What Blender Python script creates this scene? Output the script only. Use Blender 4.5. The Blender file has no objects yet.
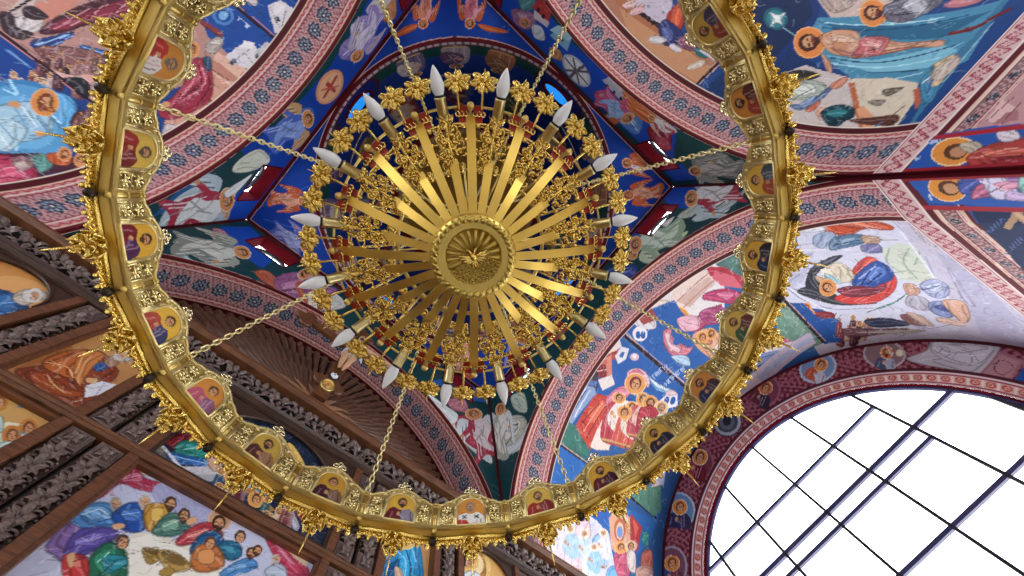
# Interior of a domed, frescoed church seen from below: crossing with four barrel-vaulted arms, drum,
# ring-shaped gilded choros, gilded chandelier, carved wooden iconostasis, great arched window.
# Units are metres.  Heights in this file are measured from eye level; EYE lifts everything above the floor.
import bpy, math, random
import numpy as np
from mathutils import Vector, Matrix
random.seed(7); RNG = np.random.default_rng(7)
PI = math.pi; EYE = 1.6
A = 3.0            # half width of the crossing
R = 2.95           # radius of the arches and vaults
ZC = 4.05          # springing height of the arches
ZT = 8.39          # flat ceiling under the drum
BAND = 0.62        # depth of the patterned arch bands
scene = bpy.context.scene
COL = scene.collection

# ------------------------------------------------------------------ colour
def lin(c):
    c = np.asarray(c, float)
    return np.where(c <= 0.04045, c/12.92, ((c+0.055)/1.055)**2.4)
def hexc(h):
    return np.array([int(h[i:i+2], 16)/255 for i in (0, 2, 4)])
def lin4(h):
    return (*[float(x) for x in lin(hexc(h))], 1.0)

# ------------------------------------------------------------------ materials
def material(name):
    m = bpy.data.materials.new(name); m.use_nodes = True
    nt = m.node_tree; b = nt.nodes['Principled BSDF']
    return m, nt, b
def simple(name, h, rough=0.5, metal=0.0, bump=0.0, bscale=40, var=0.0, vscale=12, coord='Object', spec=0.5):
    m, nt, b = material(name)
    b.inputs['Roughness'].default_value = rough; b.inputs['Metallic'].default_value = metal
    b.inputs['Specular IOR Level'].default_value = spec
    b.inputs['Base Color'].default_value = lin4(h)
    tc = nt.nodes.new('ShaderNodeTexCoord')
    if var:
        n = nt.nodes.new('ShaderNodeTexNoise'); n.inputs['Scale'].default_value = vscale; n.inputs['Detail'].default_value = 5
        nt.links.new(tc.outputs[coord], n.inputs['Vector'])
        r = nt.nodes.new('ShaderNodeMapRange'); r.inputs['To Min'].default_value = 1-var; r.inputs['To Max'].default_value = 1+var
        nt.links.new(n.outputs['Fac'], r.inputs['Value'])
        v = nt.nodes.new('ShaderNodeHueSaturation'); v.inputs['Color'].default_value = lin4(h)
        nt.links.new(r.outputs['Result'], v.inputs['Value']); nt.links.new(v.outputs['Color'], b.inputs['Base Color'])
    if bump:
        n = nt.nodes.new('ShaderNodeTexNoise'); n.inputs['Scale'].default_value = bscale; n.inputs['Detail'].default_value = 3
        nt.links.new(tc.outputs[coord], n.inputs['Vector'])
        k = nt.nodes.new('ShaderNodeBump'); k.inputs['Strength'].default_value = bump; k.inputs['Distance'].default_value = 0.01
        nt.links.new(n.outputs['Fac'], k.inputs['Height']); nt.links.new(k.outputs['Normal'], b.inputs['Normal'])
    return m
def paint_material(name, rough=0.6, mottle=0.06, spec=0.2):
    m, nt, b = material(name)
    at = nt.nodes.new('ShaderNodeAttribute'); at.attribute_name = 'paint'
    tc = nt.nodes.new('ShaderNodeTexCoord')
    n = nt.nodes.new('ShaderNodeTexNoise'); n.inputs['Scale'].default_value = 9; n.inputs['Detail'].default_value = 7
    nt.links.new(tc.outputs['Object'], n.inputs['Vector'])
    r = nt.nodes.new('ShaderNodeMapRange'); r.inputs['To Min'].default_value = 1-mottle*2; r.inputs['To Max'].default_value = 1+mottle*2
    nt.links.new(n.outputs['Fac'], r.inputs['Value'])
    v = nt.nodes.new('ShaderNodeHueSaturation')
    nt.links.new(at.outputs['Color'], v.inputs['Color']); nt.links.new(r.outputs['Result'], v.inputs['Value'])
    nt.links.new(v.outputs['Color'], b.inputs['Base Color'])
    b.inputs['Roughness'].default_value = rough; b.inputs['Specular IOR Level'].default_value = spec
    return m
def wood_material(name, dark, light, scale=3.0, rough=0.45):
    m, nt, b = material(name)
    tc = nt.nodes.new('ShaderNodeTexCoord'); mp = nt.nodes.new('ShaderNodeMapping')
    mp.inputs['Scale'].default_value = (scale, scale, scale*9)
    nt.links.new(tc.outputs['Object'], mp.inputs['Vector'])
    n = nt.nodes.new('ShaderNodeTexNoise'); n.inputs['Scale'].default_value = 2.5; n.inputs['Detail'].default_value = 8; n.inputs['Distortion'].default_value = 0.6
    nt.links.new(mp.outputs['Vector'], n.inputs['Vector'])
    cr = nt.nodes.new('ShaderNodeValToRGB'); cr.color_ramp.elements[0].position = .3; cr.color_ramp.elements[1].position = .72
    cr.color_ramp.elements[0].color = lin4(dark); cr.color_ramp.elements[1].color = lin4(light)
    nt.links.new(n.outputs['Fac'], cr.inputs['Fac']); nt.links.new(cr.outputs['Color'], b.inputs['Base Color'])
    b.inputs['Roughness'].default_value = rough
    return m
def glass_material(name, tint=(1, 1, 1, 1), gloss=0.06):
    m = bpy.data.materials.new(name); m.use_nodes = True; nt = m.node_tree
    for n in list(nt.nodes): nt.nodes.remove(n)
    out = nt.nodes.new('ShaderNodeOutputMaterial'); mix = nt.nodes.new('ShaderNodeMixShader')
    t = nt.nodes.new('ShaderNodeBsdfTransparent'); g = nt.nodes.new('ShaderNodeBsdfGlossy')
    n = nt.nodes.new('ShaderNodeTexNoise'); n.inputs['Scale'].default_value = 2
    mr = nt.nodes.new('ShaderNodeMapRange'); mr.inputs['To Min'].default_value = gloss*.7; mr.inputs['To Max'].default_value = gloss*1.3
    nt.links.new(n.outputs['Fac'], mr.inputs['Value']); nt.links.new(mr.outputs['Result'], mix.inputs['Fac'])
    t.inputs['Color'].default_value = tint; g.inputs['Roughness'].default_value = .1
    nt.links.new(t.outputs[0], mix.inputs[1]); nt.links.new(g.outputs[0], mix.inputs[2]); nt.links.new(mix.outputs[0], out.inputs['Surface'])
    return m
M = {}
M['fresco'] = paint_material('fresco_plaster')
M['icon'] = paint_material('icon_paint', rough=0.35, mottle=.03, spec=.45)
M['gold'] = simple('hammered_gold', 'F0DDA0', .44, 1.0, bump=.45, bscale=70, var=.12, vscale=25)
M['gold_relief'] = simple('burnished_gold_relief', 'F3E3A8', .20, 1.0, bump=.25, bscale=110)
M['gold_plain'] = simple('plain_gold', 'E6CC7C', .42, 1.0, bump=.06, bscale=30, var=.10, vscale=8)
M['gold_strip'] = simple('rolled_gold_strip', 'DDBA60', .40, 1.0, bump=.05, bscale=25, var=.12, vscale=6)
M['gold_leaf'] = simple('cast_gold_ornament', 'E8CA72', .23, 1.0, bump=.35, bscale=120, var=.15, vscale=40)
M['gold_bright'] = simple('polished_gold', 'F3E6B4', .16, 1.0, bump=.2, bscale=90)
M['gold_boss'] = simple('old_gold_boss', 'D2B866', .33, 1.0, bump=.15, bscale=90, var=.12, vscale=20)
M['chain'] = simple('pale_gold_chain', 'E6D69A', .28, 1.0, var=.1, vscale=60)
M['brass'] = simple('brass_socket', 'CFC290', .28, 1.0, var=.06, vscale=20)
M['enamel'] = simple('red_enamel', 'A8281E', .4, 0.0, var=.15, vscale=30)
M['dark_cup'] = simple('dark_bronze_cup', '2A1C12', .5, .3, var=.1)
M['bulb'] = simple('frosted_white_bulb', 'E9ECF2', .22, 0.0, var=.02, vscale=4)
M['wood'] = wood_material('walnut_beam', '4A2A18', '7A4A2C')
M['wood_dark'] = wood_material('dark_walnut', '2C1A12', '4A3022')
M['wood_carved'] = wood_material('carved_walnut', '4A3830', '85706A', scale=6, rough=.38)
M['wood_fan'] = wood_material('fan_walnut', '3E2619', '76503A', scale=4, rough=.4)
M['wood_light'] = wood_material('pale_walnut', '8A5A3E', 'B98A68', scale=4, rough=.35)
M['wood_back'] = simple('dark_backing_board', '1C110C', .7, var=.2)  # near-black brown wood for the boards behind carving and fan
M['frame'] = simple('navy_window_frame', '3A3560', .5, var=.05)
M['frame_dark'] = simple('black_window_frame', '22222A', .5, var=.05)
M['glass'] = glass_material('clear_pane')
M['blue_glass'] = glass_material('blue_pane', tint=(.004, .055, .16, 1))
M['red_plaster'] = simple('oxblood_plaster', '5a0c16', .9, spec=.05, var=.12, vscale=10)
M['cream'] = simple('cream_plaster', 'E6DDCE', .7, var=.06, vscale=3)
M['marble'] = simple('pale_marble_floor', 'E4DCCE', .4, var=.12, vscale=2)

# ------------------------------------------------------------------ mesh tools
class MB:
    """Collects shapes into one mesh."""
    def __init__(s): s.v = []; s.f = []; s.n = 0
    def add(s, v, f, T=None):
        v = np.asarray(v, float).reshape(-1, 3)
        if T is not None:
            T = np.array(T); v = v @ T[:3, :3].T + T[:3, 3]
        s.v.append(v); k = s.n; s.f.extend([tuple(i+k for i in q) for q in f]); s.n += len(v); return s
    def box(s, x0, x1, y0, y1, z0, z1, T=None):
        v = [(x, y, z) for x in (x0, x1) for y in (y0, y1) for z in (z0, z1)]
        return s.add(v, [(0, 1, 3, 2), (4, 6, 7, 5), (0, 4, 5, 1), (2, 3, 7, 6), (0, 2, 6, 4), (1, 5, 7, 3)], T)
    def tube(s, path, r, n=6, closed=False, T=None, cap=True, flat=1.0):
        P = np.asarray(path, float); m = len(P); r = np.broadcast_to(np.asarray(r, float), (m,))
        tg = np.empty_like(P)
        if closed: tg = np.roll(P, -1, 0)-np.roll(P, 1, 0)
        else: tg[1:-1] = P[2:]-P[:-2]; tg[0] = P[1]-P[0]; tg[-1] = P[-1]-P[-2]
        tg /= np.linalg.norm(tg, axis=1)[:, None]+1e-12
        up = np.array([0, 0, 1.]) if abs(tg[0][2]) < .9 else np.array([1., 0, 0])
        v = []
        u = up-tg[0]*(up@tg[0]); u /= np.linalg.norm(u)
        for i in range(m):
            u = u-tg[i]*(u@tg[i]); u /= np.linalg.norm(u)+1e-12; w = np.cross(tg[i], u)
            for k in range(n):
                a = 2*PI*k/n; v.append(P[i]+r[i]*(math.cos(a)*u*flat+math.sin(a)*w))
        f = []
        for i in range(m if closed else m-1):
            j = (i+1) % m
            for k in range(n):
                l = (k+1) % n; f.append((i*n+k, i*n+l, j*n+l, j*n+k))
        if cap and not closed: f += [tuple(range(n-1, -1, -1)), tuple((m-1)*n+k for k in range(n))]
        return s.add(v, f, T)
    def lathe(s, prof, n=24, T=None):
        v = []; f = []; m = len(prof)
        for r, z in prof:
            for k in range(n):
                a = 2*PI*k/n; v.append((r*math.cos(a), r*math.sin(a), z))
        for i in range(m-1):
            for k in range(n):
                l = (k+1) % n; f.append((i*n+k, i*n+l, (i+1)*n+l, (i+1)*n+k))
        f += [tuple(range(n-1, -1, -1)), tuple((m-1)*n+k for k in range(n))]
        return s.add(v, f, T)
    def ball(s, c, r, n=6, sc=(1, 1, 1), T=None):
        v = [(0, 0, -1)]; f = []; m = max(3, n//2+1)
        for i in range(1, m):
            t = PI*i/m-PI/2
            for k in range(n): v.append((math.cos(t)*math.cos(2*PI*k/n), math.cos(t)*math.sin(2*PI*k/n), math.sin(t)))
        v.append((0, 0, 1)); L = len(v)-1
        for k in range(n):
            l = (k+1) % n; f.append((0, 1+l, 1+k)); f.append((L, L-n+k, L-n+l))
            for i in range(m-2): f.append((1+i*n+k, 1+i*n+l, 1+(i+1)*n+l, 1+(i+1)*n+k))
        return s.add(np.array(v)*r*np.array(sc)+np.array(c), f, T)
    def prism(s, poly, y0, y1, T=None):
        """Outline in x,z extruded along y."""
        n = len(poly); v = [(x, y0, z) for x, z in poly]+[(x, y1, z) for x, z in poly]
        f = [tuple(range(n)), tuple(range(2*n-1, n-1, -1))]+[(i, i+n, (i+1) % n+n, (i+1) % n) for i in range(n)]
        return s.add(v, f, T)
    def leaf(s, o, d, nrm, L, W, curl=.25, T=None):
        """A thick pointed leaf starting at o, growing along d and lifting along nrm."""
        o = np.array(o, float); d = np.array(d, float); d /= np.linalg.norm(d); nn = np.array(nrm, float); nn -= d*(nn@d); nn /= np.linalg.norm(nn)
        w = np.cross(d, nn); v = []; st = 5
        for i in range(st+1):
            t = i/st; wd = W*math.sin(PI*(.12+.88*t)**.8)*(1 if i < st else 0)+.02*W
            lift = curl*L*math.sin(PI*t*.9)
            c = o+d*L*t+nn*lift
            v += [c-w*wd, c+nn*W*.45*(1-t*.7), c+w*wd, c-nn*W*.25*(1-t)]
        f = []
        for i in range(st):
            for k in range(4):
                l = (k+1) % 4; f.append((i*4+k, i*4+l, i*4+4+l, i*4+4+k))
        f += [(3, 2, 1, 0), (st*4, st*4+1, st*4+2, st*4+3)]
        return s.add(v, f, T)
    def arrays(s):
        return (np.concatenate(s.v) if s.v else np.zeros((0, 3))), s.f
def make_mesh(name, v, f, mat, smooth=False, colors=None):
    me = bpy.data.meshes.new(name); v = np.asarray(v, np.float32)
    if isinstance(f, np.ndarray):
        me.vertices.add(len(v)); me.vertices.foreach_set('co', v.ravel())
        k = f.shape[1]; me.loops.add(f.size); me.loops.foreach_set('vertex_index', f.astype(np.int32).ravel())
        me.polygons.add(len(f)); me.polygons.foreach_set('loop_start', np.arange(0, f.size, k, dtype=np.int32))
        me.update(calc_edges=True)
    else:
        me.from_pydata(v.tolist(), [], f)
    me.materials.append(mat)
    if smooth: me.polygons.foreach_set('use_smooth', np.ones(len(me.polygons), bool))
    if colors is not None:
        at = me.color_attributes.new('paint', 'FLOAT_COLOR', 'POINT')
        c = np.ones((len(v), 4), np.float32); c[:, :3] = lin(np.clip(colors, 0, 1)); at.data.foreach_set('color', c.ravel())
    me.validate(); me.update(); return me
def put(name, me, parent=None, loc=(0, 0, 0), rot=(0, 0, 0)):
    o = bpy.data.objects.new(name, me); COL.objects.link(o); o.parent = parent; o.location = loc; o.rotation_euler = rot; return o
def empty(name, loc, rotz=0):
    o = bpy.data.objects.new(name, None); COL.objects.link(o); o.location = loc; o.rotation_euler = (0, 0, rotz); o.empty_display_size = .1; return o
def tag(o, label=None, cat=None, group=None, kind=None):
    for k, x in (('label', label), ('category', cat), ('group', group), ('kind', kind)):
        if x: o[k] = x
    return o
def world(name, mb, mat, parent=None, smooth=False):
    """A mesh written in room coordinates (heights from eye level), optionally under a parent that stands unrotated."""
    v, f = mb.arrays() if isinstance(mb, MB) else mb
    v = np.asarray(v, float)+np.array([0, 0, EYE]); off = np.zeros(3); p = parent
    while p is not None: off += np.array(p.location); p = p.parent
    return put(name, make_mesh(name, v-off, f, mat, smooth), parent)
def struct(name, mb, mat, smooth=False):
    return tag(world(name, mb, mat, None, smooth), kind='structure')
def copy_part(o, parent, loc=None, rot=None):
    c = o.copy(); COL.objects.link(c); c.parent = parent
    if loc is not None: c.location = loc
    if rot is not None: c.rotation_euler = rot
    for ch in o.children:
        d = ch.copy(); COL.objects.link(d); d.parent = c
    return c
def grid_faces(nu, nv, keep=None):
    i, j = np.meshgrid(np.arange(nu-1), np.arange(nv-1), indexing='ij'); a = i*nv+j
    f = np.stack([a, a+nv, a+nv+1, a+1], -1).reshape(-1, 4)
    return f if keep is None else f[keep.ravel()]

# ------------------------------------------------------------------ fresco painter
def smooth_closed(p, k=4):
    p = np.asarray(p, float); n = len(p); out = []
    for i in range(n):
        a, b, c, d = p[i-1], p[i], p[(i+1) % n], p[(i+2) % n]
        for t in np.arange(k)/k: out.append(.5*((2*b)+(c-a)*t+(2*a-5*b+4*c-d)*t*t+(3*b-a-3*c+d)*t**3))
    return np.array(out)
def smooth_open(p, k=4):
    p = np.asarray(p, float)
    if len(p) < 3: return p
    q = np.vstack([2*p[0]-p[1], p, 2*p[-1]-p[-2]]); out = []
    for i in range(1, len(q)-2):
        a, b, c, d = q[i-1], q[i], q[i+1], q[i+2]
        for t in np.arange(k)/k: out.append(.5*((2*b)+(c-a)*t+(2*a-5*b+4*c-d)*t*t+(3*b-a-3*c+d)*t**3))
    out.append(p[-1]); return np.array(out)
class Paint:
    """Colours laid on a set of surface points with metric coordinates u, v."""
    def __init__(s, u, v, base):
        s.u = np.asarray(u, float).ravel(); s.v = np.asarray(v, float).ravel(); s.c = np.empty((len(s.u), 3)); s.c[:] = hexc(base)
    def _idx(s, a, b, c, d): return np.nonzero((s.u >= a) & (s.u <= b) & (s.v >= c) & (s.v <= d))[0]
    def _set(s, i, col, al=1.0):
        col = hexc(col) if isinstance(col, str) else col
        s.c[i] = s.c[i]*(1-al)+col*al
    def poly(s, p, col, al=1.0):
        p = np.asarray(p, float); i = s._idx(p[:, 0].min(), p[:, 0].max(), p[:, 1].min(), p[:, 1].max())
        if not len(i): return
        x = s.u[i]; y = s.v[i]; ins = np.zeros(len(i), bool); q = np.roll(p, 1, 0)
        for (x1, y1), (x2, y2) in zip(p, q):
            if y1 == y2: continue
            c = ((y1 > y) != (y2 > y)); ins ^= c & (x < (x2-x1)*(y-y1)/(y2-y1)+x1)
        s._set(i[ins], col, al)
    def blob(s, p, col, al=1.0): s.poly(smooth_closed(p), col, al)
    def ell(s, cx, cy, rx, ry, rot, col, al=1.0):
        m = max(rx, ry); i = s._idx(cx-m, cx+m, cy-m, cy+m)
        if not len(i): return
        x = s.u[i]-cx; y = s.v[i]-cy; c, n = math.cos(rot), math.sin(rot)
        a = (x*c+y*n)/rx; b = (-x*n+y*c)/ry; s._set(i[a*a+b*b <= 1], col, al)
    def line(s, p, w, col, al=1.0, smooth=True):
        p = np.asarray(p, float)
        if smooth: p = smooth_open(p, 3)
        h = w/2; i = s._idx(p[:, 0].min()-h, p[:, 0].max()+h, p[:, 1].min()-h, p[:, 1].max()+h)
        if not len(i): return
        x = s.u[i]; y = s.v[i]; d = np.full(len(i), 1e9)
        for (x1, y1), (x2, y2) in zip(p[:-1], p[1:]):
            dx, dy = x2-x1, y2-y1; L = dx*dx+dy*dy+1e-12; t = np.clip(((x-x1)*dx+(y-y1)*dy)/L, 0, 1)
            d = np.minimum(d, (x-x1-t*dx)**2+(y-y1-t*dy)**2)
        s._set(i[d <= h*h], col, al)
def shade(h, k):
    c = hexc(h)*k if k <= 1 else 1-(1-hexc(h))*(2-k)
    return ''.join('%02x' % int(round(255*min(1, max(0, x)))) for x in c)
class Frame:
    """Draws figures on a Paint in a local frame: x to the figure's left-right, y up."""
    def __init__(s, P, m): s.P = P; s.m = np.array(m, float).reshape(2, 3); s.k = abs(np.linalg.det(s.m[:, :2]))**.5
    def t(s, p): p = np.asarray(p, float).reshape(-1, 2); return p @ s.m[:, :2].T+s.m[:, 2]
    def poly(s, p, c, al=1): s.P.poly(s.t(p), c, al)
    def blob(s, p, c, al=1): s.P.blob(s.t(p), c, al)
    def line(s, p, w, c, al=1): s.P.line(s.t(p), w*s.k, c, al)
    def ell(s, x, y, rx, ry, c, al=1, rot=0):
        a = np.linspace(0, 2*PI, 19)[:-1]; e = np.stack([rx*np.cos(a), ry*np.sin(a)], 1); q, n = math.cos(rot), math.sin(rot)
        s.poly(e @ np.array([[q, n], [-n, q]])+[x, y], c, al)
SKIN, SKIN_D = 'd29a6e', '8a5434'
def head(F, x, y, r, hair='4a2c1c', halo='d98f48', beard=True, rim='f4e2c0', tilt=0.0, skin=SKIN):
    if halo and halo != '-':
        F.ell(x, y, r*1.86, r*1.86, rim); F.ell(x, y, r*1.72, r*1.72, halo)
    F.ell(x, y+r*.12, r*1.02, r*1.16, hair, rot=tilt); F.ell(x+r*.08, y-r*.1, r*.68, r*.92, skin, rot=tilt)
    if beard and beard != '0': F.blob([(x-r*.55, y-r*.35), (x+r*.65, y-r*.35), (x+r*.4, y-r*1.1), (x+r*.05, y-r*1.35), (x-r*.35, y-r*1.05)], hair)
    F.line([(x-r*.45, y+r*.12), (x-r*.12, y+r*.12)], r*.16, shade(hair, .6)); F.line([(x+r*.25, y+r*.12), (x+r*.55, y+r*.12)], r*.16, shade(hair, .6))
    F.line([(x+r*.08, y+r*.05), (x+r*.1, y-r*.3)], r*.13, SKIN_D); F.line([(x-r*.1, y-r*.52), (x+r*.3, y-r*.52)], r*.13, '9a4a3a')
def folds(F, pts, c, w=.02, n=1):
    """Light and dark strokes that follow a garment."""
    for k, p in enumerate(pts): F.line(p, w, shade(c, 1.5) if k % 2 == 0 else shade(c, .68), .8)
def S_bust(F, robe='7a1f2a', mantle='3a2a4a', hair='4a2c1c', halo='d98f48', beard='1', rim='f4e2c0'):
    F.blob([(-.72, -.8), (-.68, -.3), (-.4, -.02), (.4, -.02), (.68, -.3), (.72, -.8), (0, -.86)], robe)
    F.blob([(.08, -.02), (.42, -.02), (.7, -.3), (.74, -.82), (.2, -.85), (.0, -.4)], mantle)
    folds(F, [[(-.5, -.75), (-.42, -.3)], [(-.25, -.8), (-.2, -.25)], [(.3, -.1), (.35, -.75)], [(.5, -.2), (.58, -.75)], [(.15, -.3), (.22, -.8)]], robe, .05)
    F.ell(-.12, -.38, .1, .13, SKIN); F.line([(.2, -.6), (-.08, -.42)], .08, shade(mantle, 1.3))
    F.poly([(-.12, .12), (.14, .12), (.18, -.1), (-.16, -.1)], SKIN_D)
    head(F, 0, .33, .25, hair, halo, beard, rim)
def S_saint(F, robe='a33a30', mantle='3f6aa8', hair='4a2c1c', halo='d98f48', beard='1', hem='c9a26a'):
    """A standing figure, feet at y=0, top of the halo near y=1."""
    F.blob([(-.16, .02), (-.2, .35), (-.17, .66), (-.1, .76), (.1, .76), (.17, .66), (.2, .35), (.17, .02)], robe)
    F.blob([(-.02, .76), (.13, .75), (.21, .6), (.22, .3), (.16, .2), (-.06, .3), (-.12, .5)], mantle)
    F.poly([(-.16, .03), (.17, .03), (.17, .07), (-.16, .07)], hem)
    folds(F, [[(-.12, .1), (-.13, .6)], [(-.06, .08), (-.05, .4)], [(.02, .08), (.03, .28)], [(.1, .08), (.11, .25)], [(.0, .7), (.1, .35)], [(.08, .72), (.16, .4)], [(-.1, .5), (.06, .34)]], robe, .014)
    F.ell(-.06, .55, .035, .045, SKIN); F.line([(.16, .6), (.02, .5)], .05, shade(mantle, 1.25)); F.ell(.0, .5, .03, .035, SKIN)
    F.ell(-.07, .015, .05, .018, SKIN_D); F.ell(.08, .015, .05, .018, SKIN_D)
    head(F, 0, .855, .06, hair, halo, beard)
def S_angel(F, robe='b8565a', mantle='c9c4c0', wing='c07a4a', halo='d98f48', hair='5a3420'):
    """A flying angel: head towards y=1, trailing robe towards y=0, wings to the sides."""
    for sgn in (-1, 1):
        F.blob([(sgn*.06, .66), (sgn*.20, .80), (sgn*.29, .62), (sgn*.33, .24), (sgn*.24, .40), (sgn*.13, .5)], wing)
        for k in range(6): F.line([(sgn*(.10+.028*k), .72-.02*k), (sgn*(.17+.026*k), .50-.045*k)], .013, shade(wing, 1.4 if k % 2 else .55))
    F.blob([(-.1, .74), (.1, .74), (.15, .5), (.13, .28), (.22, .06), (.08, .0), (-.04, .08), (-.2, .0), (-.12, .26), (-.15, .5)], robe)
    F.blob([(-.02, .74), (.1, .73), (.16, .5), (.05, .3), (.12, .1), (.0, .16), (-.12, .4), (-.06, .55)], mantle)
    folds(F, [[(-.1, .6), (-.1, .3), (-.14, .06)], [(-.04, .4), (-.04, .1)], [(.04, .68), (.1, .45)], [(.0, .5), (.04, .3), (.08, .08)], [(.1, .3), (.17, .07)], [(-.08, .7), (.02, .5), (-.1, .36)], [(-.06, .3), (-.1, .1)], [(.08, .6), (.0, .4)], [(.12, .5), (.06, .36)], [(-.12, .5), (-.02, .34)]], mantle, .016)
    F.line([(-.1, .62), (-.22, .5)], .05, robe); F.ell(-.25, .48, .03, .03, SKIN); F.line([(.1, .62), (.2, .52)], .05, mantle); F.ell(.22, .5, .03, .03, SKIN)
    head(F, 0, .85, .068, hair, halo, False)
def S_seated(F, robe='6a4a8a', mantle='b9b4ae', hair='6a4a38', halo='d98f48', beard='1'):
    """A seated figure wrapped in a mantle, feet at y=0."""
    F.blob([(-.26, .04), (-.3, .3), (-.16, .66), (.0, .74), (.16, .66), (.28, .34), (.3, .06), (.1, .0)], robe)
    F.blob([(-.24, .3), (-.1, .66), (.14, .7), (.26, .4), (.2, .18), (-.06, .12), (-.28, .16)], mantle)
    folds(F, [[(-.2, .1), (-.16, .4)], [(-.06, .1), (.0, .4), (.12, .6)], [(.1, .1), (.16, .4)], [(-.1, .56), (.1, .3), (.2, .24)], [(-.16, .42), (.06, .2)], [(.04, .66), (-.08, .4)]], mantle, .028)
    F.ell(-.1, .44, .04, .05, SKIN); F.ell(.14, .4, .04, .05, SKIN)
    head(F, 0, .85, .085, hair, halo, beard)
def S_seraph(F, robe='d4683a', mantle='e08a52', halo='d98f48', hair='7a3a20'):
    """A six-winged angel."""
    for a, L in ((.5, .95), (-.5, .95), (1.35, .9), (-1.35, .9), (2.35, .8), (-2.35, .8)):
        c, n = math.cos(a), math.sin(a)
        q = [(0, 0), (.14, .3), (.12, .7), (0, 1), (-.12, .7), (-.14, .3)]
        F.blob([(x*c*L+y*n*L*.62, -x*n*L+y*c*L*.62) for x, y in q], robe if abs(a) > 1 else mantle)
        for k in (-.05, .05): F.line([(k*c+.15*n, -k*n+.15*c), (k*c+.55*n, -k*n+.55*c)], .03, shade(robe, 1.5 if k > 0 else .62))
    head(F, 0, .1, .13, hair, halo, False)
def S_crowd(F, robe='a3564a', mantle='5a6a9a', hair='4a2c1c', n='9', halo='d98f48'):
    """A close group of heads above robes in a unit box."""
    rg = np.random.default_rng(int(n)*7+3); n = int(n); cols = [robe, mantle, shade(robe, .7), shade(mantle, 1.3), 'c9a88a']
    for k in range(n):
        row = k % 3; x = -.45+.9*((k*.618) % 1); y = .68-.24*row+rg.uniform(-.03, .03); c = cols[k % 5]
        F.blob([(x-.13, y-.62), (x-.12, y-.12), (x, y-.04), (x+.12, y-.12), (x+.13, y-.62)], c)
        folds(F, [[(x-.05, y-.55), (x-.04, y-.16)], [(x+.05, y-.55), (x+.04, y-.16)]], c, .025)
        head(F, x, y+.04, .07, hair if k % 2 else '8a6a50', halo, k % 2 == 0)
def S_city(F, wall='c9b8a8', roof='8a4a4a', dark='3a3440'):
    """Small painted houses and a tower in a unit box."""
    F.poly([(-.45, 0), (-.1, 0), (-.1, .5), (-.45, .5)], wall); F.poly([(-.5, .5), (-.05, .5), (-.27, .72)], roof)
    F.poly([(-.05, 0), (.2, 0), (.2, .8), (-.05, .8)], shade(wall, .85)); F.poly([(-.1, .8), (.25, .8), (.08, 1)], shade(roof, 1.3))
    F.poly([(.25, 0), (.5, 0), (.5, .42), (.25, .42)], shade(wall, 1.2)); F.poly([(.22, .42), (.53, .42), (.53, .5), (.22, .5)], roof)
    for x, y in ((-.36, .25), (-.2, .25), (.07, .55), (.07, .3), (.37, .2)): F.poly([(x-.04, y-.07), (x+.04, y-.07), (x+.04, y+.07), (x-.04, y+.07)], dark)
    F.line([(-.45, .5), (-.1, .5)], .02, shade(wall, 1.5)); F.line([(.2, 0), (.2, .8)], .02, shade(wall, .6))
def S_head(F, hair='4a2c1c', halo='d98f48', beard='1', rim='f4e2c0'):
    head(F, 0, 0, 1, hair, halo, beard, rim)
def S_script(F, c='a9bcd8', n='5'):
    """A short row of small painted capitals, too small to read in the photograph."""
    rg = np.random.default_rng(int(n)); n = int(n)
    for k in range(n):
        x = (k-n/2)*.8; g = rg.integers(0, 5)
        if g in (0, 1, 3): F.line([(x-.22, 0), (x-.22, 1)], .16, c)
        if g in (0, 2, 4): F.line([(x+.22, 0), (x+.22, 1)], .16, c)
        if g in (1, 2): F.line([(x-.22, 1), (x+.22, 1)], .16, c)
        if g in (0, 3): F.line([(x-.22, .5), (x+.22, .5)], .16, c)
        if g in (4,): F.line([(x-.22, 0), (x+.22, 1)], .16, c); F.line([(x-.22, 0), (x-.22, 1)], .16, c)
STAMPS = {k[2:]: v for k, v in list(globals().items()) if k.startswith('S_')}
def drapery(P, q, col):
    """Contour and a few long brush strokes that follow a painted shape."""
    c = q-q.mean(0); e = np.linalg.svd(c, full_matrices=False)[2]; pr = c @ e[0]; ext = np.ptp(pr); mi = np.ptp(c @ e[1])
    if ext < .05: return
    P.line(np.vstack([q, q[:1]]), min(.016, .09*mi), shade(col, .55), .55, False)
    if ext < .11: return
    i0, i1 = int(pr.argmin()), int(pr.argmax()); n = len(q)
    a = q[np.arange(i0, i0+((i1-i0) % n)+1) % n]; b = q[np.arange(i1, i1+((i0-i1) % n)+1) % n][::-1]
    def rs(x): t = np.linspace(0, len(x)-1, 8); k = np.minimum(t.astype(int), len(x)-2) if len(x) > 1 else np.zeros(8, int); f = (t-k)[:, None]; return x[k]*(1-f)+x[np.minimum(k+1, len(x)-1)]*f
    a, b = rs(a), rs(b); k = 3 if mi < .25 else 5 if mi < .5 else 7; ph = (q[0, 0]*37+q[0, 1]*53) % 1
    for j in range(k):
        f = (j+.7+.3*math.sin(9*ph+j))/(k+.4); s = slice(1 if j % 2 else 2, 7 if (j+int(9*ph)) % 3 else 6)
        w = (f+.10*np.sin(np.arange(8)*1.3+j*2+6*ph))[:, None]; cv = (a*(1-w)+b*w)[s]
        P.line(cv, min(.020, .06*mi+.004), shade(col, 1.42 if j % 2 else .62), .6)
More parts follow.
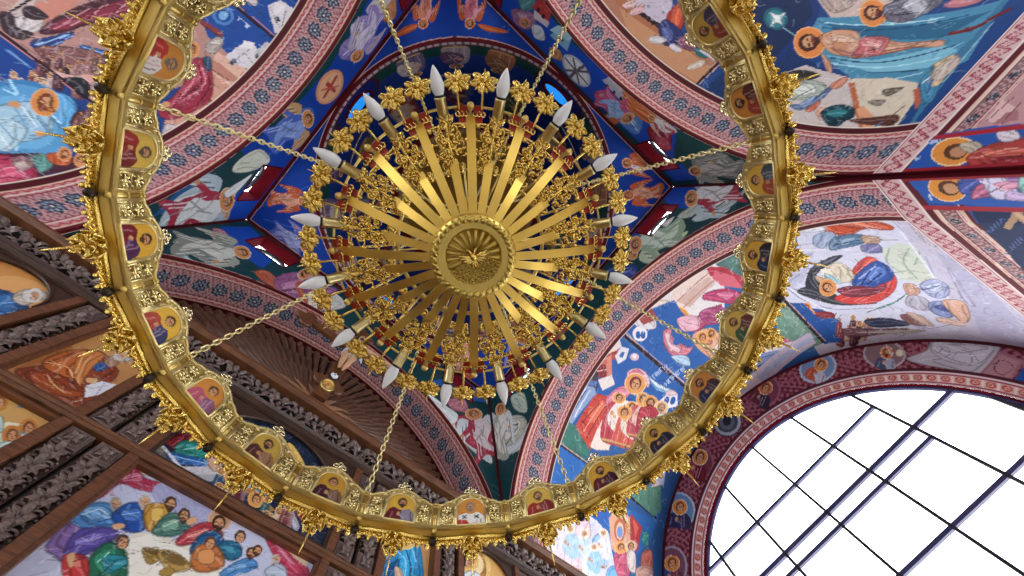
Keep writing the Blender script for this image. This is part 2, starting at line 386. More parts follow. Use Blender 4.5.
def brushwork(P, n, seed, L=.13, W=.014, blue=.25):
    """Short brush strokes that follow a slowly turning direction, each a tint or shade of the colour it lies on."""
    rg = np.random.default_rng(seed); idx = rg.integers(0, len(P.u), n)
    for i in idx:
        x, y = P.u[i], P.v[i]; c = P.c[i].copy(); r, g, b = c
        if r > .6 and .36 < g < .72 and b < .5 and r-b > .28: continue          # leave faces and haloes alone
        if b > r+.18 and rg.random() > blue: continue                            # skies stay calm
        a = 2.2*math.sin(x*1.3+1.7*math.sin(y*.9))+1.8*math.cos(y*1.1+x*.5)+rg.normal()*.35; l = L*rg.uniform(.4, 1.3); bend = rg.normal()*.25*l
        dx, dy = math.cos(a), math.sin(a); k = rg.choice((rg.uniform(.5, .78), rg.uniform(1.25, 1.6)))
        if min(r, g, b) > .55: k = rg.choice((rg.uniform(.80, .90), rg.uniform(1.2, 1.5)))
        col = c*k if k < 1 else 1-(1-c)*(2-k)
        P.line([(x-dx*l/2, y-dy*l/2), (x-dy*bend, y+dx*bend), (x+dx*l/2, y+dy*l/2)], W*rg.uniform(.6, 1.2), np.clip(col+rg.normal(size=3)*.025, 0, 1), .6)
def paint_script(P, text):
    """Each line is one painted shape; coordinates in centimetres on the surface."""
    for ln in text.strip().split('\n'):
        t = ln.split()
        if not t: continue
        k = t[0]
        if k == 's':
            STAMPS[t[1]](Frame(P, [float(x)/100 for x in t[2:8]]), *t[8:]); continue
        c = t[1]; al = 1.0
        if len(c) == 8: al = int(c[6:], 16)/255; c = c[:6]
        n = [float(x)/100 for x in t[2:]]
        if k == 'e': a = np.linspace(0, 2*PI, 25)[:-1]; P.poly(np.stack([n[0]+n[2]*np.cos(a)+n[4]*np.sin(a), n[1]+n[3]*np.cos(a)+n[5]*np.sin(a)], 1), c, al)
        elif k in 'lz': P.line(np.array(n[1:]).reshape(-1, 2), n[0], c, al, k == 'l')
        elif k == 'p': P.poly(np.array(n).reshape(-1, 2), c, al)
        else: q = smooth_closed(np.array(n).reshape(-1, 2)); P.poly(q, c, al); drapery(P, q, c)
# repeating ornament, worked out point by point
def star_band(P, s, t, width, mask, ground='a3777d', star='1b2338', pale='8e94a6', pitch=.25, line='a8343f'):
    """A strip of eight-pointed stars; s runs along it, t across it from 0 to width."""
    c = P.c; g = hexc(ground); ph = (s % pitch)-pitch/2; y = t-width/2
    out = np.empty((len(s), 3)); out[:] = g
    w2 = .5*(np.sin(s*83+2*np.sin(t*40))*np.sin(t*97)+np.sin(s*131+1)*np.sin(t*71+2)); out[w2 > .16] = hexc('bd9796'); out[w2 < -.24] = hexc('8e464e')
    def star8(r): return np.maximum(np.minimum(np.maximum(abs(ph), abs(y)), (abs(ph)+abs(y))*.7071), 0) <= r
    rs = min(width*.165, pitch*.365)
    ang = np.arctan2(y, ph); rad = np.hypot(ph, y); rr = rs*(1.0+.16*np.cos(8*ang))
    out[rad < rr*1.22] = hexc('bfa09f'); out[rad < rr*1.1] = hexc(star)
    out[(rad < rr*.72)] = hexc(pale); out[(rad < rr*.72) & (np.cos(8*ang+PI) > -.1)] = hexc(shade(star, 1.2)); out[rad < rr*.36] = hexc(star); out[rad < rr*.17] = hexc('c9c2c0'); out[(rad > rr*.80) & (rad < rr*.90)] = hexc('5a6078')
    # borders of fine ornament either side
    e = np.minimum(t, width-t); bw = width*.14
    zz = np.abs(((s*9) % 1)-.5)*2*bw*.5+bw*.25
    b = e < bw; out[b] = hexc('b98a8a'); out[b & (np.abs(e-zz) < bw*.16)] = hexc(line)
    out[np.abs(e-bw) < .007] = hexc('dcc6bc'); out[e < .016] = hexc('dcb8a0'); out[np.abs(e-bw-.02) < .006] = hexc('8a2a34')
    c[mask] = out[mask]
def knot_band(P, s, t, width, mask, ground='d2b2ae', line='94384a', pale='e6d4cc', pitch=.24):
    """A strip of interlaced lozenges."""
    out = np.empty((len(s), 3)); out[:] = hexc(ground); y = (t/width-.5)*2; p = (s/pitch) % 1
    for ph in (0, .5):
        w = np.sin((p+ph)*2*PI)*.55; out[np.abs(y-w) < .1] = hexc(line)
    d = np.abs(((p*2) % 1)-.5)*1.2+np.abs(y)*.9
    out[np.abs(d-.42) < .06] = hexc('b5545e'); out[d < .16] = hexc('c98a86')
    out[np.abs(y) > .80] = hexc(line); out[np.abs(y) > .86] = hexc(pale)
    P.c[mask] = out[mask]

# painted shapes for each surface, in centimetres on that surface: p polygon, b rounded shape, e ellipse, l stroke, s figure
FRESCO = {}  # shapes traced in image pixels, then projected through the fitted camera onto each surface
FRESCO['vault_northwest'] = '''
p 17408a 709.3 184 676.5 117.7 435.3 295.3 456.9 392.6
p b98a80 553.9 240.4 430 242.2 353.6 -74.2 407.9 -198.5 751.6 142.2 612.1 268.9
p c98472 561.4 203.2 574.7 182.5 563.2 119 549.4 162.1 547.4 189
p c9b4ac 576 213.2 588 182 588.2 157.7 567.5 194.8 557.3 223.8
b d8cdcb 567.2 208.5 560 186.8 544.9 204.3 544.6 221.7 556.6 222.2
b 3a2a2e 578 218.2 571.5 210.5 555.8 220.5 542.7 213.9 540.1 230.6 555.1 234.9
b 35232a 574.5 195.4 572.5 184.7 555 183.9 556.1 195.9 564.5 202.7
b 4a1c28 542.6 206.6 550 181 550.1 146.5 540.5 112.3 519.3 72.4 492.7 67.4 506.7 111 526.8 159.9 529.8 182.5 535.8 203.1
b 8a2a40 541.5 197.5 545 172.4 538.5 134.5 527.4 100 506 74.1 510.4 106.4 528.8 154.7 532 180.3
l c98a90 1.2 538.8 192.4 541.9 161.4 542.2 139.9
l d9a4a8 1 534.2 178 535.4 156.6 535.3 135
l c98a90 1 530.8 149.5 536 130.9 534.7 119.2
l 4a1420 1.3 530.1 165.2 535.7 140.9
l d9a4a8 1 521.6 121 523.7 104.6 516.7 91.2
l 4a1420 1.3 522.9 132.9 524.6 110.5
p 1c3a78 536.4 222.3 527.8 179 522.4 181.9 517.5 225.8 530 230.7
l 9cc0e8 2 528.6 223.8 526.5 186
l 7aa0d8 1.2 520.7 225.2 523.4 183.6
p 24508c 511.5 187.5 485.1 168.5 485.3 192 501.5 195
l 8ab0e0 1.8 506.1 187.5 484.2 175.6
l bcd4ee 1.5 488.6 191.4 487.3 166.2
p 2a4a90 505.7 139.4 504.7 113.3 495.6 120.7 495.7 140.9
b 8a5a58 525.4 228 518.7 207.1 500.7 187.4 480.9 179.1 467.6 187.2 464 224.5 488.8 231.1 513.5 232
s crowd -17.1 25.9 496 -13.4 -32.4 239 7a4046 a86a64 4a2c28 9 -
s crowd -18.9 27.7 476.8 -15.4 -35.1 235.3 5a3038 b08078 4a2c28 9 -
s crowd -21.1 29.1 458.4 -17.4 -37.8 227.4 8a5a58 5a3a44 4a2c28 9 -
s crowd -18.8 21.1 475.2 -12.5 -30.8 199.5 a0706a 6a3a40 3a2420 8 -
b d8a498 495.3 237.3 481.5 230.7 475.7 212.9 460.7 205.9 440.2 221.2 431 243.9 458.1 240.6 476.8 242.6
b 26262c 479.2 240.3 474.3 224.9 463.5 223.6 448.9 236.7 449.2 244.2 466.3 242.8
b d9b4ac 462.1 221 454 207.1 435.6 225.9 433.4 241.6
l 2a0a1c 3.3 599.3 241.8 555.1 239.3 494.8 240.1 430 242.2
l c98a80 0.7 595.8 244.9 551.9 242.2 491.7 243.1 429.6 245.3
l 2a0a1c 2.9 569.7 239.1 576.1 206 581.3 175.8 583.6 133.6
l 4a78b8 3.4 532.1 252.5 505.7 253.3
l 7aa4d8 1.2 530.8 252.6 508.3 253.1
s crowd -11.5 29.6 476.6 -14.6 -30.1 302.6 8a5a5a 5a3a44 5a3a2c 9 -
s crowd -13.1 31.4 472.4 -16.6 -32.6 289.9 a06a62 6a3a48 5a3a2c 8 d8a478
s crowd -12.8 25.7 472.6 -13.6 -28.4 272.4 7a4a50 b08a80 5a3a2c 6 d8a478
e 3f80b8 440.3 314.7 -34.2 -26 -45.4 50
e 5a9ccc 440.3 314.7 -30.2 -23.1 -39.8 43.9
e 6fb0da 440 319.7 -21.3 -16.7 -29 31.7
l a9d8f2 2.8 495.2 282.9 475.5 293 484.5 297.1
b 5fa8dc 470.7 269.6 455.5 253.6 429.9 269.4 420.8 294.5 445.9 287.2
l b9e0f4 2.3 445.9 287.2 427.4 291
l b9e0f4 2.2 425.1 339.7 406.6 353.7
b a6c8dc 466.4 312.8 463.4 291.6 446.6 289.1 423.9 302.1 416.3 324.1 419.1 345 438.8 349.7 460.2 331.5
b 9cc4de 449.2 318.6 440.7 304.6 421.7 306.7 417.6 327.8 428.7 338.9
b b8d6e4 447.6 340.1 443.2 323.9 428.3 325.3 408 359.1 417.5 368
l 6a9cc0 1.4 461.2 308.1 431.3 322.6
l 6a9cc0 1.4 456.8 295 429 305.1
l eaf6fa 1.4 459.4 302.5 431.8 312.6
l 6a9cc0 1.4 443.2 337.4 419.1 345
l eaf6fa 1.4 438 346.2 411.1 356.5
l 5a8cb4 1.1 443.6 301.9 419.5 311.3
e d29a6e 464.2 305.4 -2.9 -3.6 -4 4.1
e d29a6e 421.9 317.8 -2.6 -3 -3.4 3.5
s head -7.3 6.1 458.1 -0.2 -10.4 279.8 7a3a1e d88c4c 1 eab070
b 5a3038 435.6 264 424.8 250.9 396.6 278.3 409 286.5 424 283.4
s crowd -22.3 27.2 401.4 -10.6 -37.9 288.1 7a4a48 a86a60 4a2c24 9 -
s crowd -19.6 18.1 412.8 -4.9 -29.9 268.5 8a5a54 5a3438 4a2c24 7 -
p 4a2434 409 379.3 399.2 341.9 371.1 303.1 328.5 344.4 328.9 412.8 357.7 423.8
b 5f9a90 396.8 346.4 392.3 333.6 379.9 342.5 374.9 361.5
b b43a58 399.9 387.1 402.9 367.9 393.6 360.8 378.4 360.6 361.3 378.5 356.4 400.5 357.7 423.8
b d85a78 390.1 391.5 391.5 373.6 377.7 370.5 366.8 384.7 364.7 405.6 369.7 413.3
l f0a0ae 1.6 383.8 395 386.6 375.8 374.7 373.1
l 7a1c34 1.6 375.1 404.6 374.6 386.4 369.3 380.2
l 7a1c34 1.6 362.4 411.7 361.4 391.7
b 9a7078 395.6 367.9 399.6 355.4 390.9 351.8 382.5 361.6 382.2 373.1
b d8c2b4 392.1 368.7 391.6 360.3 385.1 363.8 385 372.8
l 3a1c24 1.3 396.9 373.2 400.6 359 397.4 348.2
b c8603a 393.7 337.3 393.9 327.2 383.5 321.3 375.6 331.4 381.4 341.2
s head -3.4 3.5 389.8 -0.5 -5.3 322 6a4030 d88a50 1 e8b080
b 2a4a9c 367.5 362.3 369.8 346.9 360.1 332.9 348.2 333.6 353.8 346.7 353 365 355.5 372.2
b 5a7ac8 368.1 358.3 364 342.2 355 335.1 359.8 353.7
l 9ab0e8 1.1 357.2 365.9 366.6 359.6 361.7 344.4
b c8786a 356.6 364.1 353.8 346.7 335.6 351.1 336.6 363 349.5 365.9
b b45a50 343.3 406 350 384.3 346.7 363.6 334.3 357.5 335 379.4 332.7 407
l e8a090 1.1 342.4 402.5 344.8 379.8 336.6 363
b a04a4c 375.3 321.1 372 305 351.6 323.3 352.7 334.6 364.6 333.9
b d8b0a4 365.9 327.4 358.7 320.7 349.7 328 355 335.1
s head -2.9 3.5 377.4 -1 -5 316.5 5a3424 d8935a 0 e8b080
s head -2.9 3.2 369.4 -0.8 -4.7 312.6 5a3424 d8935a 1 e8b080
p e8e0e4 352.7 412.2 352.4 406.3 332.7 407 332.9 414.5
l 5a0d18 2.7 327.8 418.1 328.7 383 332.8 340.3
p 1d4a98 484.8 30.6 389.2 -59.7 347.9 6.3 356.2 49.8 402.8 66.5 431.9 65.7
p d09a86 413.8 89.4 356.9 88.3 350.1 132.9 344.2 215.8 380.8 204.4 391.3 127.1
p c08474 410.6 83.1 348.8 82.4 349.7 97.5 401.8 99.5
p e0b4a0 409.6 73.8 354.4 63.8 352.3 83.4 408.3 86
l 7a3a34 1.4 400 99.2 349.4 92.6
l 8a4a40 1.8 371.3 136.6 349.8 135.6
l f0d0c0 1.1 398.2 102.9 347.4 97.8
e b8907c 377.7 114.2 -3.1 -0.6 -0.7 2.3
e b8907c 383.3 114.8 -2.4 -0.5 -0.7 2.3
p 6a5a54 364.6 122.8 362.3 102.7 355.5 104.9 356.4 125.2
b cfc4c4 377.2 206.3 363.7 194.5 346.8 192.1 343 221.2 355.3 231.7
b dcd2d0 369.2 209 353 193.6 350.1 213.5
p b0665a 367.5 186.1 353.7 143.2 343 174.2 349.2 202.1
p ddd8dc 396.6 46.8 387.5 30 371.7 34.4 363.7 62.8 389.3 73.5 399.5 70.9
p c4c0c8 376.6 39.4 373.6 16.3 361.8 14.7 362.8 40.8 368 51.3
p ece8ea 394.3 47 395.9 36 384 29 381.2 38.9
p 3a3f56 391.5 73.2 390.6 65.2 383.5 67.4 385.4 77.5
p 3a3f56 373.4 43.8 372.6 37.9 366.5 40.4 367.7 45.8
l 8a8a96 1.1 389.3 73.5 383.7 41.4
l 8a8a96 1.1 386.4 49.3 365.8 54.3
p c86a5a 372 71.4 353.3 65.3 352.3 83.4 368.5 84.2
b a02f44 423.1 102.9 409.1 95.3 390.5 108.5 372.6 135.1 373 166.9 380.4 196.8 398 193.9 403.3 154.4 413.1 129.4
b c04a5e 419.1 112.7 410.9 103.1 394.2 118.7 396.6 139.6 391.8 171.8 390.3 190.1 401.5 165.1 408.1 135.4
l e79aa4 1.4 408.5 106.1 391.8 121.7 390.7 151.1
l e79aa4 1.4 413.6 112.1 401.7 133.6 393.5 174.1
l 5a1424 1.7 414 106.7 394.8 125.3 394.4 155.7
l 5a1424 1.8 399.5 107.3 383.7 124.2 377.2 153.1
l 5a1424 1.4 398.8 155.1 388.7 187.8
b 34506a 416.9 95.7 411.6 87 400 99.2 403 105.5
e d29a6e 398 183.7 -0.2 -7.7 -4.5 2
s head -4.9 2.7 434.5 -2.3 -6.4 96.1 5a2c1a d88c4c 0 eab070
b b4a49c 426.4 73.1 422.8 56.1 412.8 58.5 411.8 78.9 421.7 84.4
b e0d8d0 424.1 70.7 420.7 59 415.2 63.7
l 8a3a3a 6.9 448.2 54.5 422.7 50.7
l 5a2020 1.7 447.8 57.8 421.7 54.8
e 4f86c4 434.7 27.9 -12.4 -5.5 -3.9 12.8
e 1d4a98 434.7 27.9 -8.9 -3.9 -2.6 8.5
e 7fb0dc 434.7 27.9 -4.4 -4.4 -3.6 5.2
s script -4.1 0 408.4 -0.1 -4.9 19.7 b9cbe4 6
s script -4.1 -0.3 396.4 -0.2 -4.9 -7.1 b9cbe4 6
l 2a0a14 3.8 432.5 6.6 387.3 5.4 352.2 4.6
l c98a80 1 430.7 3 385.9 1.2 351.5 1
p 1d4a98 440.2 -8.8 354.7 -97.7 339.2 -69.9 352.9 -1
p dcd6da 398.6 -25.4 388.3 -43.5 364.8 -47.2 363.4 -17.1 370.4 -1.2 388.8 -16.5
p c9a49c 369.3 -47.6 354.7 -97.7 340.8 -72.8 352.5 -27.2
p ece6e8 392.2 -35.7 379.4 -42.9 376.6 -27.7 387 -20.4
p 3a3f56 382.9 -17.4 380.3 -23.4 374.4 -20.7 376.9 -13.8
p b0665a 358.9 -30.4 354.1 -43.7 349.7 -29.7
l 7a7a88 1.1 394.1 -25.1 368.8 -12.1
l 7a7a88 1.1 376 -37.2 366.9 -9.2
b d8c8c4 427.7 -11.7 418.9 -24.4 409.3 -15.5 418 -9.5
'''
FRESCO['tower_northwest'] = '''
p 1240a0 157.6 661.6 86.1 714.2 -20.9 729.3 -105.4 708.3 -164.5 674 -257.7 817.7 -246.5 908.7 -152.6 850.8 100.9 886.9 227.9 848.1
p 1549b0 264.8 724.5 161.1 776 307.7 971.5 319.7 866.6 310.3 763.5
b cfc4c0 -116.3 711.5 -149.5 721.5 -171.7 776.9 -152.6 797.9 -125.6 755.9
b a090c8 -89.2 703.4 -112.5 721.7 -121.7 767.6 -105.1 796.7 -81.7 768.2 -76.1 734.3
b 8a7ab8 -53.2 715.2 -72.8 727.2 -87.6 770.1 -75.5 801.5 -50.3 778.7 -39 738.2
b c8bcd8 -83.9 701.8 -102.9 730.5 -95.9 766 -73.8 739.7
l 5a4a88 3.9 -90.5 715 -84.1 762.2 -49.8 764.6
l e4dcf0 3.3 -105 725.2 -74.8 752.7 -46.2 743.6
l 5a4a88 3.6 -106.1 756.2 -82.9 782.3
b d08a54 -149.3 763.3 -169.4 772.9 -161.8 815.3 -142.6 809 -133.7 771.4
e d99a6a 7 779.2 -3.2 48.1 31.2 9.8
e e6b088 7 779.2 -2.6 38.9 26.9 8.4
l a83a3a 9.5 24.3 783 -11.9 773.1
l a83a3a 7.5 5.3 760.4 7.1 804.2
l c2604a 3.7 19.2 757.3 -3.8 804
b 5a78c8 125.3 714.4 98.1 704 68.3 726.4 52.9 766 65.9 799.8 97.3 780.9 127.3 762.9
b 8aa2e0 91.4 712.5 70.1 739.2 68 768.2 98.1 750.8
l c4d4f4 3.4 109.5 719.6 81 735.6 62.3 770.1
l 2a4690 4.4 120.2 743.4 89.1 768.5
s angel 53.7 91.5 -141 -171.2 48.3 748.3 9a86c4 d8cce4 b8a8c0 d9905a
s angel 93.3 -74.1 135.8 242.4 87.8 711 4a68c0 8aa4e4 c8a070 d9905a
e d99a6a 7 779.2 -3.2 48.1 31.2 9.8
e e6b088 7 779.2 -2.6 38.9 26.9 8.4
l a83a3a 9.5 24.3 783 -11.9 773.1
l a83a3a 7.5 5.3 760.4 7.1 804.2
l c2604a 3.7 19.2 757.3 -3.8 804
p 1f5a9a 281.1 579.1 223.1 596.2 169 598.1 168.7 632.2 248.5 628.9
b b9cbd6 295.8 603.9 256.8 595.8 231.1 613.4 216.4 650 239.1 684.9 267.5 657.1 289.3 632.7 301.5 617.9
b dfe4e6 252.5 597.1 239.6 626.3 234.7 655.7 258.1 660.1 275.6 631.4
b b0344a 252.8 611.9 244 641.3 253.8 686.6 269.9 722.7 283.2 683.3 296.1 660 284.5 628.7
b c8586a 257.6 637.1 258.5 678.5 268.9 694.8 282.1 664.5
l f0d8dc 2.8 266.2 623.4 251 653.4 259 698.1
l 6a1424 3.1 286 651.1 273.2 680.1
l f4f4f4 2.8 292 610.2 266.2 623.4
l 8aa0ac 2.9 297.2 619.2 248.5 628.9
b d9b48a 274.1 699.9 265 731.8 254.6 743.1 311.8 780.3 297.6 743.5
b e8ece8 244 696.4 213.1 720.5 196.4 740.7 228.1 737.2 259.6 726.2
b d8dcc8 172.6 675.5 149.1 708 167.6 765.8 192.2 727.6 195.8 680.1
s angel 199.7 -43.4 288.4 228.8 134.4 609.8 b0344a e4e6e6 b9cbd6 d9905a
b e8ece8 234 699.8 213.1 720.5 196.4 740.7 228.1 737.2 246.5 719.8
'''
FRESCO['tower_southwest'] = '''
p 1549b0 -290.6 738.2 -281.7 821 -206.5 797.1 -189.4 697.5 -240.8 693.7
b 8f948c -274.3 601.5 -278.5 644 -261.6 679 -244.5 707.2 -218.4 656.7 -223.3 613.5 -248.1 600.3
b c4c6bc -274.5 616.8 -268.8 652.6 -253.2 659.5 -238.6 619.3 -252.2 606.2
b a4c0cc -269.4 599.6 -234.3 590.9 -216 620.2 -201.9 610 -220.8 581.6 -253 577.2
l f2f2ea 3.3 -270.8 606.6 -267.2 644.6 -244.3 645.8
l 4a5048 2.8 -262.2 610 -251.4 638.5 -225.2 628.5
l 4a5048 3 -268 639.9 -257.8 666.6
b b87a8a -287.2 712.1 -278.4 733.3 -250.3 709.5 -244.9 672.4
l e0c8b8 4 -245.8 667.4 -210.1 642.9
s angel 103.2 50.8 -273.8 -157.2 126.8 598.3 8a9088 d2d4ca a4a89c d9905a
b b85a3a -189.3 671.4 -179.9 705 -138.5 678.6 -163.9 661.3
b 9a5a8a -164.7 689.2 -157.4 784.5 -120.3 794.1 -98.7 702.4 -124.4 663.6
b c88ab0 -153.1 694.2 -140.9 765.2 -119.1 732.7 -132.7 681
b d8d4d0 -120.2 700.8 -95.9 796.9 -55.6 779.3 -84.7 686.3
l 5a2a52 4.2 -141.5 670.4 -125 746.6
s angel -16.4 -77.2 -84.4 272.8 28.1 765.7 8a4a82 c88ab0 b85a3a d9905a
b d8e0e2 189 652.2 223.4 657.2 264.2 619.8 287.9 614.3 283.9 590.1 236.8 595 197.3 620.6
b b0304a 209.6 653.2 253.3 710.3 283.2 696.7 286.4 639.8 256.8 604.3 223.8 609.3
b d4707e 230.4 664.5 267.7 691.9 265.6 649 237.2 631.4
l f2d8dc 4 216.5 650.2 251 635.2 271.4 626.3
l 6a1424 4.3 237.8 682.7 266.1 659.3 282.6 636.4
l f2d8dc 4.7 260.8 706.9 274.4 677.5
b e8ecec 216.2 670.8 187.9 672.8 146.6 670.5 169.6 641.5 203.6 627
p 2a62b0 148.2 722.7 238.5 754.9 290.4 801.5 291.9 893.9 205.2 812.5
b c87a8a 193.5 702.5 230.5 745.6 238 705.4 201.8 677.1
s angel 171 -38.6 287.1 216.1 129.6 605.1 b0304a e6d4d8 d8e0e2 d9905a
'''
FRESCO['tower_southeast'] = '''
p 2a55a8 283 875.9 222 733.1 192.5 739.4 209.4 798.3 268.7 902.5
b c2c4b8 281.6 710.9 234.7 667.9 218.6 624.6 239.2 604 278.5 608 297 658
b e6e6dc 266.3 689.9 231.3 642.1 252.1 620.5 281.1 647.7
l 5a6058 4.2 276.4 681.9 239.5 643
l 5a6058 3.7 276.3 623 241.1 635
l 8a9088 4.1 287.4 665.5 254.6 653.1
b d8e0e2 301.6 618 298 649.6 254.8 605.6 212.5 616.3 230 574.8 272.9 592.9
b c2a890 287.3 742.2 260.5 728.1 248.7 687.7 282.8 701.4
b b8c8b8 238.7 745.9 208.1 711 213.2 648.3 238.3 695.7
s angel -106.7 -28 296.4 -128.3 161.2 607.6 aab0a4 e6e6dc d8e0e2 d9905a
p 1549b0 -266.7 842 -303.7 840.2 -299.4 716.5 -244.2 712.9 -248.3 773.6
p 1f4a98 -135.6 845.2 -176 795.9 -216.4 779.1 -208.1 901.2 -144 941.2
b b0344a -245.9 666.9 -267.8 663.8 -283.5 634.4 -273.2 610.5 -243.1 608 -231.8 628.1
b d86a78 -262.4 664.6 -275.8 638.7 -263 617.9 -247.2 632.6
b e4e8e6 -262.6 650.6 -268.1 623.5 -248.6 595.5 -238 608.6
b b9c8ce -223.8 669.9 -246.5 652.7 -263.1 611.7 -297.8 601.5 -263.4 593.8 -238 608.6 -220.3 642.6
l f2d8dc 3.7 -241.4 646.6 -268 636.4
l 6a1424 3.6 -236.3 640.5 -262.9 624.2
b b8c0b4 -226 723.9 -261.8 702.2 -284.9 714.7 -267.7 678.4 -228.9 676.5
b d9dcd4 -297.4 746.8 -302.7 728.6 -278.9 699.6
b a8c0a0 -147.5 727.7 -181.5 748.2 -191.4 712.8 -165.8 685.4 -146.8 695.7
b d4e2cc -164.9 733.5 -179.4 714.6 -164.7 693.2
l 5a7a5a 3.5 -154.4 722.5 -179.4 714.6
b c8d8a8 -166.9 677.8 -197.1 659.4 -193.1 646.1 -164.4 656.7
b 3a4a98 -72.3 814.3 -102 770.2 -108.7 709.1 -87.8 696.4 -70.5 766.2
b 7a8ac8 -88.5 772.4 -102.9 722.1 -86 728.8
s head 3.5 -5.6 -128.6 -15.7 -2.8 765.8 6a3a24 d9905a 0 e8c090
b e8e4e4 -205.8 753.1 -225.5 732.4 -201.9 727.7
s angel -161.9 29.4 -294.2 214.9 139.2 612.2 b0344a e8e4e6 b9c8ce d9905a
s angel -143 54.5 -196.9 245.6 157.8 651.1 9ab094 d4e2cc b8c8a8 d9905a
l 1a3a6a 5.1 -70.2 794.6 -98.7 726.8
'''
FRESCO['tower_northeast'] = '''
p 1549b0 -181.8 866.6 -113.1 829.3 40.4 825.5 167.6 804.1 267.2 801.2 164.5 646.3 55.6 695.8 -39 714 -118.4 699.8 -194.6 741.7
b 9a6a8a -154.5 797.5 -128.5 752.1 -106.4 751.1 -116.5 812.5 -143.6 830
b c8a0b4 -144.3 789.4 -125.7 766.2 -125.5 796.6
b 4a8a8a -154.7 726.6 -129.9 694.6 -118 724.7 -136.9 766.7
b d8dde4 -111.2 780.5 -93.5 757.6 -80.2 787.1 -98.4 811.9
p b03a34 -121.9 731.4 -116.1 687.9 -90.8 686.3 -86 743.2
p d8c8c4 -116.5 731.2 -85.9 723 -86 743.2 -114 755
e 2a2030 -110.8 721.1 3 -5.3 1.5 6.4
e 2a2030 -99.3 723.7 3 -5.3 1.6 6.5
s head -2.3 4.7 -125.5 12.9 -0.2 796.6 6a3a24 d9905a 0 e8c090
p 7fb4cc -71.2 735.6 -43.4 701.5 -37.5 751.6 -76.5 756.9
p a9d0de -80.4 742.9 -70 703.1 -41.8 698.3 -45 720.9
p 1a2a3a -62.9 735.2 -54.9 724.7 -51 736.7 -58.7 743.3
b c8905a -66.1 794.6 -49.1 770.5 -35.7 793.5 -53.1 819.1
e b8c4cc -4 782.8 2.9 -42.3 33.3 9.5
e dfe4e4 -4 782.8 2.4 -34.2 28.9 8.2
l 5a5060 5.8 -31.7 777.5 24.9 787.4
l 5a5060 5.7 -6.3 828.4 -0.8 742
l 5a5060 4.7 -21.6 754.5 14.9 814.6
l 5a5060 5.6 -23.2 822.7 12.7 745.7
p b4b4bc 37.1 730.3 41.8 703 87.6 700.5 88.4 734.9
p c8c8cc 39.3 709.7 41.3 690.3 89.8 693.8 88.4 707.1
e 2a2030 50.6 733.1 1.8 -5 2.7 5.6
e 2a2030 66.2 730.3 1.7 -5 2.8 5.6
e 2a2030 81.8 727.4 1.6 -5 3 5.6
b c8507a 45.6 790.8 55.7 743.7 80 742.6 84.3 789.5 59.4 807.3
b e8a0b0 53 778.3 65.3 750.7 78.9 765.5 64.9 790.2
b 5a86c8 70.1 773.7 98.4 741.8 133.3 725.5 157.4 787.1 126.3 805.3 88.4 797.8
b 9abce4 89.2 773 114.9 748.5 138.4 755.2 123.8 788.2
l dceaf8 4.3 82.8 773.2 117.1 763.9 147.6 770.8
l 2a4a8c 4.3 102 772.5 141.1 771
b d0703a 84.6 727.9 101.6 674.3 143 665.6 161.6 658.3 149.1 710.6 112.8 733.8
l f0a878 3.8 92.8 720.5 134.5 697.8
l 8a3a1c 3.9 102.7 727 144.7 704
b 8a1c28 154.7 739.2 155.6 683.5 188.6 694.8 213.4 776.6
b e8e4e0 147.1 671.4 173 657.6 176.1 669.6 155.6 683.5
b c04a5a 169 731.1 185.9 708.7 208.5 721.8 197 752.8
p 124a48 149.3 641.7 204.8 610.2 257.2 539.2 295.3 572.5 236.1 706
p 1549b0 248.3 816.6 243.3 732.1 283.3 730.3 285.4 815.6
b 8f948c 235.7 689.5 223 617.4 248.1 594.4 280.5 597 289.2 635.4 274.4 673.9 265.2 708.8
b c8cac0 239.2 663.2 239.7 616.2 262.8 609 270.4 648.7 256.5 668.4
l f2f2ea 3.7 242.8 682.3 243.1 632.8 272.5 625
l 4a5048 3.8 255.2 681.6 254.6 632 284.5 618.4
l 4a5048 3.2 232.5 627.8 256.6 614.9
b b8c8b8 264.5 716.1 272.8 694.2 303.3 737.1 283.3 730.3
s angel -95.4 -11 273.1 -87.7 148.6 587.3 8f948c d0d2c8 a8aca0 d9905a
s angel 23.1 75.2 54.8 261.3 -18.9 782.3 c8507a 9abce4 d0703a d9905a
s angel -27.7 -52 181.5 -98.5 9.6 685.3 b03a4a e8e0dc d8b0a0 d9905a
'''
FRESCO['ceiling_corners'] = '''
l 2f5fc0 2.3 -293.4 262.5 -249.8 176.2
l 2f5fc0 2.3 -277 279.1 -204.7 248.9
s angel 38.5 62.7 -294.8 72 -42.9 240.5 c8603a e0a080 c05a34 d9804a
s angel 13.8 82 -257.5 92.4 -13.6 284.2 5a68b8 9aa8dc 7a80c8 d9804a
s angel -59.3 34 -293.7 43.1 61 -240 e8a0a0 e0886a d0622f d97a44
s angel -61.1 41.6 -239 50.7 60.3 -297.5 e8a8b8 d8707a d0622f d97a44
b d0622f -291 -133.1 -286.4 -159.5 -274 -179.4 -269 -173 -279 -149.8
b d0622f -192 -256.3 -152.3 -280.5 -145.1 -279.2 -174.3 -256.5
s angel -53.2 -69.6 250.3 -59.6 54.5 -313.5 e8dce4 d8784a d0622f d97a44
s angel -67.8 -63.3 292.1 -53 66.7 -280.1 d8683a e8b088 d0622f d97a44
s angel 82 -78 230.4 -73.4 -84.2 303.3 c8603a e0a080 c05a34 d9804a
s angel 95.7 -70.7 329.4 -63.7 -92.4 226.8 5a68b8 9aa8dc 7a80c8 d9804a
'''
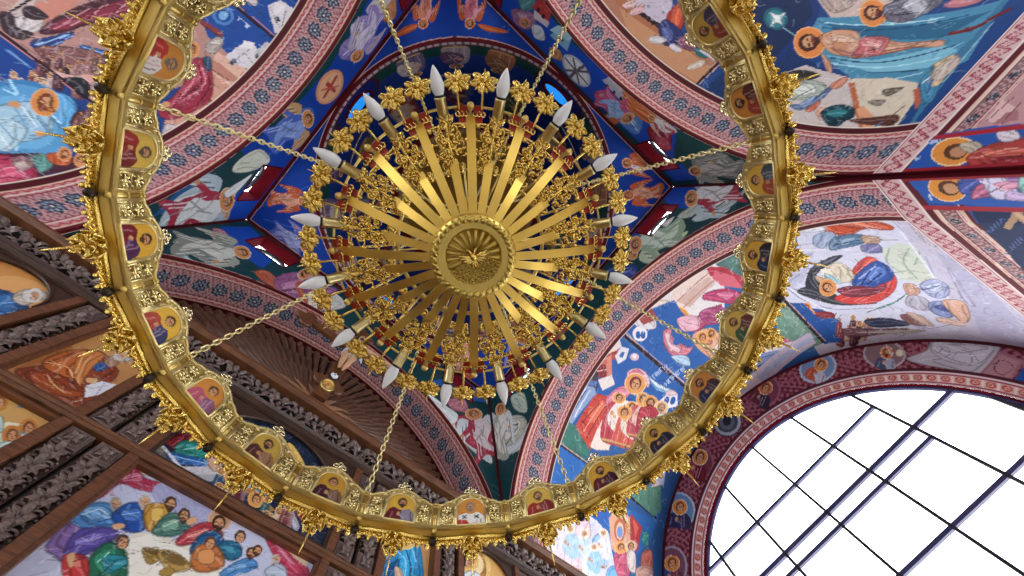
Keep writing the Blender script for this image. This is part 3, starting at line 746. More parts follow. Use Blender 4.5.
FRESCO['vault_northeast'] = '''
p 14305e 304 166.6 493.8 188.4 447.7 321.8 230 485.7 237.6 337
p a87058 357.8 -82.4 400.3 -41.5 409.1 116.3 416.6 167.1 360.2 157.9 357.6 79.5 351.3 -3.3
p b08a80 352.3 -70.1 359.9 -53.7 368 37.5 364.2 144.8 360.8 154.9 354.7 82.2 346.2 1.7
p c08a64 386.5 -27 394.7 23.2 404.8 110 402.9 160 372.1 157.4 370.1 89.4 370.6 12.5
p a86848 389.9 -42.6 395.2 -18 407.4 55.4 410.8 104.7 402.6 106.9 394.5 45.7 381.8 -22.1
p c4b8c8 412.2 -29.7 463 24.3 439.5 47.1 410.2 52.8 402 4.5
p 2a0f18 402 4.5 410.2 52.8 424.6 155.9 416.2 166.5 403.5 53.6 395.5 5.2
e 8a8494 415.7 16.9 1.6 1.8 -1.5 1.5
e 8a8494 425.1 41.5 1.5 1.8 -1.6 1.5
b e0b8b4 387.5 -16.1 403.8 -9 409.5 -3 399.2 1.5 389.6 -6.3
b d8a8a8 388.6 0.4 407.3 5 412.9 11.1 402.5 15.6 388.4 6.5
b b83a2c 426.2 48.7 457.7 51.7 462.7 57.8 426.9 80.1 411.7 73
b e0643c 428.5 57.4 449.8 53.7 441.2 67.1 422.2 73.9
b 28306a 407.7 49.8 420.8 53.8 421.1 85.3 401.8 92.3 390.1 76.7 396.6 60.1
b 5a62a0 407.4 55.4 414.5 70.4 403 80.8 395.8 71.5
b d8d0d4 383.7 50.3 395.2 61.4 398.2 74.6 386.7 69.2 379.9 56.5
b d8d0d4 394.8 82.9 401 87.8 400.4 103.8 392.9 100.2 391.6 88.4
b 8a4a6a 407.7 87 430.2 97.7 427.7 115 409.1 116.3 403.4 101.1
b c08aa4 412.3 93.2 424.3 103 412.2 113.6
b 2a6a6a 416.4 119.8 426.6 135.4 411.9 143 407.1 127.8
b d8c8b4 383.2 128.7 395.7 132.7 406.8 142.5 396.9 146.1 382.1 134.5
l 2a0f18 4 355 157.4 419.5 163.8 504 180.4
l c9b0a8 1.2 358.3 160.4 416.6 167.1
p c8c0cc 420.5 126.1 424.6 155.9 414.4 155 413.8 126.9
p 14306a 495.4 39.6 595.8 204.1 510.9 247.5 454.7 240 393.9 196.2
p 12264e 508.9 80.3 572.7 190.4 532.1 228.4 459.7 228.5 427 196
e 1f5a6a 509.1 186.5 0.2 19 -16.3 6.4
e 2f7a84 509.1 186.5 0.3 14.4 -12.6 5
b e4ebe6 514.7 173.7 515.6 185.6 523.1 192.1 510.1 194 504.5 202.4 504.7 192 496 188.3 507.7 183.4
l 8ab4c0 1.5 501 205.1 491.8 243
p c8b0a4 564.5 204.4 595.1 298.5 546.3 318.4 532.6 293.7 531.1 258
b b49c90 570.2 207.9 582.8 256.2 558.7 266.1 542.4 250
p 4a86a4 530.3 237.1 545.3 294.7 541.9 332.8 543.6 432.4 548.8 435.6 453.9 458.6 431.3 430.9 433.2 392.9 445.4 340.6 472.4 289.1 501 243.7
p 2a6080 525.7 236.8 529.8 311.2 526.2 390.4 529.5 434.3 500.7 406.2 509.6 318.6
p 7ab4c8 476.2 286.4 473.8 348.6 488 414.1 474.7 436.6 454.6 420.7 453.9 361.9
l a9d4de 1.9 525.3 251.6 529.4 305.3 534.7 385.1
l 1f4a68 2.3 517 253.9 521.8 316.6 531.1 411.2
l a9d4de 1.9 465.3 297.5 461.7 365.4 467.8 424.5
l 1f4a68 2.3 473.5 295.1 469.7 360.1 484 428.5
l 8ac4d4 1.9 462.9 430 479.4 442.7 509.8 441.8
l 8ac4d4 1.9 472.7 419 485.6 434.4
l 1f4a68 1.9 457.4 423.8 471.9 445.2
l a9d4de 1.5 441.2 387.6 447.6 420.3
l 1f4a68 1.9 454 356 452.8 411.8
l b8dce4 1.5 534.1 323.4 532.9 376.2
p 3a7090 388.5 454.6 431.3 430.9 490.2 440.5 553.3 433 560.3 439.2 342.4 466.6
l 8ab4c8 1.9 409.8 450.1 457.8 447.2
l 1f4a68 1.9 395.2 455 466.6 450.7
l 8ab4c8 1.9 425.7 454 507.4 447.4
s head 12 -5.2 490.3 -11 -8.8 253.3 4a2010 dc8444 1 eab070
b d29a7a 503.2 260.2 516.6 271.7 518.3 297 505.3 315.3 505.8 342 500.4 365.2 497.2 406 486.6 412.6 491.5 376.3 483.7 350.7 478.8 320.8 479.7 294.1 490.7 272.7
b b87058 488.8 284.4 483 321.1 487.7 348.1 492.2 370.5 491.1 397.4 489.1 377.9 481 349.7 476.6 319.1
b e4b898 503.4 270.7 510.5 286.1 504.5 306.4 495 296.8
l 9a5a42 1.5 507.8 271 486 293.1
l 9a5a42 1.5 497.5 285.1 500 303.1
e c88a6a 493.9 289.3 0.7 4.2 -6.1 4.3
e c88a6a 493.3 299.6 0.5 4.2 -6.2 4.3
b c86a6a 509.2 312.7 509.7 342.3 493.6 350 481.8 349.1 480.5 316.5 493 317.4
b e49a96 503.4 319.6 503.8 340.4 489.8 340.8
l f4c8c0 1.5 497.3 320.7 497.8 341.4
l 7a2a30 1.5 485.3 325.7 493.8 344.1
b c89070 478.8 277.7 465.8 300.5 450.8 312.8 453.6 304.1 468 288.8
l 8a5038 1.5 497.2 406 497.7 372.3
s head 12 1.2 548.9 -6.5 -10.3 298.5 4a2014 dc8444 1 eab070
b 6a6470 558.3 304.5 570.6 314.3 585.3 333.1 564.7 366.8 543.3 359.4 533.3 344 538.2 323.7
b b4b0b8 562.2 325.5 573.4 335.1 559.3 354.7 544.4 350.7
l e8e4ea 1.5 558.1 328.1 568.9 340.7
l 2a2630 1.9 546.1 327.2 548.3 350.9
b c87a80 556.1 372 566.1 390.2 551.6 412.5 547.6 391.9
l 6a1c20 6.2 504.8 410.9 506.5 432.8 516.2 442.2 522 451.3
l 8a3a34 2.3 506.2 412.4 508.7 431.5
p c8bab4 431 250.1 455.7 272.9 450.5 311.3 445.4 340.6 349.7 422.9 337.1 321
p d4c4ae 443.4 342 445.2 384.9 432.4 425.1 404.9 441 379.9 445.3 349.2 451.1 351.2 421.8 395.3 381.6
p b4603a 437.4 343 437.8 350.5 395.4 387.5 357.1 423.3 351.2 421.8 395.3 380.1
p d89a72 395.3 381.6 403.1 385 387.3 407.6 356.8 429.2 357.2 420.4
p b05a3a 421.4 427.4 424.1 431.9 399.8 449.5 389.1 451.7
b 8a7a6a 408.8 386.9 409.7 406.1 400.6 404
b 6a5a48 425.7 392.4 427.3 413.1 415.4 405
l 5a4a3a 1.5 418 394.9 427.3 413.1
b d8a080 390.9 333.8 396.5 343.1 385.5 354.2 376.9 350.7
b 143a44 388.1 342.5 401.6 352.4 399.1 375.9 383.8 386.7 375.6 377.3 359.9 379.2 370.5 365.1
b 2f7a80 387.1 349.9 396.2 359.4 393.1 374 382.9 368.9
b 0f2a34 382.7 365.9 379.7 380.5 365.5 375.1
b 5a3024 379.9 386.4 383.5 410.3 384.6 436.8 369.9 441.8 372 418.4 376.2 395.1
l 3a1c18 1.9 377.6 436.4 363.9 447.3
l 4a6a9a 3 360.8 420.6 375.2 424.4
l 7a4a34 1.9 375 427.4 399 434.7
b 2f2a24 433.1 256.3 446.7 272.3 444.7 301.9 431.5 290.5 424.1 270.5
b a8b0a0 415.8 272.9 433.4 289.2 430.6 318.8 410.2 323.3 401.6 301.7 402.1 286.8
b dce0d4 418.5 282.1 429.2 299.3 417.2 314.8 409 296.3
l 5a6258 1.5 404.5 296 424.7 309.4
b 5a7098 391.9 298 400.5 316.6 427.2 324.5 428 330.5 402.7 328.7 387.5 315.7
b 8aa0c4 394.2 307.2 413.4 317.5 401.1 319.6
b d0856a 431.4 324.8 444.7 331.7 443.2 339 429 339.5 426.1 331.8
b c8684a 388.7 321.7 404.6 327.3 403.2 331.7 388.6 332.1
b 8a7460 364.1 325.9 362.9 340.8 353.8 361 355.5 346.2
b 4a8cae 446.4 426 446.2 440.6 400.4 461.2 403.1 449.7 431.9 428
b d8b48a 457.4 423.8 468 436.2 457.8 447.2 450.4 438
b e0c098 443.6 437.6 437.2 448.8 423.2 450.9 425.3 442.3
l e8e4d8 1.9 431.3 430.9 441 434.5
l 2a4a8a 1.9 413.8 447.4 436.9 437.1
b c8b4a4 446.1 428.8 466.1 439.8 451.1 451.9 430.1 447.3
'''
FRESCO['vault_southeast'] = '''
p 2f66a4 81.4 -226.9 220.5 -618.5 785 -334.8 396.7 97.9
p c8c4d0 556.5 -222.3 606.7 -260.2 606.7 -360.2 559 -431.5 621 -443 717.5 -409.4 694.7 -192.7
p d0cede 449.5 -243 421.2 -286.8 394 -320.6 351 -344.9 339.3 -359.7 339.9 -426.6 341.4 -463.9 377.8 -457.5 442.8 -443.7 570.9 -412.9 624.9 -396.6 646.5 -342.4 632.4 -277.1 626.8 -246.3 540.4 -252.3 503.7 -235.7
p c4bccc 333.1 -468.5 288 -523.7 652.4 -474.4 785 -334.8 551 -409
p b4aec4 434.3 -459.8 434.6 -481.2 672.2 -446.1 638.4 -401.2
p bcbad0 414.8 -303.1 413.2 -331.3 472.2 -279.6 485.4 -246.7 457.7 -255.2
l 9a98b8 2.4 430.2 -289.3 417.6 -324.7
l 9a98b8 2.5 463.4 -264.4 452.6 -287.4
p ccd0c0 430.9 -399.8 413.5 -431.8 418.7 -446.4 495 -426.2 536.1 -416.2 510.3 -406.9 497 -387.4 456.9 -397.2
l 9aa890 1.9 425.6 -415.4 456.7 -394.2 483.7 -397.6
l 9aa890 1.9 425.4 -436.6 457.4 -412.1 497 -405.2
l 9aa890 1.9 483.1 -385.7 477 -407.2 482.7 -421.5
l 9aa890 1.9 430.7 -445 463.5 -420.5
l a8a4c0 1.9 394 -320.6 400.6 -354.1 417.6 -378.4
l a8a4c0 1.9 442.8 -443.7 502 -422.5 565.1 -407.7
l a8a4c0 1.6 339.9 -426.6 361.2 -453.2 389.3 -453
l e4e2ec 2.4 403.6 -310.4 413.8 -342.1 422.8 -371.8
l e4e2ec 2.3 389.5 -449.9 462.5 -432.5 543.5 -412.6
l 8a86a8 2 481.4 -253.4 517.4 -257.1 554.8 -279.5 567.8 -329.1
l e4e2ec 2.5 470.5 -255.9 509.3 -257.7 563.6 -271.1
l a8a4c0 2 605.3 -336.7 630.4 -349.5 611.2 -392
b c4b4c0 341 -488.1 363.5 -487.6 415 -471.4 410.9 -462.6 371.1 -470.8
b b8b0c8 465 -453.2 517.2 -441.6 559 -431.5 540.3 -427.5
b c9502f 339.3 -352 339.7 -378 344.3 -407.2 352.7 -429.2 366.4 -437.3 378.1 -448.2 386.8 -439.5 382.2 -414 393.2 -386.9 378.4 -368.5 360.5 -373.2
b e4785a 350.2 -386.3 352.5 -409.4 365.1 -422.1 380.5 -428 374.8 -405.7 367.4 -386.5
l 8a2a1c 2.1 349.4 -393.9 372.4 -393.7 382.2 -414
l f0a48a 1.7 349 -404.5 369.2 -409.3 383.7 -432.2
l 8a2a1c 2.1 354 -418.7 371.3 -424.4
e c88a5a 348.2 -373.1 3.1 -4.7 5 3.6
b e8e8f0 357 -345.2 358.7 -366.9 373 -372.1 375.4 -359.6 368.4 -341.7
l 7a8ab0 1.8 363.1 -345.3 366.8 -369.1
b 9aa8c4 382.5 -351.2 380.2 -374.5 398.7 -369.6 412 -346.9 401.9 -338.6
b 5a7a9a 392.2 -370.2 393.1 -403.7 411 -395.8 417.6 -364.7 416.4 -349.5
b 8aa4bc 398.7 -369.6 399 -393.4 412.6 -371.3
l 2f4a68 1.8 409.2 -359.4 404.2 -393.4
b c09a80 396 -401.9 400.9 -418.1 412.8 -410.7 411 -395.8
l 6a5a4a 1.8 407.1 -417.4 407.5 -435.6
b 7a78a4 416.4 -389.2 415.8 -408.9 434.3 -401 431.9 -383.1
b 2a2a34 462.5 -291.3 446.8 -306.7 433.5 -337.2 432.4 -355.7 444.5 -337.8 456.8 -312.1 473.7 -298.2 521.3 -297.6 539.9 -283.8 511.4 -276.5 486.1 -275.3
b 34343e 493.1 -258.9 489.3 -281.4 534.6 -290.4 552.2 -330.3 553.9 -315.9 541.3 -283
b 5a5870 446.8 -306.7 431.5 -352.7 447.2 -325.3
b d8c8b0 450.8 -324.9 450.5 -344.9 475.8 -344.2 494.1 -330.5 488.9 -315.6
p e8dcc8 453.8 -313.9 458.6 -325.8 491 -310.8 486.5 -300.3
b a8c4d0 464.8 -313 474.6 -318.3 494.4 -319.8 489.1 -306.3
b c8a080 466.2 -298.9 477.8 -307.2 484.4 -295.8
b d03f3a 526.6 -291 547.5 -301.7 552.2 -330.3 530.7 -360.6 496.8 -383 469.5 -387 449.1 -385.9 441.6 -380.6 457.7 -358 475.8 -344.2 498.2 -345.3 514.7 -322.7
b e8685a 447.7 -377 452.4 -385.6 471.6 -356.7 476.6 -347.2
b 2f4f9a 488.6 -337 465.9 -363.3 452.6 -387.1 476.5 -389.3 496.4 -378.5 508.4 -359.5 515.6 -339.3 504.8 -328.1
b 5a7ac4 478 -353.1 465.3 -379.9 482.6 -379.8 500.2 -354.2
l a8bce8 1.9 490.2 -343 464.9 -376.9
l 1a2a60 2.4 505.5 -344.7 481.9 -373.9
l 1a2a60 1.9 504.1 -338.8 473.5 -365.6
b 7a2a3a 508.2 -304.8 504.8 -328.1 514.2 -350 512.7 -363.6 531.2 -341 530.5 -310.7
l c0606a 2 517.2 -307.2 514.8 -336.4
s head -7.6 -8.2 499 -8 0.6 -298.1 5a2a1c d88c4c 0 eab070
l 4a6a5a 2 574.6 -308.9 559.1 -346.3 517.9 -391.4
l 5a8a7a 2.5 570 -321.4 552.7 -355.7
p 23579c 501.6 -232.6 524.4 -240.7 547.3 -264.4 583.9 -268.1 613.9 -256.6 626.4 -222.4
b 8a2a34 548.7 -251.7 558.7 -269.9 574 -265.7 565.7 -250.5
s head 4.9 -7.1 551.6 -2.2 -5.6 -241.9 5a2a1c d88c4c 0 eab070
s head 4.5 -5.7 533.4 -1.6 -4.9 -248 5a2a1c d88c4c 0 eab070
s crowd 18.3 -56.3 631.6 -20.5 -31.9 -255.4 8a3a3c b08078 4a2c28 7 -
s crowd 16.7 -61.2 634.9 -21.9 -33.6 -272.3 5a2a34 a87a70 4a2c28 8 d8a070
b 2a2f4a 595.3 -295.1 594.7 -322.5 613.6 -339 620.7 -329.5 617.8 -298.1
b 6a3a44 606.7 -260.2 621.5 -296.3 629.2 -331.9 638.6 -295.1 633.1 -258.4
b b8aaa0 623.5 -266.9 628.7 -306.4 634.4 -347.8 642.6 -319.5
b 8a5a58 589.7 -340.8 591.2 -361.5 622.4 -353.1 613.6 -339
b c8a898 582.9 -350.3 595.1 -362.6 622.3 -361.9 614.4 -350.8
b a8acd0 510.7 -401 495.4 -423.2 510.6 -429 536.1 -416.2 545.2 -400.7 531.7 -396.1
b c8cce4 513.9 -405.1 505 -423.7 522.5 -417.5 527.6 -403.8
l 5a5f90 1.9 524.7 -396.7 512.1 -420
b d0a088 510.8 -383.2 510.9 -395 532 -390.1 539.1 -374.7
b b4acb8 539.1 -374.7 546.2 -388.9 575.7 -380.4 576 -365.7 560.7 -361
b 8a92bc 560.8 -384.6 551.9 -403 572.8 -404 596.7 -390.3 587 -378
b 4a5590 567.9 -386.9 562.8 -400.6 581.5 -394.5
b d8a890 551.9 -403 547.9 -423.9 584.4 -414.6 609.9 -397.9 581 -397.5
b e0b8a8 598.4 -375.6 603.1 -395.6 618.1 -394.3 613.7 -374.3
p 557a78 343 -175.7 340.9 -224.6 366.8 -250.1 419.2 -223.8 384.3 -192.8 353.3 -148.6
p 5a7f78 323.9 -202.4 346.2 -243 405 -254.3 491.6 -218.4 407.8 -221
p e8e0e0 350.7 -73.5 367.4 -205.4 387.7 -207.6 470.7 -148.3 440.2 -63.5 355.9 -61.1
p 8a9cc4 353.3 -93.4 361.4 -198.3 371.5 -199.4 367.7 -102.7
p 4a62a0 352.9 -97.4 359.5 -193.8 364.7 -195.8 361.2 -101.1
p d8dce8 354.3 -103.4 360.7 -186.9 364.7 -187.4 360.2 -105.5
p eed8cc 361.3 -128.8 369.3 -186.3 401.4 -180.1 418 -116.9 400.1 -82.4
p d8b4a8 391.5 -110.9 383.6 -181.4 401.4 -180.1 418 -116.9
l c08a84 2.5 393.9 -94.8 378 -185.7
l c08a84 2.5 411.5 -101.5 395.7 -184.3
p b83a48 363.8 -190.6 381.9 -211.8 425.3 -219.6 438 -200 399.2 -199.2 385.2 -183.2
p d86a78 378.7 -197 408.1 -209.8 440.9 -203.6 413.6 -183 389.6 -182.9
b c03a6a 411.9 -160.2 425.8 -185.9 453.4 -195.2 469 -179 436.2 -154.6 416.3 -144.4
b e07a9c 421.6 -165.2 441.1 -186.6 446.8 -171.1
b c8486e 437.2 -87.8 444.8 -122.9 449.1 -157.5 465.8 -133.2 470.8 -89.6 452.4 -82.8
b e08aa8 445.6 -95.2 446.6 -134.5 460.2 -118
b e8d4c8 359.6 -73.1 383.5 -103.5 413.8 -85.4 402.3 -58
b a85a5a 356.2 -52.9 382.2 -75.6 406.8 -61.7 384.2 -42.9
l 5a1c24 2.5 365.3 -52.4 390.4 -72.2
l 5a1c24 2.5 372 -46.2 397.5 -66
s head 13.8 -6.5 422.3 -3.1 -12.4 -85.7 8a5a3a e09a50 0 f0c890
p e8e4e4 356.6 -36.6 383.9 -51.1 412.7 -41 393.5 -9.3
e 2f62b0 390 -22.8 10.4 -8.4 11.2 10.7
e e4e4ec 389.1 -23.7 7.1 -5.7 9.4 8.9
e 2f62b0 390 -22.8 4.8 -3.8 7.5 7.1
b e0c8c4 416.3 -61.1 434 -76 468.8 -69.7 502.3 -79.6 504.6 -63.4 456.4 -42.2 434.4 -41.6
p 2c5fa8 349.5 -1.5 363.3 -54.2 385.4 -108.9 505.7 -77 564.9 -61.3 562.9 -0.4
p 2c5fa8 364.6 10 568 4.1 583 55 415.9 126 343.8 120.5 360.6 28.6
b dfd8dc 345.7 -47 381.5 -61 405.8 -47.2 382.5 -28.2 354.8 -30.1
p a84a4a 350.3 -42.7 362.4 -70.5 395.3 -64.1 382.5 -36.5
e e8e4ea 391 -20.2 11.4 -9.1 11.2 10.7
e 2c5fa8 389.9 -16.2 3.9 -3 5.6 5.3
e 2c5fa8 397.6 -22.3 3.8 -3 5.7 5.3
b d87a8c 422.2 -52.2 431 -63.7 446.3 -54.6 483 -58.3 492.2 -65.8 496.6 -47.4 479.8 -30.1 449.9 -32
b eac0c8 429.6 -49.6 435.5 -56.2 451.7 -46.2 476.4 -48.6 478.5 -39.1 454.7 -35.8
e 2c5fa8 457.4 -56.7 9.3 -1.5 4 10.2
b b8d4e8 474.9 -26.3 499.3 -45.2 520.4 -35.7 502.8 -26.6
b e0a888 469.9 -83.3 483.3 -114.1 519.4 -107.8 547.1 -74.4 496.7 -69.5
b c87850 479.8 -82.6 491 -101.7 512.9 -92.4 495.6 -77.6
s head 6.6 -4.1 488.5 -2 -5.8 -90 6a3a24 e09a58 0 f0c890
s head 6 -3.7 493.1 -1.6 -5.4 -105.5 6a3a24 e09a58 1 f0c890
b e8d8c8 523.2 -91.8 523.5 -111.4 571.1 -84.8 547.1 -74.4
b b04a78 438.6 -121 452.7 -155 484.1 -145.1 473.4 -114.7
b e8b0c0 421.2 -86.5 440.3 -113 467.1 -99.4 451.3 -76.5
l 2a0a18 6.1 344.8 2.3 449.4 1 563.9 0.5
l c9a8a0 1.8 345.1 -2.6 449.6 -4 564.1 -4.4
s script 1 -9.3 518.3 -7.3 -1.4 -13.3 b9cbe4 6
s script 1 -9.5 483.9 -7.8 -1 11.4 b9cbe4 8
s script 1 -9.8 515.8 -7.8 -1 10.1 b9cbe4 7
p b84a44 349.7 44.5 366.5 16.4 391.8 43.3 365.2 62.8
p d88a7c 359.9 66.6 373 42.1 400.9 73.6 371.1 101.6
p e0d4d0 341.4 39.6 358 7.4 381.1 20.7 367.2 50.2
p a83f3c 340.3 29.1 351.4 4.9 360.1 9.7 348.8 33.9
l f4e4dc 2.5 352.2 42.6 365.6 15.5
p 8a2f34 355 91.7 374.4 63.4 396.3 84 363.7 103.3
l e8c8bc 1.9 361.9 95.4 384 72.5
l e8c8bc 1.8 355.5 51.4 370.8 24.7
l 5a1c20 1.9 365.9 58.5 378.7 34
p c86a60 350.6 80.6 373.1 56.9 379.1 63.7 354.9 86.2
l f0d0c0 2.5 356.8 57.8 376.6 31.8
p e0dce4 382.3 42.7 380.1 21.5 395 14.1 405 33.6 397.9 50.1
p 3a62a8 388.7 38 387.5 27.5 394 24.9 397.5 36.1
e d8b8c0 416.2 19.3 7.3 -5.4 5.3 5.4
e eee0e4 415.3 18.4 3.6 -2.7 3.1 3.1
p e4d8d4 381.3 98 400.9 73.6 418 83.2 402.2 107.9
b 4a4048 354.5 113.1 361 88.9 375.8 91.2 390.6 115.8 373.3 127.6
p 90a4cc 348 183.7 355.6 126.1 384.3 113.2 394 120.3 375.4 197.4 355 201.2
p 5a78b0 350.8 119.1 383 100.2 385.5 109 354.5 126.9
l dfe6f4 2.5 363.3 183.5 368.8 127.3
l dfe6f4 2.5 375 182 379.1 123.7
l 3a5088 2.5 367.6 183.7 371.7 125.3
p c8483c 384.6 191.4 394 120.3 426.9 105.2 437.7 157.7 432.5 209.8 397.5 207.6
p e0745c 395 159.4 412.5 121.5 428.2 124.6 421.9 167.6
l 8a2420 2.5 393.8 185.4 409.9 130
l 8a2420 2.5 416.6 195.7 425.2 126.6
l f0a890 1.9 405.2 190.6 415.9 126
p 40786c 349.4 231.9 355.5 197.8 381.5 193.4 432.5 209.8 427.5 236 350.5 243.1
p 35685e 351.5 236.6 430.2 222.9 435.2 234.2 354.4 243.7
p f0dcd0 430.2 205.3 431.8 148.7 444.6 93.5 470.1 90.7 469.6 138 472.6 186 445.8 201.9
b e88aa0 418.5 117.6 427.5 83.8 450.6 68.2 456.5 85.6 437.3 118.7
b f0b8c4 424.5 49.7 442 29.7 471.7 31.6 482.1 46.9 459.4 47.6 446.5 63.8
b d87a98 429.4 50 437.5 34.5 456.3 34.8 443.9 50.9
b 7ab0dc 464.5 29 497.5 29 535 18.7 534.1 27 498.6 39.5
b e8f0f8 471.7 31.6 505.4 27.4 530.3 23.4 502.1 33.4
p e8e4ec 522.9 49.4 529.4 22.5 545.5 19.3 564.6 37.1 545.1 57
e 2c5fa8 535.6 42.6 5.7 -1.7 3.1 7.7
e 2c5fa8 547.4 34.9 5.7 -1.7 3.3 7.7
b e8c8d0 522.6 34.7 528.4 21.6 545.5 19.3 536.9 29.7
s saint 127.9 -33.7 470.8 -51 -90.5 175 b8404a e8dcd4 5a3024 e09c58 0
s saint 117.6 -25 498.4 -40.8 -83.3 164.9 d05a4a e8d8c8 5a3024 e09c58 0
s saint 99.1 -29 515.1 -37.3 -70.2 136.4 c04a58 e0c0b0 5a3024 e09c58 1
s saint 95.6 -37.2 535.1 -41.6 -66.2 124.6 a8344a 7a2a3a 4a2c1c e09c58 1
s head 12.3 -4.7 454.3 -4.7 -10 57 7a2438 e09c58 0 f0d0a0
s head 8.8 -2.6 489.4 -2.9 -6.9 69.8 6a3a24 e09c58 0 f0c890
s head 9.5 -3.1 508.1 -3.2 -7.4 66.2 6a3a24 e09c58 1 f0c890
s head 9 -2.8 535.6 -2.8 -6.9 59.4 8a7060 e8c090 1 f0d8b8
s head 8.9 -1.8 468.8 -2.9 -7 112.1 6a3a24 e09c58 0 f0c890
b b83a48 496 88 524.6 66.4 553.4 87.2 521.7 119.5
b e8d8cc 539.2 71.5 566.1 58.2 580.9 84.5 546.9 91
l 2a0a18 5.3 347.2 243.9 435.7 235.6
l c9a8a0 1.8 349 239.3 435.6 231.2
p 2c5fa8 351.5 245.5 436.1 236.5 488.7 266.5 363.3 339.5
p b83a44 342.6 259.4 356.2 248.5 368.8 272.1 350.6 283
p d06a60 347.7 284.6 368 269.8 374.6 290.4 349.9 305.2
p dfdce6 391.2 269.2 416 248.5 429.3 262.7 402.9 281.1
p 2f68b0 345.8 244.8 432.1 235.3 505.1 259.9 619.7 229.7 641 207.6 627.5 260.4 550.7 345 390.6 383.6
p d8d4e2 324.7 414 368.6 353.6 458 301.1 514.1 308.1 535.7 365.2 408.8 432.9
p e8dce6 354.9 412 416.1 336.1 461.8 335.7 440.6 401.8 409.7 429.2
p 2f62b0 446.4 303.7 505.1 259.9 507.1 300.8 470.8 305.3
l 2a0a18 3.9 548.1 227.3 632.3 223.8
p 5a8a78 546.8 223.9 620.4 166.8 641 207.6 625.4 225
b c8b0e0 337.7 407 360.1 384.5 364.2 406.9 341.7 415.4
b a0d0ee 406.5 359.9 421.4 333 428.3 354.4 411.7 378
b 8ac0ea 473.4 336.5 502 310.7 509 335.4 479 354.4
b f4e8ee 375 393.2 406.6 367 404.5 402.7 373.2 415
b f0d0dc 432.8 333.8 459.6 311.4 467.6 336.1 439.4 355.2
b d8a4c4 421.8 385.9 450.4 363 447.5 391.4 418.4 411.2
b 7ab4e8 513.5 356.7 545 341.2 542.1 362.1 504 381
s saint 115.7 14.9 440.6 -52.9 -73.4 401.8 e8d0dc c8d8f0 c8a898 f4e0c8 0
s saint 107.7 12.2 489 -45.7 -65.4 369.2 a8c8ec e8e0ea c8a898 f4e0c8 1
s saint 111 14.2 407.8 -53.5 -74.1 414.1 f0dce4 b0d0f0 c8a898 f4e0c8 0
s saint 105.9 18.2 461.2 -46.7 -66.4 403.3 e0e8f4 a0c8f0 c8a898 f4e0c8 0
p e0a888 510.8 284 524.2 257.7 564.3 256.8 577.6 301.7 558.3 328.1 521.2 325.7
p f0d0b8 519.4 264.2 558.2 259.8 559.4 264.9 517.7 270.8
p 8aa4d8 530.8 288.6 542.6 280.8 548.1 298.2 533.8 303.5
e c86a50 540.4 287.5 15.2 -7.6 1.9 17.2
e f0c8a8 540.6 289.2 9.7 -4.9 1.4 13.1
e 7a9ad0 540.8 290.9 7.3 -3.6 1 8.9
p b83a44 562.4 249.9 598.4 255.4 590.6 299 569.9 287.6
p d86a5a 570.3 253.7 589 259.9 582.5 281.5
b 2f8a8a 599.8 262.2 619.7 256.6 615.9 276.7 602.5 279.3
b d05a78 527.2 333.1 552.2 313.9 571.1 321.9 562.8 345.8 536.9 358.2
s head 8.8 2.3 545.8 -2.9 -6 311.8 6a3a24 e8a058 0 f0c890
s head 8.4 2.2 572.1 -2.6 -5.7 297.2 6a3a24 e8c0a0 0 f0d8b8
b e8d8d4 564.8 307.8 584.1 302.1 583.4 329.6 564.3 331.9
b c86a5a 603.7 293 629.9 277.5 630.6 308.3 603.4 320.4
b d8a898 590.5 319.7 630.9 301.4 628.6 328.9 588.4 340.4
p e4ccd4 591.4 168.5 613.1 143.5 622.4 170.2 600.9 185.5
p b8bcd8 599.1 168.9 621 143.9 630.2 170.7
p 6a8f7c 496.9 -218 507 -231.9 631.9 -219.9 635.7 -178.6 567.9 -183.5
p 7a9a88 512 -216.9 520 -228.1 602.3 -216.6 600.2 -202.1
p e8e0e4 568.9 -138 602.5 -188.7 622.2 -188.1 612.2 -110.6
p c86a88 552.8 -148.2 581.4 -184.1 602.5 -188.7 577 -132.9
p 8a9cc4 590.5 -124.4 620.3 -189.1 630.7 -185.4 617.6 -107.2
l 4a5a90 2.1 601.3 -117.5 625.3 -184.3
p 1f4f92 508.9 -234.7 519.7 -251.2 640.9 -244.2 634.8 -220.3
l 2a0a18 4.6 465 -237.9 504.2 -233.6 629.1 -222.1
l c9a8a0 1.4 464.4 -241.5 504.1 -236.8 627.3 -226
l 2a0a18 3.8 349.3 -242.2 396.3 -240.9 480.8 -234.4
l c9a8a0 1.3 349.2 -245.7 395.5 -244.8 478.7 -238.1
p c8b8cc 643.4 -51.3 593.3 -220.7 625.3 -212.8 692.5 -45.7
p a8b4d4 656.5 -53.7 605.6 -214.1 615 -212.9 676.9 -50.9
p d8c8d4 660.2 41.5 622.3 -103.2 671.9 -97.5 714.7 31.7
p c88a98 661.1 75.2 682 -10.3 717.2 5 695.4 77.9
'''  # pale scene towards the iconostasis: the wash of sunlight is painted into its colours
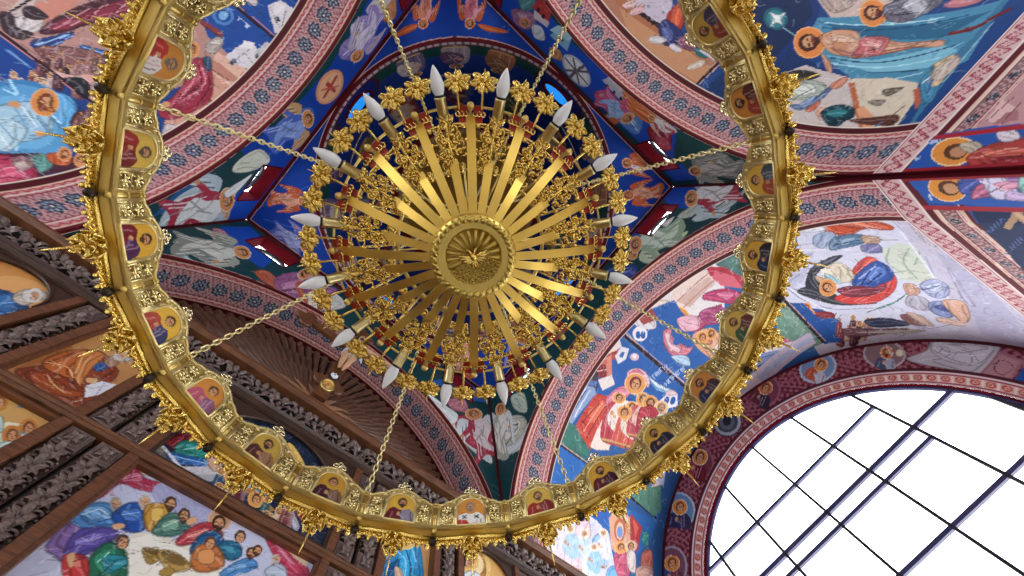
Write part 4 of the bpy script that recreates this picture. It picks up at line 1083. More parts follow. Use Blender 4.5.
FRESCO['wall_southeast'] = '''
s head -1.9 -7.7 -95.5 -8.6 4.1 681.3 6a3a24 d9704a 0 a8566a
e 9a5a6a -93.2 681.4 -27.4 -18.3 18.5 -33.3
e 7a3a4a -93.2 681.4 -24.2 -16.1 16.1 -29
s bust -2 -30.9 -90.4 -34.3 9.4 678.6 6a2a34 2a2434 5a3024 c86a44 0
e 3a3a44 -1.5 693.1 -19.3 -26.4 22.7 -25.5
e b8b4bc -1.5 693.1 -17.8 -24.3 20.9 -23.5
e 4a4a54 -1.5 693.1 -14.1 -19.3 16.5 -18.6
e 6a6a74 -1.5 693.1 -9.8 -13.4 12.8 -14.4
e 2a2a34 -4.1 696.1 -5.5 -7.6 9.1 -10.2
e 9a5a64 94.7 678.5 -29.8 -10.1 7.2 -41.4
e 7a3440 94.7 678.5 -25.8 -8.7 6.4 -36.9
s bust -14.7 -32.3 97.6 -37.4 15.4 675 a83a44 6a1a28 5a3024 d98a4a 0
e b8c8d8 183.6 630.7 -27.6 -19.5 14.8 -31.7
e 6a8ab0 183.6 630.7 -24.6 -17.4 13.5 -28.9
s bust -24.9 -22.2 187.4 -27.6 23.5 625.6 2a2a54 3a3050 6a3424 d9853c 0
e a8a0b0 251.9 563.7 -25.6 -17.8 15.4 -27.6
e 7a4a5a 251.9 563.7 -22.1 -15.3 13.8 -24.8
s bust -27.5 -18.2 256.5 -23.3 22.3 558.8 2a4a8c 7a3a3a 6a3424 d9853c 0
s head -0.9 -7.6 -186.4 -7.6 3.7 638.7 6a3a24 d9704a 0 a8566a
e b8c4d4 -182.3 630.5 -25.6 -17.3 19.3 -27.7
e 7a90b4 -182.3 630.5 -22.9 -15.4 16.7 -24
s bust 0.3 -28.6 -180.5 -28.7 9.6 626.2 c0583a b8c0cc 6a3424 d9853c 0
e b8b0b4 -251 559.7 -9.9 -27.9 23.7 -15.5
e 8a6a70 -251 559.7 -9.1 -25.6 21 -13.7
s bust -5.3 -24 -247.4 -18.4 14.4 553 4a5270 a8a8b8 5a3024 d97a4a 1
l d8d0cc 1.7 -274.3 579 -254.1 548.2
e e8d8b8 -262.2 542.5 -1.9 -3.9 6.1 -4.4
b b8b2b8 -256.8 527.6 -280.4 515.9 -298 521 -307.3 513.9 -313.1 498.6 -323.3 481.1 -323 454.7 -313.7 447.8 -273.1 444.4 -266.4 468.5 -258.3 500.9
b c8c2c8 -292.3 517.2 -305.7 509.6 -304.9 493.3 -318.1 472.2 -315.2 454 -282.6 455.8 -275.6 486.7 -280.4 505.9
l 8a868e 1 -282.9 501 -295.6 499.8 -288.8 489 -279.9 489.5
l 8a868e 1 -282.8 482.1 -296.9 482.1 -297.8 470.9 -284.9 460
l 8a868e 1 -303.8 492.6 -301.3 473.2 -288.3 453.7
l a8a2aa 1.1 -298 521 -281.6 503.4 -272.7 478.6
p 9a6a70 -272.1 443.7 -313.3 447 -310.3 420.1 -276.1 412.9
p b08084 -274.8 441.4 -309.1 443.7 -307 422.5 -280.3 416.6
l 5a2a34 0.9 -290.3 441.5 -302.2 435.7 -296.3 422.3 -282.5 424
l 5a2a34 0.9 -300.1 439.6 -284.7 435.5 -280.3 420.3
p 1f4f9c -275.1 411.1 -306.1 416 -301.7 397.6 -270.2 388.6
'''
FRESCO['wall_southeast_near'] = '''
p 2a58a8 295 371.1 334.8 367.1 341.4 276.7 299.9 263.3
s script 3.3 -2.3 302.5 0.1 -3.3 369.6 b9cbe4 3
s script 3.4 -2.5 329.7 0.1 -3.2 363.4 b9cbe4 3
e f0d0a0 314.6 341.9 5.1 -13.5 18 10
e e0913c 314.9 342.1 4.8 -12.6 16.4 9.1
e 5a3420 314.2 340.1 3.4 -7.3 9.9 5.7
e c8946a 315 339.1 2.4 -5.1 6.4 3.7
b e8e0d8 305.7 325.8 313.5 316.6 318.8 325 314.9 329.8
b 4a5aa8 305.5 329 302.6 316.2 308.4 308.7 318.9 318.8 322.5 333
b 9a6ab0 300.9 315.5 300.8 292.8 303.8 273.8 314.8 277.5 310.3 307.5
b c86a8a 309.9 315.2 312.3 300.7 322.8 301 326.3 317.8 328.3 329
b d8d0e8 303 310.4 302.2 296.9 324.6 294.4 328.2 312.5
b e8a0b8 310.3 305.6 307.6 291.7 314.4 290.7 319.2 303.3
b a8dcd0 304.5 287.2 303.8 273.8 309 266.2 328 272.4 324.6 290.9
b d8b8e0 319.3 299.7 324.6 287.5 331.4 283.1 329.9 303.6
l f0e8f0 1.1 306.4 313.7 319.3 299.7
l 6a3a6a 1.1 324.5 319.1 314 301.4
p 0f2048 342.1 335.8 339.7 276.1 530.6 337.5 489.2 353.9 411.8 342.9
p b08a6a 344.5 304.4 346 299.4 372.5 319.5 368.9 322.6
p b08a6a 340.8 303.9 360.4 296.4 368.3 300.9 350.3 309.3
p c8a484 344.4 303.4 356.2 298.5 360.9 301.6 348.7 306.8
s script 4.6 4.8 367.8 4.4 -0.2 331.2 4a6090 8
s script 5.2 5.1 401.5 4.6 -0.2 334.6 4a6090 8
'''
FRESCO['wall_northeast_far'] = '''
p 24509c 304.1 373.5 345.7 377.3 353 293.6 300.1 264.5
s script 1 4.9 335.5 -2.3 4.3 369.2 a9bcd8 5
s script 1.1 4.7 314.2 -2.3 4.3 367.4 a9bcd8 3
e f0d0a0 321.8 346 2.4 -16.4 -18.4 -13.9
e d98a3c 321.8 346 2.2 -15.2 -16.7 -12.6
e 5a3420 321.1 343.3 0.7 -9 -10 -7.3
e b88460 320.2 341.2 0.5 -6.1 -6.4 -4.7
b b8a894 330 345.7 331.7 336 325.3 325.8 317.6 327.2 322.4 338.7
b a83a34 314.8 329.5 326 320.3 329.3 303.6 334 283.1 301.5 265.3 299.3 300.4 302.7 319.9
b c85a4a 317.1 322.7 320.8 305.8 315.4 288.8 308.4 302.1
b 8a2428 309.6 312.2 309.3 285.3 304.3 266.9 300.2 293.7
l e89a84 1.2 310.8 322.9 318.1 307.9 320.5 285.1
l 5a1418 1.1 303.7 314.5 310.2 292.5
b d8c8d0 339.1 324.3 340.1 313.5 329.3 303.6 328 313.8
p b88a8c 349.4 345.8 405.7 345 430 330.5 343.8 283.8
p d8b0ac 357.4 343.4 380.4 344.7 367.7 328.6 348.3 327.2
p a06a70 349.5 333.2 363.3 332.7 364 324.8 351.5 317.5
l 7a3a44 1.2 356.9 341.3 381.3 338.3
l 7a3a44 1.1 348.3 327.2 373 328.4
'''
FRESCO['icon_blue_saint'] = '''
e d9a060 -218.8 349 26.4 4.8 18.9 -27
b 1f4f86 -236.1 325.1 -238.8 347.9 -222.3 350.1 -207.8 338.1 -204.4 321.6 -206.1 298.2
b 2f6aa8 -233.9 330.8 -233.3 347.1 -220.9 344.1 -210.2 325.1 -215.6 314.1
l 8ab4dc 1 -227.3 328.8 -224.3 345.2
l 8ab4dc 0.9 -218.1 324.3 -215.4 338.7
l 12305a 1.2 -223.4 329.2 -210.7 332
b c8b8a8 -229.2 347.6 -234 361.6 -228.6 371.1 -221.8 366.8 -220.3 355.2 -220.2 345.7
b d8d4d0 -231.7 356.9 -232.1 367 -225.2 368.9 -221 358.4 -223.8 351.5
s head 6.5 -1.6 -226.2 -4.1 6.6 360.7 d8d4d0 - 1
'''
FRESCO['icon_orange_saint'] = '''
p a86a3a -172 293.1 -173.9 336.8 -130.6 307.8 -122.6 285.1
b 8a3a1c -169.9 292.4 -168.1 302.4 -166.5 308.5 -169.6 325.1 -162.4 343.5 -153.4 345.7 -141.6 340.4 -135.7 335.7 -128.8 317.2 -121.7 301.5 -122.2 291.4 -130.3 291.7 -145.3 286.9 -159.3 289.2
b b8602c -168.8 309.2 -170.5 326 -165.3 338.9 -155.5 337.8 -152.3 320.9 -148.1 310.9 -157.6 305.7
b c87a3c -149.7 312.6 -161.4 328.9 -161.5 342.5 -154.2 344.5 -149.5 329.1 -144.4 315.9 -139.7 307.1
b a04a20 -163.2 294.4 -160.2 302.1 -144.2 301.6 -133.7 304.1 -135.3 295.5 -148.2 289.8
b d89050 -159.6 303 -149.2 298.7 -139.7 296.8 -148.4 296.2
l f0b878 0.7 -167.5 311.1 -158.2 316.5 -148.1 310.9
l f0b878 0.7 -150.6 315.3 -160 331
l 5a2410 0.8 -163.4 305.3 -150.3 308.1 -139 304.5
l 5a2410 0.8 -148.1 310.9 -137.5 306.4 -136.7 311
l f0b878 0.5 -154.3 299.2 -142.6 296.6
l 5a2410 0.6 -156.9 306.7 -143.5 305.9
b 1f4a90 -149.5 329.1 -149.8 337.4 -144 336.9 -143.9 326.6
b a8846a -150.7 340.5 -150.3 350.7 -142.5 343.6 -144 336.9
b c8c0bc -155.7 357 -151.6 363.7 -140.9 355.3 -145.1 349
s head 5.6 0 -149.1 -4 6 354.9 c8c4c0 - 1
p e4e4ec -138.6 310.4 -135.8 321.4 -128.5 325.1 -125.7 313.7 -130.8 300.8
l 8a8a9c 0.5 -135.2 309.3 -131.1 319.9
l 8a8a9c 0.5 -128.3 307.1 -133.5 320.7
b d8a878 -143.7 316.9 -139 321.1 -136.7 316.5 -140.5 313.4
l f0e0c0 0.6 -132.1 292.8 -130.1 298.3
'''
FRESCO['icon_burial'] = '''
b 6a1420 -70.2 305 -66.8 325.7 -59.6 319.2 -61.9 300.5
b 8a1c28 -69.9 301.3 -66.2 317.3 -60.6 305.7
p 7a7068 -73 292.6 -70.4 298.7 -45.7 288.3 -48.7 282.4
b 1f7a6a -63.9 306.8 -57.8 316.6 -42.4 326.4 -30.3 316 -32.5 302.5 -48.1 295.3 -58.5 295.8
b 2f9a90 -59.9 308.3 -51.1 318.5 -40.7 319.3 -45.8 306.7
l 9ad8cc 1 -57.3 304.6 -44.2 320.5
b 1f5a9c -65.5 295.4 -52.3 301.2 -32.3 310.4 -30.8 303.9 -47.3 294.1 -56.6 290
b 2a6ac0 -60.8 295.7 -46.6 300.3 -32.4 306.4 -44.4 297.2
l 8ac0f0 1 -60 294.5 -38.3 303.4
p c8c4c8 -52.7 287.9 -44.1 286 -22.4 303.1 -31.6 305.1
p a8a4ac -44.1 286 -22.4 303.1 -20.2 297.5 -35.5 284.2
p e0dce0 -70.3 296.9 -69.2 298.7 -46.4 289.4 -47.5 287.5
b c8a080 -40.9 307.3 -35.7 315.8 -27.4 306.9 -31.1 300.2
b 5ab0e8 -7.3 300.4 0.1 311.6 16 314.1 24.3 309.1 14.6 305.8 0.5 300.9
b b8e0f4 -4.3 304.5 5.6 311.9 18.1 310.1 5.7 306.5
l f4fafc 1.1 -4.7 305.3 8.4 312.1 21.5 308.9
p a8743c -4 299.4 0.3 306.2 24.6 297.2 20.7 291.4
b 12203a -16.8 290 -2.6 296.9 21.1 293.3 4.2 285.1
p a8a4b0 26.7 307.2 32.8 309.7 48.3 294.7 47.2 287.8
p c8c4d0 29.5 305.7 32.6 307.1 46.6 293.6 44.9 291
b 8a1c34 37.4 309.3 47.2 310.7 51.8 300.1 43.8 301.6
b d8a03a 3.9 364.3 14.2 363.7 29.1 352.8 28.5 339.3 14.1 349.5
e e0b860 17.3 356.8 2 4.8 14.5 -11.9
s head 3.2 -1.4 -17.2 1 4.2 305.6 5a3424 d89a50 1 e8c080
s head 3.3 -1.1 7.9 1 4 297.5 5a3424 d89a50 0 e8c080
s crowd 22.8 -9.3 -9 6 28.7 285.7 2a4a6a 6a2a34 4a2c1c 7 c8904a
s crowd 24.8 -6.1 31.2 6.1 29.3 284.1 3a5a5a 7a3a3a 4a2c1c 7 c8904a
'''
FRESCO['icon_blue_mantle'] = '''
p a89a70 112.2 320.6 122.4 335.4 132.8 289.3 121.7 283.8
b 8a9ab0 124.3 303.9 130.2 325.7 136.1 310.4 131.8 293.5
b 1a86c4 124.1 294.2 136.2 323.6 149.8 344.5 158.8 345.3 165.6 326.4 165.4 305.8 124.9 281
b 2aa8e0 136.6 321.2 150.5 340.4 158.2 327.8 156.5 301.3 146.7 296.4
b 0f5a94 130.9 297.7 140.5 315.4 142 294 130.5 288.2
l 9adcf8 1.3 139.1 322.6 148.5 317.1 149.2 297.6
l 9adcf8 1.5 150.9 337.7 158.9 322.8
l 0a3f70 1.7 146.4 329.5 154.4 315.1 154.1 300.1
l 0a3f70 1.3 133.7 309.1 141.2 298.3
b e0b898 138.2 306.5 144.7 307.4 149.2 297.6 141.6 296.1
s head 7.3 -0.1 144.2 3.1 7.8 342.6 1a86c4 e0b868 0 f0d8a0
b d8b078 113.9 324.4 123 332.8 128.7 319.4 119.8 311.6
'''
FRESCO['icon_pale_saint'] = '''
e e8c078 221.6 350.9 31.5 16.8 -0.4 -30.1
b c88a3a 202 352.1 222 375.8 239.7 379.4 245.4 357.6 231.1 338.8 205.9 326.1
e f0d8a0 221.7 353.9 20.8 11.2 -0.2 -17.2
s head 8.2 0.8 221.7 3.9 7.8 358.4 8a6a40 e8b860 0 f4e4b8
b d8e4ea 211.9 334.5 224.9 348.3 238.1 347.9 237.2 331 212.1 318.9
b a8c8dc 215.1 330.8 231.2 341.6 230.7 327.9
'''
FRESCO['icon_children'] = '''
b 4ab0dc -154.5 281.4 -149.9 284.8 -138.6 282.8 -141 278 -144.7 271.8 -147.5 272.7
b 8ad4f0 -150.6 279.6 -147.9 282.8 -143 279.9 -145.7 274.7
e e0d8c0 -126.5 246.2 2.7 12.5 14.7 -9.5
e c8d8c4 -124 236.5 8.3 7 12.3 -11.5
s head 2.6 -2.4 -131.2 0.5 3.4 253 7a4a2c c8803a 0 d8a060
s head 2.7 -2.5 -130.3 0.5 3.6 261.8 7a4a2c c8803a 0 d8a060
s head 2.1 -2.7 -153.7 0.8 3.3 267.7 7a4a2c b8803a 0 d8a060
b b8dcd8 -131.8 257.5 -128.2 257.6 -125.2 264 -126.8 269.6 -121.4 264.1 -123.8 255
b c8e0d8 -130.4 245.7 -124.9 250.7 -117.3 245.1 -118.1 235.7 -124.2 233.5
l f0f4ea 0.7 -126.9 245.8 -119.9 245.9
l 8ab0a8 0.6 -123.8 239.5 -119.2 243.5
b b8ccc0 -147.7 251.9 -146.2 260.6 -136.4 253 -137.3 245.6
'''
FRESCO['icon_supper'] = '''
p c4c6de -72.4 279.5 -35.1 279.4 26.6 276.6 49.7 247.6 -53.1 195.9 -69.6 240.6
p e0cbb0 -72.4 279.5 -47.4 280.6 -35.1 279.4 -55.7 276.8 -65.9 271.3 -70.5 260.2
b d8c0a0 -71.6 272.6 -60.2 278.8 -53.3 275.2 -65.5 270.1
b c83a5c -72.2 239.3 -75.1 254.7 -70.7 272.2 -60.1 269 -44.4 275.2 -33.8 284.7 -34 278.6 -45.7 265.8 -59 260.1 -68.8 258.2 -69.4 246.1
b e07a94 -72.6 253.3 -67.3 269.7 -60.6 266.4 -70.1 259.1
l 8a1c3a 0.7 -69.4 243.9 -70.3 257.9 -64.4 267.3
l 8a1c3a 0.8 -60.9 265.1 -47.8 268.7 -38.2 278.4
e a8a8cc -18.8 264 14.9 -0.5 2.2 -13.6
e a4a4c8 -37.8 267.4 14 2.4 3.9 -10.4
p ddd6c8 -42.5 230.5 -38.3 236.9 -29.5 242.3 -5.9 242.5 17.7 238.6 32.4 231.9 -23.8 204.6 -36.9 210.1
p eee8dc -39.5 230.5 -32.9 238.2 -7.5 239.8 15.9 235.8 24.3 227.9 -21.8 205.6
l b8ae9c 0.5 -35.5 225.7 -19.6 229.3 4.8 231.8
b 8a6aa8 -68.3 209.8 -71.5 229.7 -64.9 229.7 -55.9 227 -52 213.6 -52.7 206.1 -60.9 206.9
b 4a86c8 -70.1 226.2 -72.3 235.7 -65 243.1 -56.7 241.6 -49.4 235.1 -52.7 228.8 -62.4 224.8
b 7ab0e4 -70.7 234 -64.5 240.5 -56.2 237 -62.6 230.6
l c4e0f8 0.7 -68.6 231.2 -64.3 238 -57 236.8
l 24508c 0.7 -62.4 227.6 -56.9 234.9
b 5a4a9c -60.1 211.2 -63.1 222.8 -52.5 231.4 -45.6 229.4 -47.7 220.1 -51.8 212.2 -53.7 207.6
b 7a6ac0 -60.3 216.2 -57.6 223.7 -50 228.3 -50.9 219.8
l a89ae0 0.5 -58.7 215.7 -53.5 225.8
s head 2.9 -2.4 -60.4 1.1 3.5 244.8 a09890 - 1
b e0b088 -52.7 233.9 -47.6 237.2 -45.8 235 -50 231.7
b 1f4fa0 -57.2 239 -55.4 249.8 -46.8 253.2 -38.7 246.5 -38.3 237.7 -44.2 234 -52.4 235.4
b 4a7ac8 -54.9 242.6 -49.1 248.9 -42.9 243.5 -48.9 239.6
l a8c8f0 0.6 -53.1 241.4 -46.9 247.6
s head 3.3 -2.1 -49.4 1 4 254.6 b8a898 - 1
b c8923c -46.8 252.9 -41.7 259 -35.3 258.3 -30.6 246.8 -34.6 239.7 -41.8 244.2
b e0b860 -43 252.9 -37.9 256.3 -34.3 249 -38.1 246.5
s head 3.5 -2 -36.7 1 4.2 261.6 4a3020 - 1
b 4a7a6c -33.6 241.4 -33.1 255.9 -22.5 257.9 -17.5 253.7 -20.9 244.7 -28.8 240
b 7aa490 -32 246.9 -27.8 254.4 -22.9 250.3 -27.7 243.8
l b8d4c4 0.6 -30.4 245.7 -26 253.7
s head 3.6 -1.9 -25.1 1 4.2 258.7 4a2c1c - 1
b d8a478 -22 257.5 -19 262 -15.9 259 -19 254.6
e d8b09a -4.8 268.5 6.7 4.3 4.7 -7.4
e c89a7c -4.8 268.5 5.9 3.8 4.1 -6.4
b b83a44 -18.3 242.8 -15.7 256 -8.1 263.3 2.5 260 5.3 252.2 -6.1 247.8 -14.7 240.5
b d86a68 -16.3 248.4 -8.6 257.8 -2.3 254.5 -9.9 247.7
b 1f5a8c -9.1 251.2 -2.5 260 7.5 254.1 3.6 247.3 -6.8 239.2
l f0b0a8 0.6 -14.5 247.4 -7.4 258
s head 4.2 -1.9 -3.9 1.3 4.8 265.7 3a2418 - 1
b 1f6a8c 6.3 249.6 6.2 256.5 15.1 259.4 20.8 253.3 16.5 246.5 9.9 247.2
b 4a9ab4 6.8 252.1 13.1 255.6 15.6 251.4
s head 3.8 -1.2 13.4 0.9 4.1 264.1 3a2418 - 0
b c8743c -4.3 235.9 -5.4 246 3.4 251.1 14.1 243.8 11.1 236 2.5 231.5
b e0985c -3.1 242.7 3.6 247.6 8.3 240.4 1.1 236.5
s head 3.6 -0.6 -0.7 0.1 3.7 250.5 6a3c20 - 0
b 4a8ac8 15.4 237.1 20.8 248.4 27.9 254.5 34.1 251.2 25.6 240.3 18.8 234.8
b 7ab4e4 17.5 240.1 24.5 249.2 28 246.7
s head 3.5 -0.9 25.9 0.7 3.7 257.6 4a2c1c - 1
b 1f6a4c -44.1 205.8 -48.5 215.9 -46.5 224.8 -37.4 224 -29.8 216.8 -25.9 208.3 -37 199.5
b 3a9a74 -45.9 213.1 -44.9 221.1 -39.3 220.4 -36.3 209.3
b 2a8a9a -43.4 216.6 -35.5 221 -31.1 217.7 -35.9 209.8
l a8e0c8 0.5 -43.5 212.8 -42.6 219.9
l 0f3a28 0.6 -37.9 208 -36.7 216.5
s head 3.5 -1.4 -41.5 0.2 3.5 227.5 4a3020 - 0
b c83a3a -57.8 207.3 -56 211 -49.8 212.6 -42.8 206.7 -39.7 201.6 -46.8 198
b e07a70 -54.9 206.7 -52.5 210.6 -47.7 207.1
b d8a478 -56.8 208.9 -55.9 212.1 -51.6 208.3 -51.4 204.9
b a8843c -30.4 229.1 -27.8 231.5 -21.2 232.3 -18.5 228.7 -21.4 223.2 -26.5 225.3
e 6a5020 -25.6 229.9 4 0.8 0.8 -1.6
b b8944a -22.8 232 -14.5 235.7 -2.4 233.1 -2.4 229.2 -9.8 224.3 -17.3 227.1
e 7a6030 -12.9 232.1 8 0.2 0.8 -3.1
b a8843c -14.2 223.8 -9.1 226.6 -7.7 222.3 -13.4 220.5
e d8a478 -49.3 234.9 2 1.3 1.1 -1.3
l 8a7a5c 0.5 -35.6 222.2 -31.9 225.1
l 8a7a5c 0.4 -25.5 237 -20.4 239
b c83a5c 20.1 282.1 30 281.5 42.4 275.8 54.7 270.2 68.3 266.7 70 257.2 61.6 255.2 48.1 259.4 30.5 271.3
b e07a94 27 278.9 39.3 273.3 57.1 266 47.8 265.7
p dcc4a4 38 276.6 64.4 278.1 65.5 267.7 53.9 270
s saint 16.5 -6.3 48.8 6.2 16.1 243.4 6a9ac8 c8d4e8 4a2c1c - 1
s head 3.3 -0.7 28.6 0.6 3.4 261.2 4a2c1c - 1
s head 3 -0.4 43.2 0.4 3.2 262 b0a8a0 - 1
b b8c4d8 40.1 250.4 46.1 260.3 54.3 257.7 54.1 248.8
'''


# ------------------------------------------------------------------ camera
cd = bpy.data.cameras.new('camera'); cam = bpy.data.objects.new('camera', cd); COL.objects.link(cam)
cd.sensor_fit = 'HORIZONTAL'; cd.sensor_width = 36.0; cd.lens = 410.57/1024*36.0; cd.clip_start = .02; cd.clip_end = 200
cam.matrix_world = Matrix(((0.75260, -0.61877, -0.22519, -.16), (-0.64866, -0.75552, -0.09188, 0), (-0.11328, 0.21522, -0.96997, EYE), (0, 0, 0, 1)))
scene.camera = cam

# ================================================================== THE ROOM
ARMS = {'southeast': lambda a, o: (a, o), 'northwest': lambda a, o: (-a, o), 'northeast': lambda a, o: (o, -a), 'southwest': lambda a, o: (o, a)}
ARM_END = {'southeast': 6.6, 'northwest': 9.0, 'northeast': 9.0, 'southwest': 4.6}
def vault_r(arm, a): return R+(0.36*np.clip((a-3.62)/2.98, 0, 1) if arm == 'southeast' else 0*a)
def vault_c(arm, a): return ZC-(0.20*np.clip((a-3.62)/2.98, 0, 1) if arm == 'southeast' else 0*a)
RED = '5a0d18'
def stack(arm, a, o, z):
    x, y = ARMS[arm](a, o); return np.stack([x.ravel(), y.ravel(), z.ravel()+EYE], -1)
def fresco_object(name, verts, faces, P):
    return tag(put(name, make_mesh(name, verts, faces, M['fresco'], True, P.c)), kind='structure')

VAULT_BASE = {'southeast': '2f5c96', 'northwest': '1f3f80', 'northeast': '1c3f78', 'southwest': '2a2430'}
for arm in ARMS:
    end = ARM_END[arm]; step = .0125 if arm == 'southeast' else .0145
    fine = {'southeast': 6.6, 'northwest': 6.6, 'northeast': 6.0, 'southwest': 4.6}[arm]
    av = np.concatenate([np.arange(A, fine, step), np.linspace(fine, end, 8)]) if end > fine else np.append(np.arange(A, end, step), end)
    ph = np.linspace(-PI/2, PI/2, int(PI*R/step))
    a, f = np.meshgrid(av, ph, indexing='ij'); r = vault_r(arm, a); o = r*np.sin(f); z = vault_c(arm, a)+r*np.cos(f)
    P = Paint(a, f*3, VAULT_BASE[arm])
    paint_script(P, FRESCO.get('vault_'+arm, ''))
    if arm != 'southwest': brushwork(P, 3200, len(arm)+av.size)
    s = P.v*R/3+.05; t = P.u-A
    star_band(P, s, t-.035, BAND-.06, (t > .035) & (t < BAND-.02))
    P.c[t <= .035] = hexc(RED); P.c[(t >= BAND-.03) & (t < BAND+.055)] = hexc('4a0a14'); P.c[np.abs(t-BAND-.06) < .007] = hexc('e8d8c8')
    fresco_object('ceiling_vault_'+arm, stack(arm, a, o, z), grid_faces(*a.shape), P)
    # side walls below the springing line
    for sg, side in ((-1, 'near'), (1, 'far')):
        shown = (arm, sg) in (('southeast', -1), ('northeast', 1))
        zz = np.linspace(2.3, 1, 90 if shown else 30)*1.0
        k = np.linspace(0, 1, 150 if shown else 40)
        aw = av[::1 if shown else 6]; aw = np.append(aw, end) if aw[-1] < end else aw
        a, q = np.meshgrid(aw, k, indexing='ij'); top = vault_c(arm, a); z = 2.2+(top-2.2)*q; o = sg*vault_r(arm, a)
        P = Paint(a, ZC-(top-z), '14295a'); d = ZC-P.v; t = P.u-A; m = np.ones(len(d), bool)
        P.c[d > .36] = hexc('23498c')
        knot_band(P, P.u+.1, d, .29, d <= .29); P.c[(d > .29) & (d < .37)] = hexc(RED)
        star_band(P, P.u, d-.37, .24, (d >= .37) & (d < .61) & (t > .46), ground='7d6a66', star='141a26', pale='6e7480', pitch=.25)
        P.c[(d >= .61) & (d < .63)] = hexc('d9b9a8'); P.c[(d >= .63) & (d < .66)] = hexc(RED)
        paint_script(P, FRESCO.get('wall_%s_%s' % (arm, side), ''))
        P.c[(np.abs(t-.43) < .03) & (d > .29)] = hexc('a0202c'); P.c[(t < .03) & (d > .29)] = hexc('8a1420')
        fresco_object('wall_%s_%s' % (arm, side), stack(arm, a, o, z), grid_faces(*a.shape), P)
        lo = MB(); e = len(av)-1
        for a0, a1 in ((A, 3.62), (3.62, end)):
            p = [ARMS[arm](x, sg*float(vault_r(arm, np.array(x)))) for x in (a0, a1)]
            lo.add([(*p[0], -EYE), (*p[1], -EYE), (*p[1], 2.25), (*p[0], 2.25)], [(0, 1, 2, 3)])
        struct('wall_%s_%s_lower' % (arm, side), lo, M['cream'])

# walls of the tower over the four arches
TW = [(1.78, 2.50), (-2.50, -1.78)]; TWZ = (7.52, 8.25)
for arm in ARMS:
    th = np.concatenate([[0], np.linspace(0, PI, 620), [PI]]); q = np.linspace(0, 1, 135)
    th, q = np.meshgrid(th, q, indexing='ij'); c, s = np.cos(th), np.sin(th)
    reach = np.minimum(A/np.maximum(np.abs(c), 1e-9), (ZT-ZC)/np.maximum(s, 1e-9))
    rr = R+(reach-R)*q; o = rr*c; z = ZC+rr*s
    o[0] = np.linspace(R, A, 135); o[-1] = -np.linspace(R, A, 135); z[0] = z[-1] = -EYE
    P = Paint(o, z, '1d4ba0'); g = P.v
    P.c[:] = hexc('123f44')
    paint_script(P, FRESCO.get('tower_'+arm, '')); brushwork(P, 900, len(arm), .11, .012, .12)
    d = np.hypot(P.u, P.v-ZC)-R
    P.c[(d < .05)] = hexc(RED); P.c[(d > .05) & (d < .062)] = hexc('d8b0a0')
    P.c[(P.v > ZT-.05)] = hexc(RED); P.c[np.abs(P.u) > A-.035] = hexc('4a0a14'); P.c[(P.v < ZC)] = hexc('8a1420')
    co, cz = (o[1:, 1:]+o[:-1, :-1])/2, (z[1:, 1:]+z[:-1, :-1])/2
    keep = np.ones(co.shape, bool)
    for x0, x1 in TW: keep &= ~((co > x0) & (co < x1) & (cz > TWZ[0]) & (cz < TWZ[1]))
    fresco_object('wall_tower_'+arm, stack(arm, np.full_like(o, A), o, z), grid_faces(*o.shape, keep), P)
# their small windows: deep oxblood reveals, white panes behind a dark arch
wn = 2
for arm in ARMS:
    for x0, x1 in TW:
        z0, z1 = TWZ; D = .21; m = MB()
        def q4(*p): m.add([(*ARMS[arm](a, o), z) for a, o, z in p], [(0, 1, 2, 3)])
        b = .03
        for (u0, u1, w0, w1) in ((x0-b, x1+b, z1, z1+b), (x0-b, x1+b, z0-b, z0), (x0-b, x0, z0, z1), (x1, x1+b, z0, z1)):
            q4((A-.012, u0, w0), (A-.012, u1, w0), (A-.012, u1, w1), (A-.012, u0, w1))
        q4((A-.012, x0, z1), (A-.012, x1, z1), (A+D, x1, z1), (A+D, x0, z1)); q4((A-.012, x0, z0), (A-.012, x1, z0), (A+D, x1, z0), (A+D, x0, z0))
        q4((A-.012, x0, z0), (A-.012, x0, z1), (A+D, x0, z1), (A+D, x0, z0)); q4((A-.012, x1, z0), (A-.012, x1, z1), (A+D, x1, z1), (A+D, x1, z0))
        w = struct('window_%d' % wn, m, M['red_plaster']); wn += 1
        cx, hw = (x0+x1)/2, (x1-x0)/2; f = MB()
        t = np.linspace(0, PI, 15); arc = [(cx+hw*.86*math.cos(k), z0+.34+hw*.86*math.sin(k)) for k in t]
        arc = [(cx+hw*.86, z0+.02)]+arc+[(cx-hw*.86, z0+.02)]
        f.tube([(*ARMS[arm](A+D-.02, o), z) for o, z in arc], .034, 6)
        f.tube([(*ARMS[arm](A+D-.02, cx), z0), (*ARMS[arm](A+D-.02, cx), z0+.34+hw*.86)], .012, 6)
        world('frame', f, M['frame_dark'], w)
        p = MB(); p.add([(*ARMS[arm](A+D, o), z) for o, z in ((x0, z0), (x1, z0), (x1, z1), (x0, z1))], [(0, 1, 2, 3)])
        world('pane', p, M['glass'], w)

